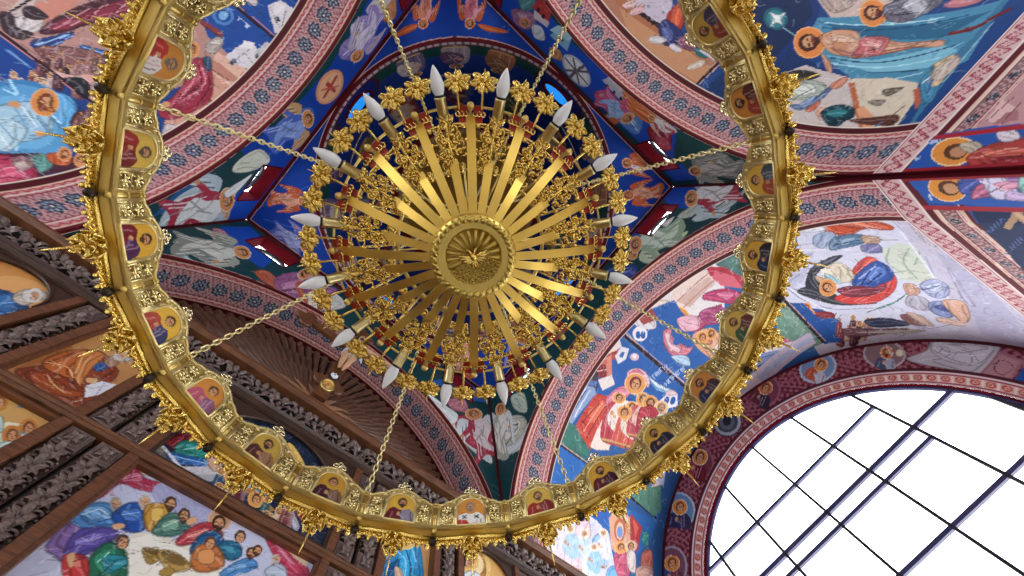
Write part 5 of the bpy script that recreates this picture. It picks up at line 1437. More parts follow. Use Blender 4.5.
# flat blue corners of the ceiling round the drum
RD = 2.90; ZD = 10.5
th = np.linspace(0, 2*PI, 1201); q = np.linspace(0, 1, 70); th, q = np.meshgrid(th, q, indexing='ij')
reach = np.minimum(A/np.maximum(np.abs(np.cos(th)), 1e-9), A/np.maximum(np.abs(np.sin(th)), 1e-9))
rr = RD+(reach-RD)*q; x = rr*np.cos(th); y = rr*np.sin(th)
P = Paint(x, y, '123f9c'); paint_script(P, FRESCO.get('ceiling_corners', '')); brushwork(P, 500, 4, .1, .012, .1)
d = np.hypot(P.u, P.v)-RD; e = A-np.maximum(np.abs(P.u), np.abs(P.v))
P.c[d < .06] = hexc(RED); P.c[(d > .06) & (d < .075)] = hexc('d8b0a0'); P.c[e < .05] = hexc('4a0a14'); P.c[(e > .05) & (e < .062) & (d > .07)] = hexc('d8b0a0')
fresco_object('ceiling_corners', np.stack([x.ravel(), y.ravel(), np.full(x.size, ZT+EYE)], -1), grid_faces(*x.shape), P)
# drum and dome
th = np.linspace(0, 2*PI, 1001); zv = np.linspace(ZT, ZD, 110); th, z = np.meshgrid(th, zv, indexing='ij')
P = Paint(th*3, z, '0c2f78'); h = P.v-ZT
P.c[h < .75] = hexc('0f3a36'); P.c[(h > .7) & (h < .76)] = hexc('16407a')
for k in range(20):
    an = (k+.5)*2*PI/20; u = an*3
    if min(abs((an % (PI/2))), PI/2-(an % (PI/2))) < .16: continue
    cols = [('9a8a92', '5a3a5a'), ('a86a4a', '8a5a3a'), ('8a4a5a', 'b9a8a4'), ('6a5a7a', 'c2b0a8')][k % 4]
    Frame(P, (-1.45, 0, u, 0, 1.45, ZT+.24)) and S_saint(Frame(P, (-1.45, 0, u, 0, 1.45, ZT+.24)), cols[0], cols[1], '5a3a28', 'b9764a', '1')
for k in range(4):
    u = k*PI/2*3
    for uu in (u, u+6*PI): P.blob([(uu-.56, ZT+.22), (uu+.56, ZT+.22), (uu+.56, ZT+1.0), (uu, ZT+1.42), (uu-.56, ZT+1.0)], '3a0a14'); P.blob([(uu-.50, ZT+.25), (uu+.50, ZT+.25), (uu+.50, ZT+1.0), (uu, ZT+1.36), (uu-.50, ZT+1.0)], '0a2166')
P.c[h < .04] = hexc(RED); b = (h >= .04) & (h < .17); P.c[b] = hexc('c9b4b4'); P.c[b & (np.abs(((P.u*7) % 1)-.5) < .16)] = hexc('6a4a5a'); P.c[(h >= .17) & (h < .2)] = hexc('6a1420')
P.c[h > ZD-ZT-.09] = hexc('c2a070')
cu, cz = ((th[1:, 1:]+th[:-1, :-1])/2*3) % (1.5*PI), (z[1:, 1:]+z[:-1, :-1])/2-ZT
cu = np.minimum(cu, 1.5*PI-cu); hole = (cu/.37)**2+((cz-.78)/.39)**2 < 1
fresco_object('wall_drum', np.stack([(RD*np.cos(th)).ravel(), (RD*np.sin(th)).ravel(), z.ravel()+EYE], -1), grid_faces(*th.shape, ~hole), P)
M['blue_plaster'] = simple('blue_plaster', '0c2f7a', .55, var=.1, vscale=8)
for k in range(4):
    T = np.array(Matrix.Rotation(k*PI/2, 4, 'Z')); t = np.linspace(0, PI, 17)
    prof = [(-.38*math.cos(2*a), ZT+.78+.40*math.sin(2*a)) for a in t[:-1]]
    m = MB(); n = len(prof)
    m.add([(RD-.03, o, z) for o, z in prof]+[(RD+.03, o*.99, z) for o, z in prof], [(i, (i+1) % n, (i+1) % n+n, i+n) for i in range(n)], T)
    w = struct('window_%d' % wn, m, M['blue_plaster'], True); wn += 1
    p = MB(); p.add([(RD+.02, o*.99, z) for o, z in prof], [tuple(range(n))], T); world('pane', p, M['blue_glass'], w)
    f = MB(); f.tube([(RD-.02, o, z) for o, z in prof], .035, 6, closed=True, T=T); world('surround', f, M['red_plaster'], w)
el = np.linspace(0, PI/2-.02, 60); th = np.linspace(0, 2*PI, 200); th, el = np.meshgrid(th, el, indexing='ij')
P = Paint(th*2, el*2.9, '0d3384')
for k in range(12): S_saint(Frame(P, (-1.2, 0, (k+.5)*2*PI/12*2, 0, 1.5, .3)), ['8a3a30', '4a5a7a', '7a6a3a'][k % 3], ['c2a890', '5a2a3a', '3a5a4a'][k % 3])
P.c[np.abs(P.v-2.2) < .1] = hexc('7a1a20'); P.c[np.abs(P.v-2.4) < .06] = hexc('c2a070'); P.c[P.v > 2.46] = hexc('b98a3a')
fresco_object('ceiling_dome', np.stack([(RD*np.cos(el)*np.cos(th)).ravel(), (RD*np.cos(el)*np.sin(th)).ravel(), (ZD+RD*np.sin(el)).ravel()+EYE], -1), grid_faces(*th.shape), P)
m = MB(); m.lathe([(.12, ZD+2.86), (.12, ZD+2.95)], 24); struct('ceiling_dome_cap', m, M['gold_plain'])

# end wall of the southeast arm with the great arched window
XE = 6.6; XW = 6.70; WC = 3.63; WR = 2.60; WB = .2
tt = np.linspace(-.28, 1.28, 900); q = np.linspace(0, 1, 62); tt, q = np.meshgrid(tt, q, indexing='ij')
th = np.clip(tt, 0, 1)*PI; low = np.where(tt < 0, -tt, np.where(tt > 1, tt-1, 0))*(WC-WB)/.28
ro, co = vault_r('southeast', np.array(XE)), vault_c('southeast', np.array(XE))
yi = WR*np.cos(th); zi = WC+WR*np.sin(th)-low; yo = ro*np.cos(th); zo = co+ro*np.sin(th)-low*(co-WB)/(WC-WB)
y = yi+(yo-yi)*q; z = zi+(zo-zi)*q
P = Paint(y, z, '7a2e3a'); qq = q.ravel(); ss = (np.clip(tt, 0, 1)*PI*3+np.where(tt < 0, tt, np.where(tt > 1, tt-1, 0))*12).ravel()
n1 = .5*(np.sin(ss*38)*np.sin(qq*47)+np.sin(ss*61+qq*20)*np.sin(qq*33-ss*9)); P.c[n1 > .14] = hexc('a2606a'); P.c[n1 < -.27] = hexc('5a1a26')
for k in range(10):
    sc = (k+.5)*PI*3/10; ds = ss-sc; cr = (np.abs(ds) < .22) & (np.abs(qq-.68) < .2) & ((np.abs(ds-.0) < .012) | (np.abs(ds-.09) < .012) | (np.abs(ds+.09) < .012) | (np.abs(qq-.68) < .02)); P.c[cr] = hexc('9c5c66')
paint_script(P, FRESCO.get('wall_southeast', ''))
t1 = qq < .27; tb = qq/.27
P.c[t1] = hexc('ecdcd6'); k = (ss/.17) % 1; dd = np.hypot((k-.5)*.17, (tb-.5)*.26)
P.c[t1 & (tb > .22) & (tb < .78)] = hexc('e7b9a8'); mm = t1 & (tb > .24) & (tb < .76)
P.c[mm & (np.abs(dd-.045) < .013)] = hexc('c0564a'); P.c[mm & (dd < .018)] = hexc('c0564a'); P.c[mm & (np.abs(np.abs(k-.5)-.5) < .09)] = hexc('f2e2da')
P.c[t1 & ((np.abs(tb-.17) < .05) | (np.abs(tb-.83) < .05))] = hexc('a8485a'); P.c[t1 & (tb < .05)] = hexc('8a2a3a')
P.c[(qq >= .27) & (qq < .32)] = hexc('5e1422'); P.c[np.abs(qq-.325) < .010] = hexc('2f0810'); P.c[np.abs(qq-.275) < .010] = hexc('3a0a14'); P.c[qq > .93] = hexc('4a0a16')
fresco_object('wall_southeast', np.stack([np.full(y.size, XE), y.ravel(), z.ravel()+EYE], -1), grid_faces(*y.shape), P)
m = MB(); m.add([(XE, -3.3, -EYE), (XE, 3.3, -EYE), (XE, 3.3, WB+.02), (XE, -3.3, WB+.02)], [(0, 1, 2, 3)]); struct('wall_southeast_lower', m, M['cream'])
# the window: splayed reveal, frame, mullions, transoms, one pane
t = np.linspace(0, PI, 60); ring = [(WR, WB)]+[(WR*math.cos(a), WC+WR*math.sin(a)) for a in t]+[(-WR, WB)]
ring2 = [(o*.99, WC+(z-WC)*.99 if z > WC else z) for o, z in ring]; n = len(ring)
m = MB(); m.add([(XE, o, z) for o, z in ring]+[(XW, o, z) for o, z in ring2], [(i, (i+1) % n, (i+1) % n+n, i+n) for i in range(n)])
win = struct('window_1', m, M['red_plaster'], True)
f = MB(); f.tube([(XW-.02, o, z) for o, z in ring2], .035, 6, closed=True); world('frame', f, M['frame'], win)
def reach_z(o): return WC+math.sqrt(max(0, (WR*.99)**2-o*o))
def reach_y(z): return math.sqrt(max(0, (WR*.99)**2-max(0, z-WC)**2))
for o in (2.55-.85*.97, .9, .04, -.81, -1.67, -2.5):
    h = reach_z(o)
    if h-WB > .3: m = MB(); m.box(XW-.05, XW-.01, o-.021, o+.021, WB, h); world('mullion', m, M['frame_dark'], win)
for z, w, lim in ((5.18, .022, 1.67), (4.58, .030, 9), (4.35, .024, 1.67), (3.55, .025, 9), (2.7, .024, 9), (1.9, .024, 9), (1.1, .024, 9)):
    y = reach_y(z); m = MB(); m.box(XW-.045, XW+.01, -min(y, lim), y, z-w, z+w); world('transom', m, M['frame'], win)
m = MB(); m.add([(XW+.015, o, z) for o, z in ring2], [tuple(range(n))]); world('pane', m, M['glass'], win)
# the two far arms end in walls with tall windows (unseen, added to let daylight flood in), the sanctuary in a plain wall
for arm in ('northwest', 'northeast'):
    e = ARM_END[arm]; m = MB(); F = lambda o, z: (*ARMS[arm](e, o), z)
    wy, w0, w1 = 2.2, -.6, 5.6
    for y0, y1, z0, z1 in ((-3, 3, w1, 7.2), (-3, 3, -EYE, w0), (-3, -wy, w0, w1), (wy, 3, w0, w1)): m.add([F(y0, z0), F(y1, z0), F(y1, z1), F(y0, z1)], [(0, 1, 2, 3)])
    struct('wall_'+arm, m, M['cream'])
    m = MB()
    for y in (-wy, -wy/3, wy/3, wy): m.tube([F(y, w0), F(y, w1)], .04, 6)
    for z in (w0, 1.5, 3.6, w1): m.tube([F(-wy, z), F(wy, z)], .04, 6)
    w = struct('window_%d' % wn, m, M['frame']); wn += 1
    m = MB(); m.add([F(-wy, w0), F(wy, w0), F(wy, w1), F(-wy, w1)], [(0, 1, 2, 3)]); world('pane', m, M['glass'], w)
m = MB(); m.add([(-3, 4.6, -EYE), (3, 4.6, -EYE), (3, 4.6, 7.1), (-3, 4.6, 7.1)], [(0, 1, 2, 3)]); struct('wall_southwest', m, M['cream'])
m = MB(); m.add([(-9.2, -9.2, -EYE), (9.2, -9.2, -EYE), (9.2, 9.2, -EYE), (-9.2, 9.2, -EYE)], [(0, 1, 2, 3)]); struct('floor', m, M['marble'])

# ================================================================== THE ICONOSTASIS
YI = 2.80; TOPZ = 4.30
ico = tag(empty('iconostasis', (0, YI, 0)), 'tall carved walnut altar screen crowned by a half round sunburst of dark slats', 'altar screen')
def bx(name, x0, x1, z0, z1, y0, y1, mat='wood'):
    m = MB(); m.box(x0, x1, YI+y0, YI+y1, z0, z1); return world(name, m, M[mat], ico)
XL, XR = -4.0, 4.2
# boards behind everything
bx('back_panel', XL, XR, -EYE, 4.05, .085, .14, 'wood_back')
# cornice, frieze trough, lower moulding, beam, lower rail
m = MB(); prof = [(-.035, 4.27), (-.075, 4.30), (-.075, 4.335), (-.02, 4.36), (-.02, 4.385), (.14, 4.385), (.14, 4.27)]
v = [(x, YI+y, z) for x in (XL, XR) for y, z in prof]; n = len(prof)
m.add(v, [tuple(range(n)), tuple(range(2*n-1, n-1, -1))]+[(i, (i+1) % n, (i+1) % n+n, i+n) for i in range(n)]); world('cornice', m, M['wood'], ico)
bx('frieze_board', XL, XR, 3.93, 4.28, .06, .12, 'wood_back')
m = MB(); prof = [(-.06, 3.84), (-.045, 3.87), (-.06, 3.90), (-.03, 3.935), (.12, 3.935), (.12, 3.82), (-.02, 3.82)]
v = [(x, YI+y, z) for x in (XL, XR) for y, z in prof]; n = len(prof)
m.add(v, [tuple(range(n)), tuple(range(2*n-1, n-1, -1))]+[(i, (i+1) % n, (i+1) % n+n, i+n) for i in range(n)]); world('moulding', m, M['wood_dark'], ico)
# carved vine frieze
def vine(m, x0, x1, zc, h, y, unit=.26, flip=1, seed=1):
    rg = random.Random(seed); n = max(1, round((x1-x0)/unit)); unit = (x1-x0)/n
    for k in range(n):
        cx = x0+(k+.5)*unit; s = 1 if k % 2 else -1
        t = np.linspace(0, 3.2*PI, 22); rr = h*.36*(1-t/(3.9*PI))
        m.tube([(cx+r*math.cos(a+s), y-.012+.006*math.sin(a), zc+s*r*math.sin(a+s)) for r, a in zip(rr, t)], .011, 5)
        m.ball((cx, y-.02, zc), .022, 6)
        for q in range(8):
            a = q*PI/4+rg.uniform(-.3, .3); m.leaf((cx+h*.2*math.cos(a), y-.006, zc+h*.2*math.sin(a)), (math.cos(a+.7*s), -.25, math.sin(a+.7*s)), (0, -1, 0), h*rg.uniform(.22, .34), h*.085, .35)
        for q in (-1, 1):
            for zz in (-1, 1): m.leaf((cx+q*unit*.34, y-.004, zc+zz*h*.30), (q*.9, -.2, zz*.55), (0, -1, 0), h*.24, h*.08, .35)
m = MB(); vine(m, XL+.05, XR-.05, 4.105, .33, YI+.055, .25); world('carved_frieze', m, M['wood_carved'], ico)
# posts with carved strips
def acanthus(m, x, z0, z1, w, y, unit=.24, seed=2):
    rg = random.Random(seed); n = max(1, round((z1-z0)/unit)); u = (z1-z0)/n
    for k in range(n):
        zc = z0+(k+.5)*u
        for q in range(6):
            a = PI/2+q*PI/3; L = w*(.42 if q % 3 else .62)
            m.leaf((x+.010*math.cos(a), y, zc+.010*math.sin(a)), (math.cos(a), -.30, math.sin(a)), (0, -1, 0), L, w*.12, .30)
        for s in (-1, 1):
            t = np.linspace(0, 1.6*PI, 10); m.tube([(x+s*(w*.26+w*.15*math.cos(a)), y-.010, zc+u*.42+w*.13*math.sin(a)) for a in t], .009, 5)
            m.leaf((x, y, zc-u*.45), (s*.7, -.3, .8), (0, -1, 0), w*.55, w*.12, .3)
        m.ball((x, y-.014, zc), .014, 6)
    for k in range(2*n):
        for s in (-1, 1): m.ball((x+s*w*.40, y, z0+(k+.5)*u/2), .010, 6)
def block(m, x, z, w, y):
    m.box(x-w/2, x+w/2, y-.015, y+.03, z-w/2, z+w/2); m.tube([(x+w*.36*c, y-.02, z+w*.36*s) for c, s in ((1, 1), (-1, 1), (-1, -1), (1, -1))], .010, 5, closed=True)
    for q in range(4): a = q*PI/2+PI/4; m.leaf((x, y-.015, z), (math.cos(a), -.2, math.sin(a)), (0, -1, 0), w*.40, w*.12, .25)
def post(xc, half, z0, z1, double, name='post'):
    s0 = MB()
    for s in (-1, 1): s0.box(xc+s*half-.034, xc+s*half+.034, YI-.03, YI+.09, z0, z1)
    p = world(name, s0, M['wood'], ico)
    w = (half-.034)*(.92 if double else 1.75); xs = (xc-(half-.034)*.52, xc+(half-.034)*.52) if double else (xc,)
    for x in xs:
        b = MB(); b.box(x-w/2, x+w/2, YI+.025, YI+.06, z0+.02, z1-.02); world('carved_strip_board', b, M['wood_dark'], p)
        m = MB(); acanthus(m, x, z0+w*.9, z1-w*.9, w, YI+.02, .135, int(x*10)); block(m, x, z0+w*.48, w*.88, YI+.01); block(m, x, z1-w*.48, w*.88, YI+.01)
        world('carved_strip', m, M['wood_carved'], p)
UP, LO = (2.826, 3.82), (.6, 2.75)
for s in (-1, 1):
    post(s*.985, .225, *UP, True); post(s*.985, .225, *LO, True)
    post(s*1.93, .145, *UP, False)
    post(s*3.02, .145, *UP, False); post(s*3.02, .145, *LO, False)
m = MB(); prof = [(-.030, 2.755), (-.045, 2.770), (-.035, 2.79), (-.048, 2.805), (-.030, 2.825), (.09, 2.825), (.09, 2.75)]
v = [(x, YI+y, z) for x in (XL, XR) for y, z in prof]; n = len(prof)
m.add(v, [tuple(range(n)), tuple(range(2*n-1, n-1, -1))]+[(i, (i+1) % n, (i+1) % n+n, i+n) for i in range(n)]); world('beam', m, M['wood'], ico)
bx('plinth', XL, XR, -EYE, .6, -.05, .12, 'wood')
# rails that frame the icons of the upper and lower rows
CELLS = {'up': [(-2.84, -2.11), (-1.75, -1.245), (-.725, .725), (1.245, 1.75), (2.11, 2.84)], 'lo': [(-2.84, -2.11), (-1.75, -1.245), (-.725, .725), (1.245, 1.75), (2.11, 2.84)]}
# carved sunburst: slats fanning from a low centre to the arch above
fan = MB(); FA = np.array([.03, 2.93, 4.42]); NS = 58
for k in range(NS):
    a = PI*(k+.5)/NS; end = np.array([2.93*math.cos(a), 3.64, ZC+2.90*math.sin(a)])
    if end[2] < 4.40: end[2] = 4.40+.0*k
    d = end-FA; L = np.linalg.norm(d); d /= L; side = np.cross(d, np.array([0, -1., .35])); side /= np.linalg.norm(side); nn = np.cross(side, d); nn = nn if nn[1] < 0 else -nn
    steps = 9
    for q in range(steps):
        t0, t1 = .10+.90*q/steps, .10+.90*(q+1)/steps+.004; w0, w1 = .0115+.052*t0*L/2.9, .0115+.052*t1*L/2.9; b0, b1 = .012+.012*(q % 2), .026+.012*(q % 2)
        p = []
        for t, w, b in ((t0, w0, b0), (t1, w1, b1)):
            c = FA+d*t*L; p += [c-side*w, c-side*w*.45+nn*b*1.3, c+side*w*.45+nn*b*1.3, c+side*w, c+side*w-nn*.02, c-side*w-nn*.02]
        fan.add(p, [(i, (i+1) % 6, (i+1) % 6+6, i+6) for i in range(6)]+[(5, 4, 3, 2, 1, 0), (6, 7, 8, 9, 10, 11)])
ros = MB()
for k in range(19):
    a = PI*k/18; ros.leaf(FA+np.array([0, -.03, .02]), (math.cos(a), .25*math.sin(a), math.sin(a)), (0, -1, .2), .62 if k % 2 else .42, .045, .08)
ros.ball(FA+np.array([0, -.02, 0]), .11, 10, (1, .6, 1))
sun = world('sunburst', fan, M['wood_fan'], ico); world('rosette', ros, M['wood_light'], sun)
# dark back of the arch behind the fan and the boards that carry it
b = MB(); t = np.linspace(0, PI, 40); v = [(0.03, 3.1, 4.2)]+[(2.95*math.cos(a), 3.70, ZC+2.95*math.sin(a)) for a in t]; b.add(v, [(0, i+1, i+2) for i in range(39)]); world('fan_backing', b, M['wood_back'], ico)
bx('fan_shelf', -2.94, 2.94, 4.30, 4.385, .10, .85, 'wood_dark')

# painted crucifix standing on the cornice
cx0, cy0 = -.0, 2.70
cru = tag(empty('crucifix', (cx0, cy0, 4.385+EYE)), 'tall wooden crucifix with trefoil ends and a pale carved figure before the sunburst', 'crucifix')
lean = Matrix.Identity(4)
m = MB(); m.box(-.085, .085, .0, .05, .0, 2.05); m.box(-.72, .72, .0, .05, 1.36, 1.53)
def trefoil(x, z, dx, dz):
    for ox, oz in ((dx*.10, dz*.10), (-dz*.11, dx*.11), (dz*.11, -dx*.11)):
        m.lathe([(.004, -.002), (.085, 0), (.095, .02), (.085, .05), (.004, .052)], 18, Matrix.Translation((x+ox, 0, z+oz)) @ Matrix.Rotation(-PI/2, 4, 'X'))
trefoil(-.74, 1.445, -1, 0); trefoil(.74, 1.445, 1, 0); trefoil(0, 2.06, 0, 1); trefoil(0, .34, 0, -1)
def raw(name, mb, mat, parent, smooth=True): v, f = mb.arrays(); return put(name, make_mesh(name, v, f, M[mat], smooth), parent)
cross = raw('cross', m, 'wood', cru, False)
m = MB(); m.tube([(.075*math.cos(a), -.012, .26+.105*math.sin(a)) for a in np.linspace(0, 2*PI, 25)[:-1]], .014, 6, closed=True); raw('medallion_rim', m, 'gold_plain', cross)
x, z = np.meshgrid(np.linspace(-1, 1, 24), np.linspace(-1, 1, 24), indexing='ij'); ex = x*np.sqrt(1-z*z/2)*.075; ez = z*np.sqrt(1-x*x/2)*.105
P = Paint(x, z, 'd99a4a'); S_bust(Frame(P, (.9, 0, 0, 0, .9, -.1)), 'a8643a', 'e2b878', '7a4a28', 'e8b45a', '1', 'c98a3a')
put('medallion', make_mesh('medallion', np.stack([ex.ravel(), np.full(ex.size, -.012), .26+ez.ravel()], -1), grid_faces(24, 24), M['icon'], True, P.c), cross)
m = MB(); m.ball((0, -.02, .50), .055, 10, (.9, .6, 1)); m.ball((0, -.03, .455), .030, 8, (1, .7, .8)); raw('skull', m, 'bulb', cross)
m = MB()
for s in (-1, 1): m.ball((s*.02, -.05, .505), .013, 6)
m.ball((0, -.052, .475), .008, 6); m.lathe([(.05, 0), (.075, .005), (.075, .012), (.05, .016)], 18, Matrix.Translation((0, .0, .50)) @ Matrix.Rotation(PI/2, 4, 'X')); raw('skull_hollow', m, 'dark_cup', cross)
# the body: one skinned surface
M['flesh'] = simple('carved_flesh', 'C79A72', .5, var=.06, vscale=9); M['linen'] = simple('pale_blue_linen', 'B9C6D6', .6, var=.08, vscale=9); M['hair'] = simple('brown_hair', '4A2C1C', .6, var=.1)
def skin_body(name, pts, edges, root, mat, parent, lvl=2):
    me = bpy.data.meshes.new(name); me.from_pydata([p[:3] for p in pts], edges, []); o = put(name, me, parent); me.materials.append(M[mat])
    sk = o.modifiers.new('skin', 'SKIN'); me.skin_vertices.new() if not me.skin_vertices else None
    for i, p in enumerate(pts): d = me.skin_vertices[0].data[i]; d.radius = (p[3], p[4]); d.use_root = i == root
    sb = o.modifiers.new('smooth', 'SUBSURF'); sb.levels = sb.render_levels = lvl
    return o
y = -.045
B = [(0, y, 1.00, .088, .055), (0, y, 1.10, .078, .050), (0, y-.005, 1.22, .088, .056), (0, y, 1.34, .10, .058), (0, y, 1.42, .038, .036), (.01, y-.015, 1.48, .040, .042), (.012, y-.02, 1.545, .058, .060), (.012, y-.015, 1.61, .046, .05),
     (.12, y, 1.37, .044, .040), (.30, y, 1.40, .034, .032), (.36, y+.005, 1.41, .030, .028), (.56, y+.01, 1.445, .022, .020), (.60, y+.01, 1.45, .026, .013), (.66, y+.01, 1.455, .018, .009),
     (-.12, y, 1.37, .044, .040), (-.30, y, 1.40, .034, .032), (-.36, y+.005, 1.41, .030, .028), (-.56, y+.01, 1.445, .022, .020), (-.60, y+.01, 1.45, .026, .013), (-.66, y+.01, 1.455, .018, .009),
     (.06, y-.005, .93, .056, .054), (.05, y-.045, .74, .044, .044), (.045, y-.02, .62, .036, .038), (.025, y-.015, .50, .024, .026), (.03, y-.04, .45, .024, .018), (.035, y-.05, .41, .018, .012),
     (-.06, y-.005, .93, .056, .054), (-.045, y-.05, .74, .044, .044), (-.035, y-.025, .62, .036, .038), (-.02, y-.02, .50, .024, .026), (-.025, y-.045, .45, .024, .018), (-.03, y-.055, .41, .018, .012)]
B = [(a, b, c+.18, d, e) for a, b, c, d, e in B]
body = skin_body('body', B, [(0, 1), (1, 2), (2, 3), (3, 4), (4, 5), (5, 6), (6, 7), (3, 8), (8, 9), (9, 10), (10, 11), (11, 12), (12, 13), (3, 14), (14, 15), (15, 16), (16, 17), (17, 18), (18, 19), (0, 20), (20, 21), (21, 22), (22, 23), (23, 24), (24, 25), (0, 26), (26, 27), (27, 28), (28, 29), (29, 30), (30, 31)], 0, 'flesh', cru)
m = MB(); m.lathe([(.085, .86), (.112, .92), (.108, 1.02), (.100, 1.09), (.09, 1.10)], 20, Matrix.Translation((0, y, .16)) @ Matrix.Diagonal((1.0, .66, 1, 1)))
for k in range(6): m.tube([(-.10, y-.05-.006*k, 1.06-.025*k+.18), (0, y-.082, 1.03-.028*k+.18), (.10, y-.05, 1.07-.03*k+.18)], .010, 5)
m.leaf((.10, y-.03, 1.20), (.35, -.1, -1), (0, -1, 0), .26, .035, .1); raw('loincloth', m, 'linen', body)
m = MB(); m.ball((.012, y+.005, 1.755), .066, 10, (1, .9, 1.2)); m.tube([(-.04, y-.01, 1.75), (-.06, y+.0, 1.66), (-.06, y, 1.58)], [.03, .024, .012], 6); m.tube([(.06, y-.01, 1.75), (.08, y+.0, 1.66), (.075, y, 1.58)], [.03, .024, .012], 6); m.ball((.012, y-.045, 1.675), .034, 8, (1, .8, 1.3)); raw('hair', m, 'hair', body)
m = MB()
for s in (-1, 1): m.ball((.012+s*.021, y-.075, 1.742), .006, 6)
m.ball((.012, y-.08, 1.722), .010, 6, (.7, 1.2, 1.4)); m.tube([(-.006, y-.074, 1.698), (.03, y-.074, 1.698)], .004, 5); raw('face_features', m, 'flesh', body)
m = MB(); m.lathe([(.004, 0), (.13, .002), (.135, .008), (.13, .014), (.004, .016)], 28, Matrix.Translation((.012, y+.045, 1.74)) @ Matrix.Rotation(PI/2, 4, 'X')); raw('halo', m, 'gold_plain', cru)

# the icons, each in its own frame
def icon_painting(x0, x1, z0, z1, label, key, ground, arch=False, group='icons set in the altar screen'):
    ic = tag(empty('icon_painting', (0, YI, (z0+z1)/2+EYE)), label, 'painting', group)
    n = int((x1-x0)/.006); k = int((z1-z0)/.006); x, z = np.meshgrid(np.linspace(x0, x1, n), np.linspace(z0, z1, k), indexing='ij')
    P = Paint(x, z, ground); paint_script(P, FRESCO.get(key, '')); brushwork(P, int(700*(x1-x0)), len(key), .06, .006, .6)
    v = np.stack([x.ravel(), np.full(x.size, YI+.03), z.ravel()+EYE], -1)-np.array(ic.location)
    put('painted_panel', make_mesh('painted_panel', v, grid_faces(n, k), M['icon'], True, P.c), ic)
    m = MB(); w = .03
    for a, b, c, d in ((x0-w, x0, z0-w, z1+w), (x1, x1+w, z0-w, z1+w), (x0, x1, z0-w, z0), (x0, x1, z1, z1+w)): m.box(a, b, YI-.012, YI+.05, c, d)
    if arch:
        cx, r = (x0+x1)/2, (x1-x0)/2; t = np.linspace(0, PI, 25); c = z1-r
        for s in (0, 12):
            q = [(cx+r*math.cos(a), c+r*math.sin(a)) for a in t[s:s+13]]; corner = (x1, z1) if s == 0 else (x0, z1)
            vv = [(px, YI+yy, pz) for yy in (.0, .029) for px, pz in q+[corner]]; L = len(q)+1
            m.add(vv, [tuple(range(L)), tuple(range(2*L-1, L-1, -1))]+[(i, (i+1) % L, (i+1) % L+L, i+L) for i in range(L)])
        m.tube([(px, YI-.004, pz) for px, pz in [(cx+r*.99*math.cos(a), c+r*.99*math.sin(a)) for a in t]], .013, 6)
    world('frame', m, M['wood_dark'] if arch else M['wood'], ic)
    return ic
icon_painting(-2.82, -2.13, 2.86, 3.80, 'arched icon of a white haired saint in a blue robe on orange ground', 'icon_blue_saint', 'c98a4a', True)
icon_painting(-1.73, -1.26, 2.86, 3.80, 'icon of a seated saint in orange robes holding a white book', 'icon_orange_saint', 'c08a52')
icon_painting(-.70, .70, 2.86, 3.80, 'wide arched icon with mourners in green and blue above the supper painting', 'icon_burial', '16223a', True)
icon_painting(1.26, 1.73, 2.86, 3.80, 'icon of a figure wrapped in a bright blue mantle', 'icon_blue_mantle', 'c99a62')
icon_painting(2.13, 2.82, 2.86, 3.80, 'arched icon of a haloed saint on pale gold ground, next to the blue mantled figure', 'icon_pale_saint', 'd9a860', True)
icon_painting(-2.82, -1.26, 1.6, 2.72, 'icon of small haloed children with a blue cloth on a tan ground', 'icon_children', 'c79a5c')
icon_painting(-.70, .70, 1.35, 2.72, 'large painting of a supper with apostles round a white table', 'icon_supper', 'b9bcd4')

# ================================================================== THE CHOROS: a ring of 24 gilded icon panels
CX, CY = .03, .145; CZ = 1.80; CR = 1.418; NP = 24; HALF = CR*math.tan(PI/NP)
choros = tag(empty('choros', (CX, CY, CZ+EYE)), 'great gilded ring chandelier of hinged icon panels hanging round the smaller lamp', 'ring chandelier')
def arch_pts(w, h0, n=12): return [(-w, 0)]+[(-w*math.cos(PI*k/n), h0+w*math.sin(PI*k/n)) for k in range(n+1)]+[(w, 0)]
def crest():
    half = [(HALF-.012, .0), (HALF-.012, .158), (.150, .162), (.126, .180), (.098, .186), (.076, .205), (.048, .224), (.020, .232)]
    return half+[(-x, z) for x, z in reversed(half)]
def panel_mesh():
    m = MB(); c = crest()
    m.prism(c, 0, .012)                                             # the plate
    top = [p for p in c if p[1] > .1]
    m.tube([(x, -.002, z) for x, z in top], .0065, 6)               # rope edge and a row of beads
    e = np.array(top); seg = np.linalg.norm(np.diff(e, axis=0), axis=1); cum = np.concatenate([[0], np.cumsum(seg)])
    for s in np.arange(.01, cum[-1], .017):
        i = min(np.searchsorted(cum, s, side='right')-1, len(seg)-1); p = e[i]+(e[i+1]-e[i])*(s-cum[i])/seg[i]; q = (e[i+1]-e[i])/seg[i]; n = np.array([-q[1], q[0]])
        n = n if n[1] > 0 else -n; m.ball((p[0]+n[0]*.008, .004, p[1]+n[1]*.008), .0085, 6)
        m.ball((p[0]-n[0]*.016, -.002, p[1]-n[1]*.016), .0045, 5)
    a = arch_pts(.075, .114); m.tube([(x, -.004, z+.012) for x, z in a], .006, 6, closed=True)   # arched frame of the icon
    a2 = arch_pts(.085, .114); m.tube([(x, -.001, z+.012) for x, z in a2[1:-1]], .0035, 5)
    for x, z in ((-.05, .196), (.05, .196), (0, .212), (-.09, .172), (.09, .172)):
        m.leaf((x, 0, z-.008), (x*2, -.2, 1), (0, -1, 0), .026, .009, .3); m.leaf((x, 0, z-.004), (1, -.2, .5), (0, -1, 0), .018, .006, .3); m.leaf((x, 0, z-.004), (-1, -.2, .5), (0, -1, 0), .018, .006, .3)
    return m
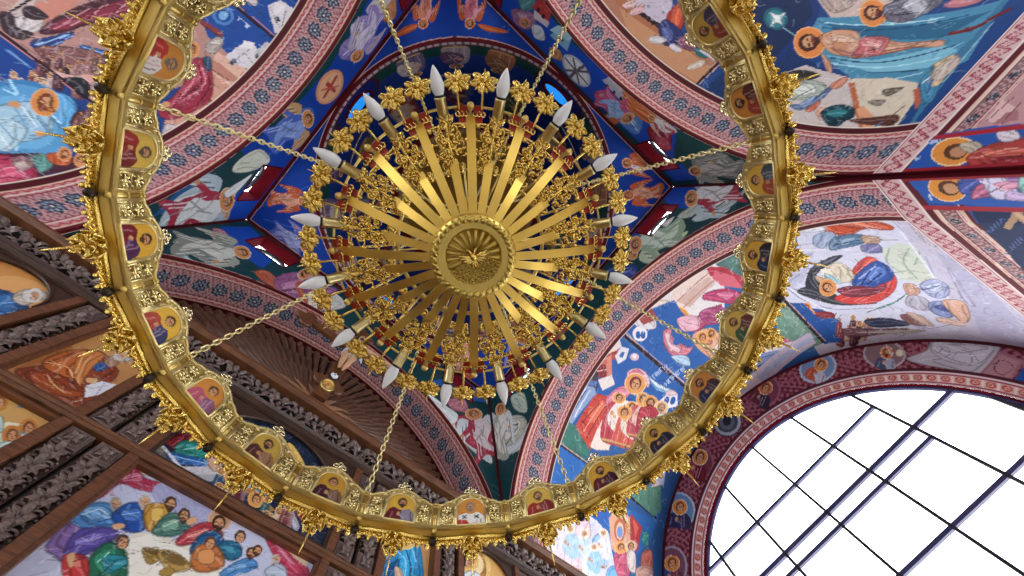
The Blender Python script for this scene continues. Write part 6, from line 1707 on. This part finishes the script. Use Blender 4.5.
def relief_mesh(sx):
    m = MB()
    for sx in (sx,):                                              # embossed leaf squares on both sides
        cx = sx*.126
        for dx, dz, w in ((-.034, 0, .003), (.034, 0, .003)): m.tube([(cx+dx, -.002, .015), (cx+dx, -.002, .150)], w, 5)
        m.tube([(cx-.034, -.002, .086), (cx+.034, -.002, .086)], .003, 5)
        for cz in (.050, .118):
            m.ball((cx, -.004, cz), .010, 8, (1, .8, 1))
            for k in range(6):
                an = k*PI/3+.4; d = (math.cos(an), -.15, math.sin(an)); m.leaf((cx+d[0]*.008, -.002, cz+d[2]*.008), d, (0, -1, 0), .024, .010, .35)
            for k in range(4): an = k*PI/2+PI/4; m.ball((cx+.029*math.cos(an), -.002, cz+.029*math.sin(an)), .0055, 5)
    return m
def ledge_mesh():
    m = MB(); w = HALF+.004
    m.add([(-HALF, -.006, 0), (HALF, -.006, 0), (w+.005, .046, 0), (-w-.005, .046, 0), (-HALF, -.006, .016), (HALF, -.006, .016), (w+.005, .046, .016), (-w-.005, .046, .016)],
          [(3, 2, 1, 0), (4, 5, 6, 7), (0, 1, 5, 4), (1, 2, 6, 5), (2, 3, 7, 6), (3, 0, 4, 7)])
    return m
def lace_mesh():
    m = MB(); n = 8; w = HALF*1.03
    m.box(-w, w, .050, .057, -.016, .03)
    for k in range(n):
        x = -w+(k+.5)*2*w/n; y = .060; big = .021 if k in (2, 3, 4, 5) else .016
        t = np.linspace(0, 2*PI, 15)[:-1]; zc = -.022-(.008 if k in (3, 4) else 0)
        m.tube([(x+big*.8*math.cos(q), y+.004, zc+big*.9*math.sin(q)) for q in t], .0062, 6, closed=True); m.ball((x, y+.004, zc), .0085, 6)
        m.ball((x+w/n, y+.006, -.026), .0105, 7); m.leaf((x, y, zc-.012), (0, .25, -1), (0, 1, 0), .026, .012, .3)
        for s in (-1, 1): m.leaf((x, y+.004, -.004), (s, .3, .25), (0, 1, 0), .026, .009, .4)
        m.tube([(x+.012*math.cos(q), .062, .014+.012*math.sin(q)) for q in t], .0042, 5, closed=True); m.ball((x+w/n, .063, .018), .008, 6)
    m.tube([(-w, .064, -.008), (w, .064, -.008)], .0055, 6); m.tube([(-w, .064, .03), (w, .064, .03)], .005, 6)
    return m
def finial_mesh():
    m = MB(); z0 = .236; m.tube([(0, .004, .22), (0, .004, .25)], .005, 6); c = .268
    for k in range(4):
        an = k*PI/2; x, z = .021*math.cos(an), .021*math.sin(an)
        t = np.linspace(0, 2*PI, 13)[:-1]; m.tube([(x+.0135*math.cos(q), .004, c+z+.0125*math.sin(q)) for q in t], .0048, 5, closed=True)
    m.ball((0, .004, c), .009, 6); return m
def pendant_mesh():
    m = MB(); y = .062; m.tube([(0, y, 0), (0, y, -.05), (0, y+.002, -.10), (0, y+.006, -.17), (0, y+.010, -.235)], [.009, .010, .006, .0045, .001], 6)
    m.ball((0, y, -.03), .016, 8); m.ball((0, y, -.085), .012, 8)
    for k in range(7):
        an = k*2*PI/7+.3; c, q = math.cos(an), math.sin(an); m.leaf((c*.008, y+q*.008, -.022), (c*.7, q*.7, -1), (c, q, .7), .070, .026, .30)
        m.ball((c*.034, y+q*.034, -.055), .0095, 6)
    for k in range(6):
        an = k*PI/3; c, q = math.cos(an), math.sin(an); m.leaf((0, y, -.07), (c, q, -.9), (c, q, .7), .056, .020, .34); m.ball((c*.022, y+q*.022, -.105), .0075, 6)
    for sx in (-1, 1):
        t = np.linspace(0, 1.5*PI, 12); m.tube([(sx*(.036+.020*math.cos(q+PI)), y, -.012-.020*math.sin(q)) for q in t], .0065, 6)
    return m
def hinge_mesh():
    m = MB(); m.tube([(0, .0, -.01), (0, .0, .172)], .0125, 10); m.ball((0, 0, .178), .015, 8)
    for z in (.02, .085, .15): m.tube([(.0155*math.cos(q), .0155*math.sin(q), z) for q in np.linspace(0, 2*PI, 13)[:-1]], .004, 5, closed=True)
    return m
def cup_mesh():
    m = MB(); m.lathe([(.006, .012), (.016, .006), (.0175, -.012), (.0155, -.024), (.004, -.027)], 14); return m
ICON_STYLES = [('7a1c28', '4a2a52', '4a2c1c', '1'), ('b0483a', '2f3f6a', '5a3a24', '0'), ('c25a70', '8a5a7a', '6a4a34', '0'), ('5a2a22', 'a87a52', '3a2418', '1'), ('4a1c24', '8a6a4a', '5a3424', '0'),
               ('6a1f24', '8a8a9a', '4a2c1c', '1'), ('c23a30', 'e8e4dc', '7a7068', '1'), ('9a2f28', '7a2a24', '5a4a3a', '1'), ('5a141c', '3a1420', '3a2418', '1'), ('2a1c2a', '20202e', '3a2418', '1'), ('1f2a52', '4a2420', '4a2c1c', '1'),
               ('3a5a34', '6a2a1c', '5a3424', '1'), ('1a2a4a', '2a2420', '3a2418', '1'), ('b0502e', '3a5a6a', '4a2c1c', '0'), ('a8402a', '5a2a1c', '3a2418', '1'), ('a0482e', '4a4a6a', '5a3424', '1')]
def icon_mesh(k):
    nx, nz = 30, 38; x, z = np.meshgrid(np.linspace(-.075, .075, nx), np.linspace(.012, .201, nz), indexing='ij')
    top = .126+np.sqrt(np.maximum(0, .075**2-x**2)); z = .012+(z-.012)*(top-.012)/.189
    rb, mt, hr, bd = ICON_STYLES[k % len(ICON_STYLES)]
    P = Paint(x, z, ['d9a534', 'e0b040', 'd98f3a', 'd6b04a'][k % 4])
    d = np.minimum(.075-np.abs(P.u), P.v-.012); P.c[d < .004] = hexc('8a5a20')
    f = Frame(P, (.098, 0, (k % 3-1)*.004, 0, .112, .100)); S_bust(f, rb, mt, hr, ['d9a534', 'e0b040', 'd98f3a', 'd6b04a'][k % 4], bd, shade(['d9a534', 'e0b040', 'd98f3a', 'd6b04a'][k % 4], 1.12))
    if k % 24 == 6:                                                  # a bishop's stole with black crosses
        f.blob([(-.5, -.1), (.5, -.1), (.62, -.42), (.2, -.5), (0, -.8), (-.2, -.5), (-.62, -.42)], 'eeeae4')
        for s in (-1, 1): f.line([(s*.32-.1, -.2), (s*.32+.1, -.38)], .07, '20202a'); f.line([(s*.32+.1, -.2), (s*.32-.1, -.38)], .07, '20202a')
        head(f, 0, .33, .25, '8a8078', 'd98f3a', True, 'e0a050')
    v = np.stack([x.ravel(), np.full(x.size, -.0035), z.ravel()], -1)
    return make_mesh('icon', v, grid_faces(nx, nz), M['icon'], True, P.c)
def gold(mb, name, mat='gold', smooth=True): v, f = mb.arrays(); return make_mesh(name, v, f, M[mat], smooth)
G_panel, G_ledge, G_lace, G_fin, G_pend, G_hinge, G_cup = (gold(panel_mesh(), 'panel'), gold(ledge_mesh(), 'ledge', 'gold_plain', False), gold(lace_mesh(), 'lace', 'gold_leaf'),
    gold(finial_mesh(), 'finial_cross', 'gold_bright'), gold(pendant_mesh(), 'pendant', 'gold_leaf'), gold(hinge_mesh(), 'hinge', 'gold_plain'), gold(cup_mesh(), 'cup', 'dark_cup'))
G_rel = [gold(relief_mesh(s), 'relief', 'gold_relief') for s in (-1, 1)]
TH0 = math.radians(51.4)                                             # the panel of the bishop
for k in range(NP):
    th = TH0+(6-k)*2*PI/NP
    p = put('panel', G_panel, choros, (CR*math.cos(th), CR*math.sin(th), 0), (0, 0, th-PI/2))
    put('relief', G_rel[0], p); put('relief', G_rel[1], p); put('ledge', G_ledge, p); put('lace', G_lace, p); put('icon', icon_mesh(k), p); put('finial_cross', G_fin, p); put('pendant', G_pend, p)
    tj = th+PI/NP; rj = (CR+.012)/math.cos(PI/NP)
    h = put('hinge', G_hinge, choros, (rj*math.cos(tj), rj*math.sin(tj), 0), (0, 0, tj-PI/2)); put('dark_cup', G_cup, h, (0, .045, -.012))
# eight chains gather the ring to a hub on the hanging rod
HUB = 6.0
def chain_mesh(L, pitch=.034, r=.0045, w=.0105):
    m = MB(); n = int(L/pitch); t = np.linspace(0, 2*PI, 13)[:-1]; hl = pitch*.5+r*.9
    one = [(w*math.cos(q), 0, (hl-w)*np.sign(math.sin(q))*(abs(math.sin(q)) > .01)+w*math.sin(q)) for q in t]
    for k in range(n):
        T = Matrix.Translation((0, 0, (k+.5)*pitch)) @ Matrix.Rotation(PI/2*(k % 2), 4, 'Z'); m.tube(one, r, 5, closed=True, T=T)
    return m
tj0 = TH0+PI/NP; rj = (CR+.012)/math.cos(PI/NP); p0 = Vector((rj-.06, 0, HUB-CZ-.17))
G_chain = gold(chain_mesh(p0.length), 'chain', 'chain')
for j in range(8):
    th = math.radians(119.0-45*j); c, n = math.cos(th), math.sin(th)
    b = Vector((rj*c, rj*n, .18)); e = Vector((.06*c, .06*n, HUB-CZ))
    put('hanging_chain', G_chain, choros, b, (e-b).to_track_quat('Z', 'Y').to_euler())

# ================================================================== THE CHANDELIER
HX, HY = .015, .155; RZ = 1.86; RR = .575; BZ = 1.60; BR = .165; NL = 16
lamp = tag(empty('chandelier', (HX, HY, RZ+EYE)), 'round gilded basket chandelier with candle bulbs in the middle of the ring', 'chandelier')
A0 = math.radians(-130.3)                                            # a long strip; bulbs stand half way between
dz = BZ-RZ
# boss: a stepped dish with a leaf border
m = MB(); m.lathe([(.012, dz+.05), (.07, dz+.044), (.108, dz+.026), (.118, dz+.008), (.122, dz+.016), (.126, dz+.002), (.131, dz+.010), (.137, dz+.000), (.150, dz+.004), (BR, dz+.014), (BR+.006, dz+.028), (.15, dz+.045), (.05, dz+.085), (.012, dz+.09)], 64)
boss = put('boss', gold(m, 'boss', 'gold_boss'), lamp)
m = MB()
for k in range(36):
    a = 2*PI*k/36; c, s = math.cos(a), math.sin(a); m.leaf((.140*c-.004*s, .140*s+.004*c, dz+.004), (c*.5-s, s*.5+c, 0), (0, 0, -1), .034, .010, .35)
    m.ball((.1615*c, .1615*s, dz+.012), .0065, 6)
put('leaf_border', gold(m, 'leaf_border', 'gold_boss'), boss)
m = MB()                                                             # fluted half sunburst and small flowers inside the dish
fa = math.radians(38)
for k in range(13):
    a = fa+PI*1.15*(k-6)/12-PI/2*0; c, s = math.cos(a+PI), math.sin(a+PI)
    m.tube([(.014*c, .014*s, dz+.046), (.055*c, .055*s, dz+.038), (.106*c, .106*s, dz+.022)], [.002, .006, .010], 6)
for q in range(9):
    a = fa+math.radians(-62+15.5*q); c, s = math.cos(a), math.sin(a)
    for rad in (.045, .064, .083, .101):
        for j in range(5):
            b = 2*PI*j/5; m.ball((rad*c+.008*math.cos(b), rad*s+.008*math.sin(b), dz+.040-(rad-.05)*.45), .006, 6)
put('sunburst_relief', gold(m, 'sunburst_relief', 'gold_boss'), boss)
m = MB()                                                             # small cast eagle at the centre: body, two heads, spread wings, tail
d0 = Vector((math.cos(fa), math.sin(fa), 0)); sd = Vector((-d0.y, d0.x, 0)); zc = dz+.012
m.ball((0, 0, zc), .016, 8, (1, 1, 1.2)); m.tube([(0, 0, dz+.06), (0, 0, zc)], .008, 8)
for s in (-1, 1):
    m.tube([Vector((0, 0, zc))-d0*.006+sd*s*.004, Vector((0, 0, zc-.004))-d0*.026+sd*s*.010, Vector((0, 0, zc-.006))-d0*.036+sd*s*.022], [.007, .006, .003], 6)
    for k in range(5): v = (sd*s*(1-.12*k)+d0*(-.35+.32*k)).normalized(); m.leaf(Vector((0, 0, zc))+sd*s*.008, v, (0, 0, -1), .062-.006*k, .009, .18)
for k in range(3): m.leaf((0, 0, zc), d0+sd*(k-1)*.3, (0, 0, -1), .05, .009, .12)
put('eagle', gold(m, 'eagle', 'gold_leaf'), boss)
# strips of the basket
def strip(r0, z0, r1, z1, w0, w1, sag, cut=0.0):
    m = MB(); n = 14; v = []; f = []
    for i in range(n+1):
        t = i/n; r = r0+(r1-r0)*t; z = z0+(z1-z0)*t-sag*math.sin(PI*t); w = (w0+(w1-w0)*t)/2
        for y, q in ((-w, 0), (w, 1)):
            rr = r+(cut*(1 if q else -1)*.5 if i == n else 0); v += [(rr, y, z), (rr, y, z+.004)]
    for i in range(n):
        b = i*4
        for q in ((0, 2, 3, 1),): pass
        f += [(b, b+4, b+6, b+2), (b+1, b+3, b+7, b+5), (b, b+1, b+5, b+4), (b+2, b+6, b+7, b+3)]
    f += [(0, 2, 3, 1), (n*4, n*4+1, n*4+3, n*4+2)]
    return m.add(v, f)
G_long = gold(strip(BR-.02, dz+.02, RR-.005, .0, .033, .039, .035), 'long_strip', 'gold_strip', False); G_short = gold(strip(BR-.02, dz+.026, .375, -.085, .032, .036, .012, .03), 'short_strip', 'gold_strip', False)
# openwork of scrolls between short strip and socket
def filigree():
    m = MB(); rg = random.Random(3)
    for q in range(62):
        t0 = rg.random(); r = .335+.235*t0; w = .022+.028*math.sin(PI*min(1, t0*.9+.1)); y = rg.uniform(-w, w); z = -.085+(r-.30)/.27*.085+rg.uniform(-.006, .022); h = rg.choice((-1, 1)); a0 = rg.uniform(0, 2*PI); R0 = rg.uniform(.010, .017)
        t = np.linspace(0, 1.6*PI, 9)
        m.tube([(r+(R0-.001*j)*math.cos(a0+h*p), y+(R0-.001*j)*math.sin(a0+h*p), z+.007*math.sin(p+a0)) for j, p in enumerate(t)], rg.uniform(.0046, .0062), 5)
        if q % 2: m.ball((r+rg.uniform(-.01, .01), y, z-.005), rg.uniform(.005, .009), 6)
        if q % 3 == 0: m.leaf((r, y, z-.003), (rg.uniform(-1, 1), rg.uniform(-1, 1), rg.uniform(-.4, .2)), (0, 0, -1), .030, .010, .3)
    for s in (-1, 1):
        for r, y in ((.40, .062), (.46, .075), (.52, .072)): m.ball((r, s*y, -.085+(r-.30)*.31), .012, 8); m.tube([(r, s*(y-.03), -.08+(r-.3)*.31), (r, s*y, -.085+(r-.30)*.31)], .004, 5)
    m.tube([(.29, 0, -.088), (.42, 0, -.05), (.56, 0, .0)], .006, 6)
    return m
G_fil = gold(filigree(), 'filigree', 'gold_leaf')
def plate(s):
    """Half of a red enamelled rim panel, s = -1 or 1 beside a long strip."""
    m = MB(); a1 = .02; a2 = PI/NL-.105
    r0, r1 = RR-.040, RR+.034
    c = [(r0, -.004), (r1, .034), (r1+.004, .026), (r0+.004, -.012)]; v = []
    for a in (s*a1, s*a2): v += [(r*math.cos(a), r*math.sin(a), z) for r, z in c]
    return m.add(v, [(0, 1, 5, 4), (1, 2, 6, 5), (2, 3, 7, 6), (3, 0, 4, 7), (0, 3, 2, 1), (4, 5, 6, 7)])
def plate_gold(s):
    m = MB(); r = RR+.0; rg = random.Random(5+s)
    for k in range(3):
        a = s*(.035+.028*k); z = .004
        t = np.linspace(0, 1.7*PI, 10); m.tube([((r+.012*math.cos(q))*math.cos(a)-.009*math.sin(q)*math.sin(a)*s, (r+.012*math.cos(q))*math.sin(a)+.009*math.sin(q)*math.cos(a), z+.012*math.cos(q)) for q in t], .0040, 5)
    for rr, z in ((RR-.040, -.008),): m.tube([(rr*math.cos(s*a), rr*math.sin(s*a), z) for a in np.linspace(.01, PI/NL-.05, 6)], .0055, 6)
    return m
G_plate = [gold(plate(s), 'rim_plate', 'enamel', False) for s in (-1, 1)]; G_pg = [gold(plate_gold(s), 'rim_scroll', 'gold_leaf') for s in (-1, 1)]
m = MB(); m.lathe([(RR+.028, .03), (RR+.034, .024), (RR+.040, .032), (RR+.034, .040)], 96); v, f = m.arrays(); f = f[:-2]+[tuple([3*96+k, 3*96+(k+1) % 96, (k+1) % 96, k]) for k in range(96)]
put('rim', make_mesh('rim', v, f, M['gold_plain'], True), lamp)
for r, z, w in ((.36, .20, .008), (.36, .23, .006), (.20, .42, .008)):   # two upper hoops
    m = MB(); m.tube([(r*math.cos(a), r*math.sin(a), z) for a in np.linspace(0, 2*PI, 61)[:-1]], w, 6, closed=True); put('hoop', gold(m, 'hoop', 'gold_plain'), lamp)
# candle fittings, drooping outwards from the rim
def along(r0, z0, tilt): return Matrix.Translation((r0, 0, z0)) @ Matrix.Rotation(PI/2+tilt, 4, 'Y')
TB = along(.560, .0, .38)
m = MB(); m.lathe([(.017, -.01), (.0225, 0), (.0225, .078), (.0240, .080), (.0240, .086), (.017, .088)], 16, TB)
G_sock = gold(m, 'socket', 'brass')
m = MB(); m.lathe([(.0165, .088), (.0175, .094), (.0245, .110), (.0275, .126), (.0255, .145), (.0195, .168), (.0115, .188), (.004, .202), (.0005, .206)], 20, TB); G_bulb = gold(m, 'bulb', 'bulb')
m = MB(); m.lathe([(.0185, .086), (.0190, .089), (.0190, .096), (.0170, .097)], 16, TB); G_neck = gold(m, 'neck', 'dark_cup')
m = MB(); m.tube([(.50, 0, -.02), (.54, 0, -.012), (.57, 0, .0)], .009, 8); m.ball((.565, 0, .0), .02, 8)
for k in range(6): a = k*PI/3; m.leaf((.562, 0, .0), (.5, math.cos(a), math.sin(a)), (-1, 0, 0), .036, .012, .3)
G_cand = gold(m, 'candle_fitting', 'gold_leaf')
# five-petalled flowers on stalks along the rim
def flower():
    m = MB(); c = Vector((.700, 0, -.015)); ax = Vector((.55, 0, -.85)).normalized(); u = Vector((0, 1, 0)); w = ax.cross(u)
    m.tube([(RR+.01, 0, .02), (.64, 0, .03), (.695, 0, .0)], .0055, 6); m.ball(c+ax*.014, .016, 8)
    for k in range(6):
        a = k*PI/3+.3; d = u*math.cos(a)+w*math.sin(a); e = u*math.cos(a+PI/2)+w*math.sin(a+PI/2)
        for q, r in ((.023, .015), (.039, .0195), (.050, .0135)): m.ball(c+d*q+ax*(.004 if q < .03 else -.002), r, 8, (.85, .95, .55))
        m.tube([c+d*.012+ax*.012, c+d*.036+ax*.016, c+d*.052+ax*.008], .0035, 5)
        b = a+PI/6; d2 = u*math.cos(b)+w*math.sin(b); m.leaf(c+d2*.014-ax*.008, d2-ax*.15, ax, .040, .012, .15)
    m.tube([c+ax*.015, c+ax*.045, c+ax*.065], [.005, .003, .001], 6)
    for k in range(5): a = k*2*PI/5; d = u*math.cos(a)+w*math.sin(a); m.leaf(c-ax*.012, d-ax*.3, -ax, .036, .014, .2)
    return m
G_flow = gold(flower(), 'flower', 'gold_leaf')
def post():
    m = MB(); m.tube([(RR+.03, 0, .0), (RR+.03, 0, .05)], .012, 8); m.ball((RR+.03, 0, -.008), .017, 8); m.tube([(RR+.03, 0, .03), (.48, 0, .13), (.36, 0, .215)], .006, 6); m.tube([(.36, 0, .215), (.20, 0, .42)], .004, 6); return m
G_post = gold(post(), 'rim_post', 'gold_plain')
for k in range(NL):
    a = A0+2*PI*k/NL; b = a+PI/NL
    put('long_strip', G_long, lamp, rot=(0, 0, a)); put('short_strip', G_short, lamp, rot=(0, 0, b)); put('filigree', G_fil, lamp, rot=(0, 0, b))
    p = put('rim_post', G_post, lamp, rot=(0, 0, a))
    for j in (0, 1):
        q = put('rim_plate', G_plate[j], lamp, rot=(0, 0, a)); put('rim_scroll', G_pg[j], q)
    c = put('candle_fitting', G_cand, lamp, rot=(0, 0, b)); put('socket', G_sock, c); put('neck', G_neck, c); put('bulb', G_bulb, c)
    for s in (-1, 1): put('flower', G_flow, lamp, rot=(0, 0, a+s*math.radians(4.6)))
m = MB(); m.tube([(0, 0, dz+.08), (0, 0, HUB-RZ)], .014, 10)
for z, r in ((.0, .04), (.2, .03), (.42, .035), (.8, .04), (HUB-RZ, .07)): m.ball((0, 0, z), r, 12)
for k in range(8): a = 2*PI*k/8; m.tube([(.2*math.cos(a), .2*math.sin(a), .42), (0.02*math.cos(a), .02*math.sin(a), .8)], .005, 6); m.tube([(.36*math.cos(a), .36*math.sin(a), .215), (0, 0, .2)], .005, 6)
put('stem', gold(m, 'stem', 'gold_plain'), lamp)
m = chain_mesh(ZD+2.9-HUB, .12, .012, .03); put('hanging_chain', gold(m, 'hanger', 'chain'), lamp, (0, 0, HUB-RZ))

# ================================================================== DAYLIGHT
w = bpy.data.worlds.new('daylight'); scene.world = w; w.use_nodes = True
bg = w.node_tree.nodes['Background']; bg.inputs['Color'].default_value = (.90, .95, 1.0, 1); bg.inputs['Strength'].default_value = 6.0
def portal(name, loc, to, sx, sy):
    l = bpy.data.lights.new(name, 'AREA'); l.shape = 'RECTANGLE'; l.size = sx; l.size_y = sy; l.cycles.is_portal = True
    o = bpy.data.objects.new(name, l); COL.objects.link(o); o.location = (loc[0], loc[1], loc[2]+EYE)
    d = Vector(to)-Vector(loc); o.rotation_euler = d.to_track_quat('-Z', 'Y').to_euler()
portal('portal_great_window', (XW+.05, 0, 3.2), (0, 0, 3.2), 5.2, 6.1)
portal('portal_northwest_added_window', (-9.05, 0, 2.5), (0, 0, 2.5), 4.4, 6.2)
portal('portal_northeast_added_window', (0, -9.05, 2.5), (0, 0, 2.5), 4.4, 6.2)
for arm in ARMS:
    for x0, x1 in TW:
        x, y = ARMS[arm](A+.24, (x0+x1)/2); tx, ty = ARMS[arm](0, (x0+x1)/2); portal('portal_tower_window', (x, y, 7.83), (tx, ty, 7.83), .8, .82)
scene.view_settings.view_transform = 'Standard'; scene.view_settings.look = 'None'; scene.view_settings.gamma = 1.0; scene.view_settings.use_curve_mapping = False
scene.view_settings.exposure = 0.0
scene.cycles.use_denoising = True
scene.cycles.max_bounces = 10; scene.cycles.diffuse_bounces = 5; scene.cycles.glossy_bounces = 5; scene.cycles.transparent_max_bounces = 8
scene.cycles.caustics_reflective = False; scene.cycles.sample_clamp_indirect = 8.0
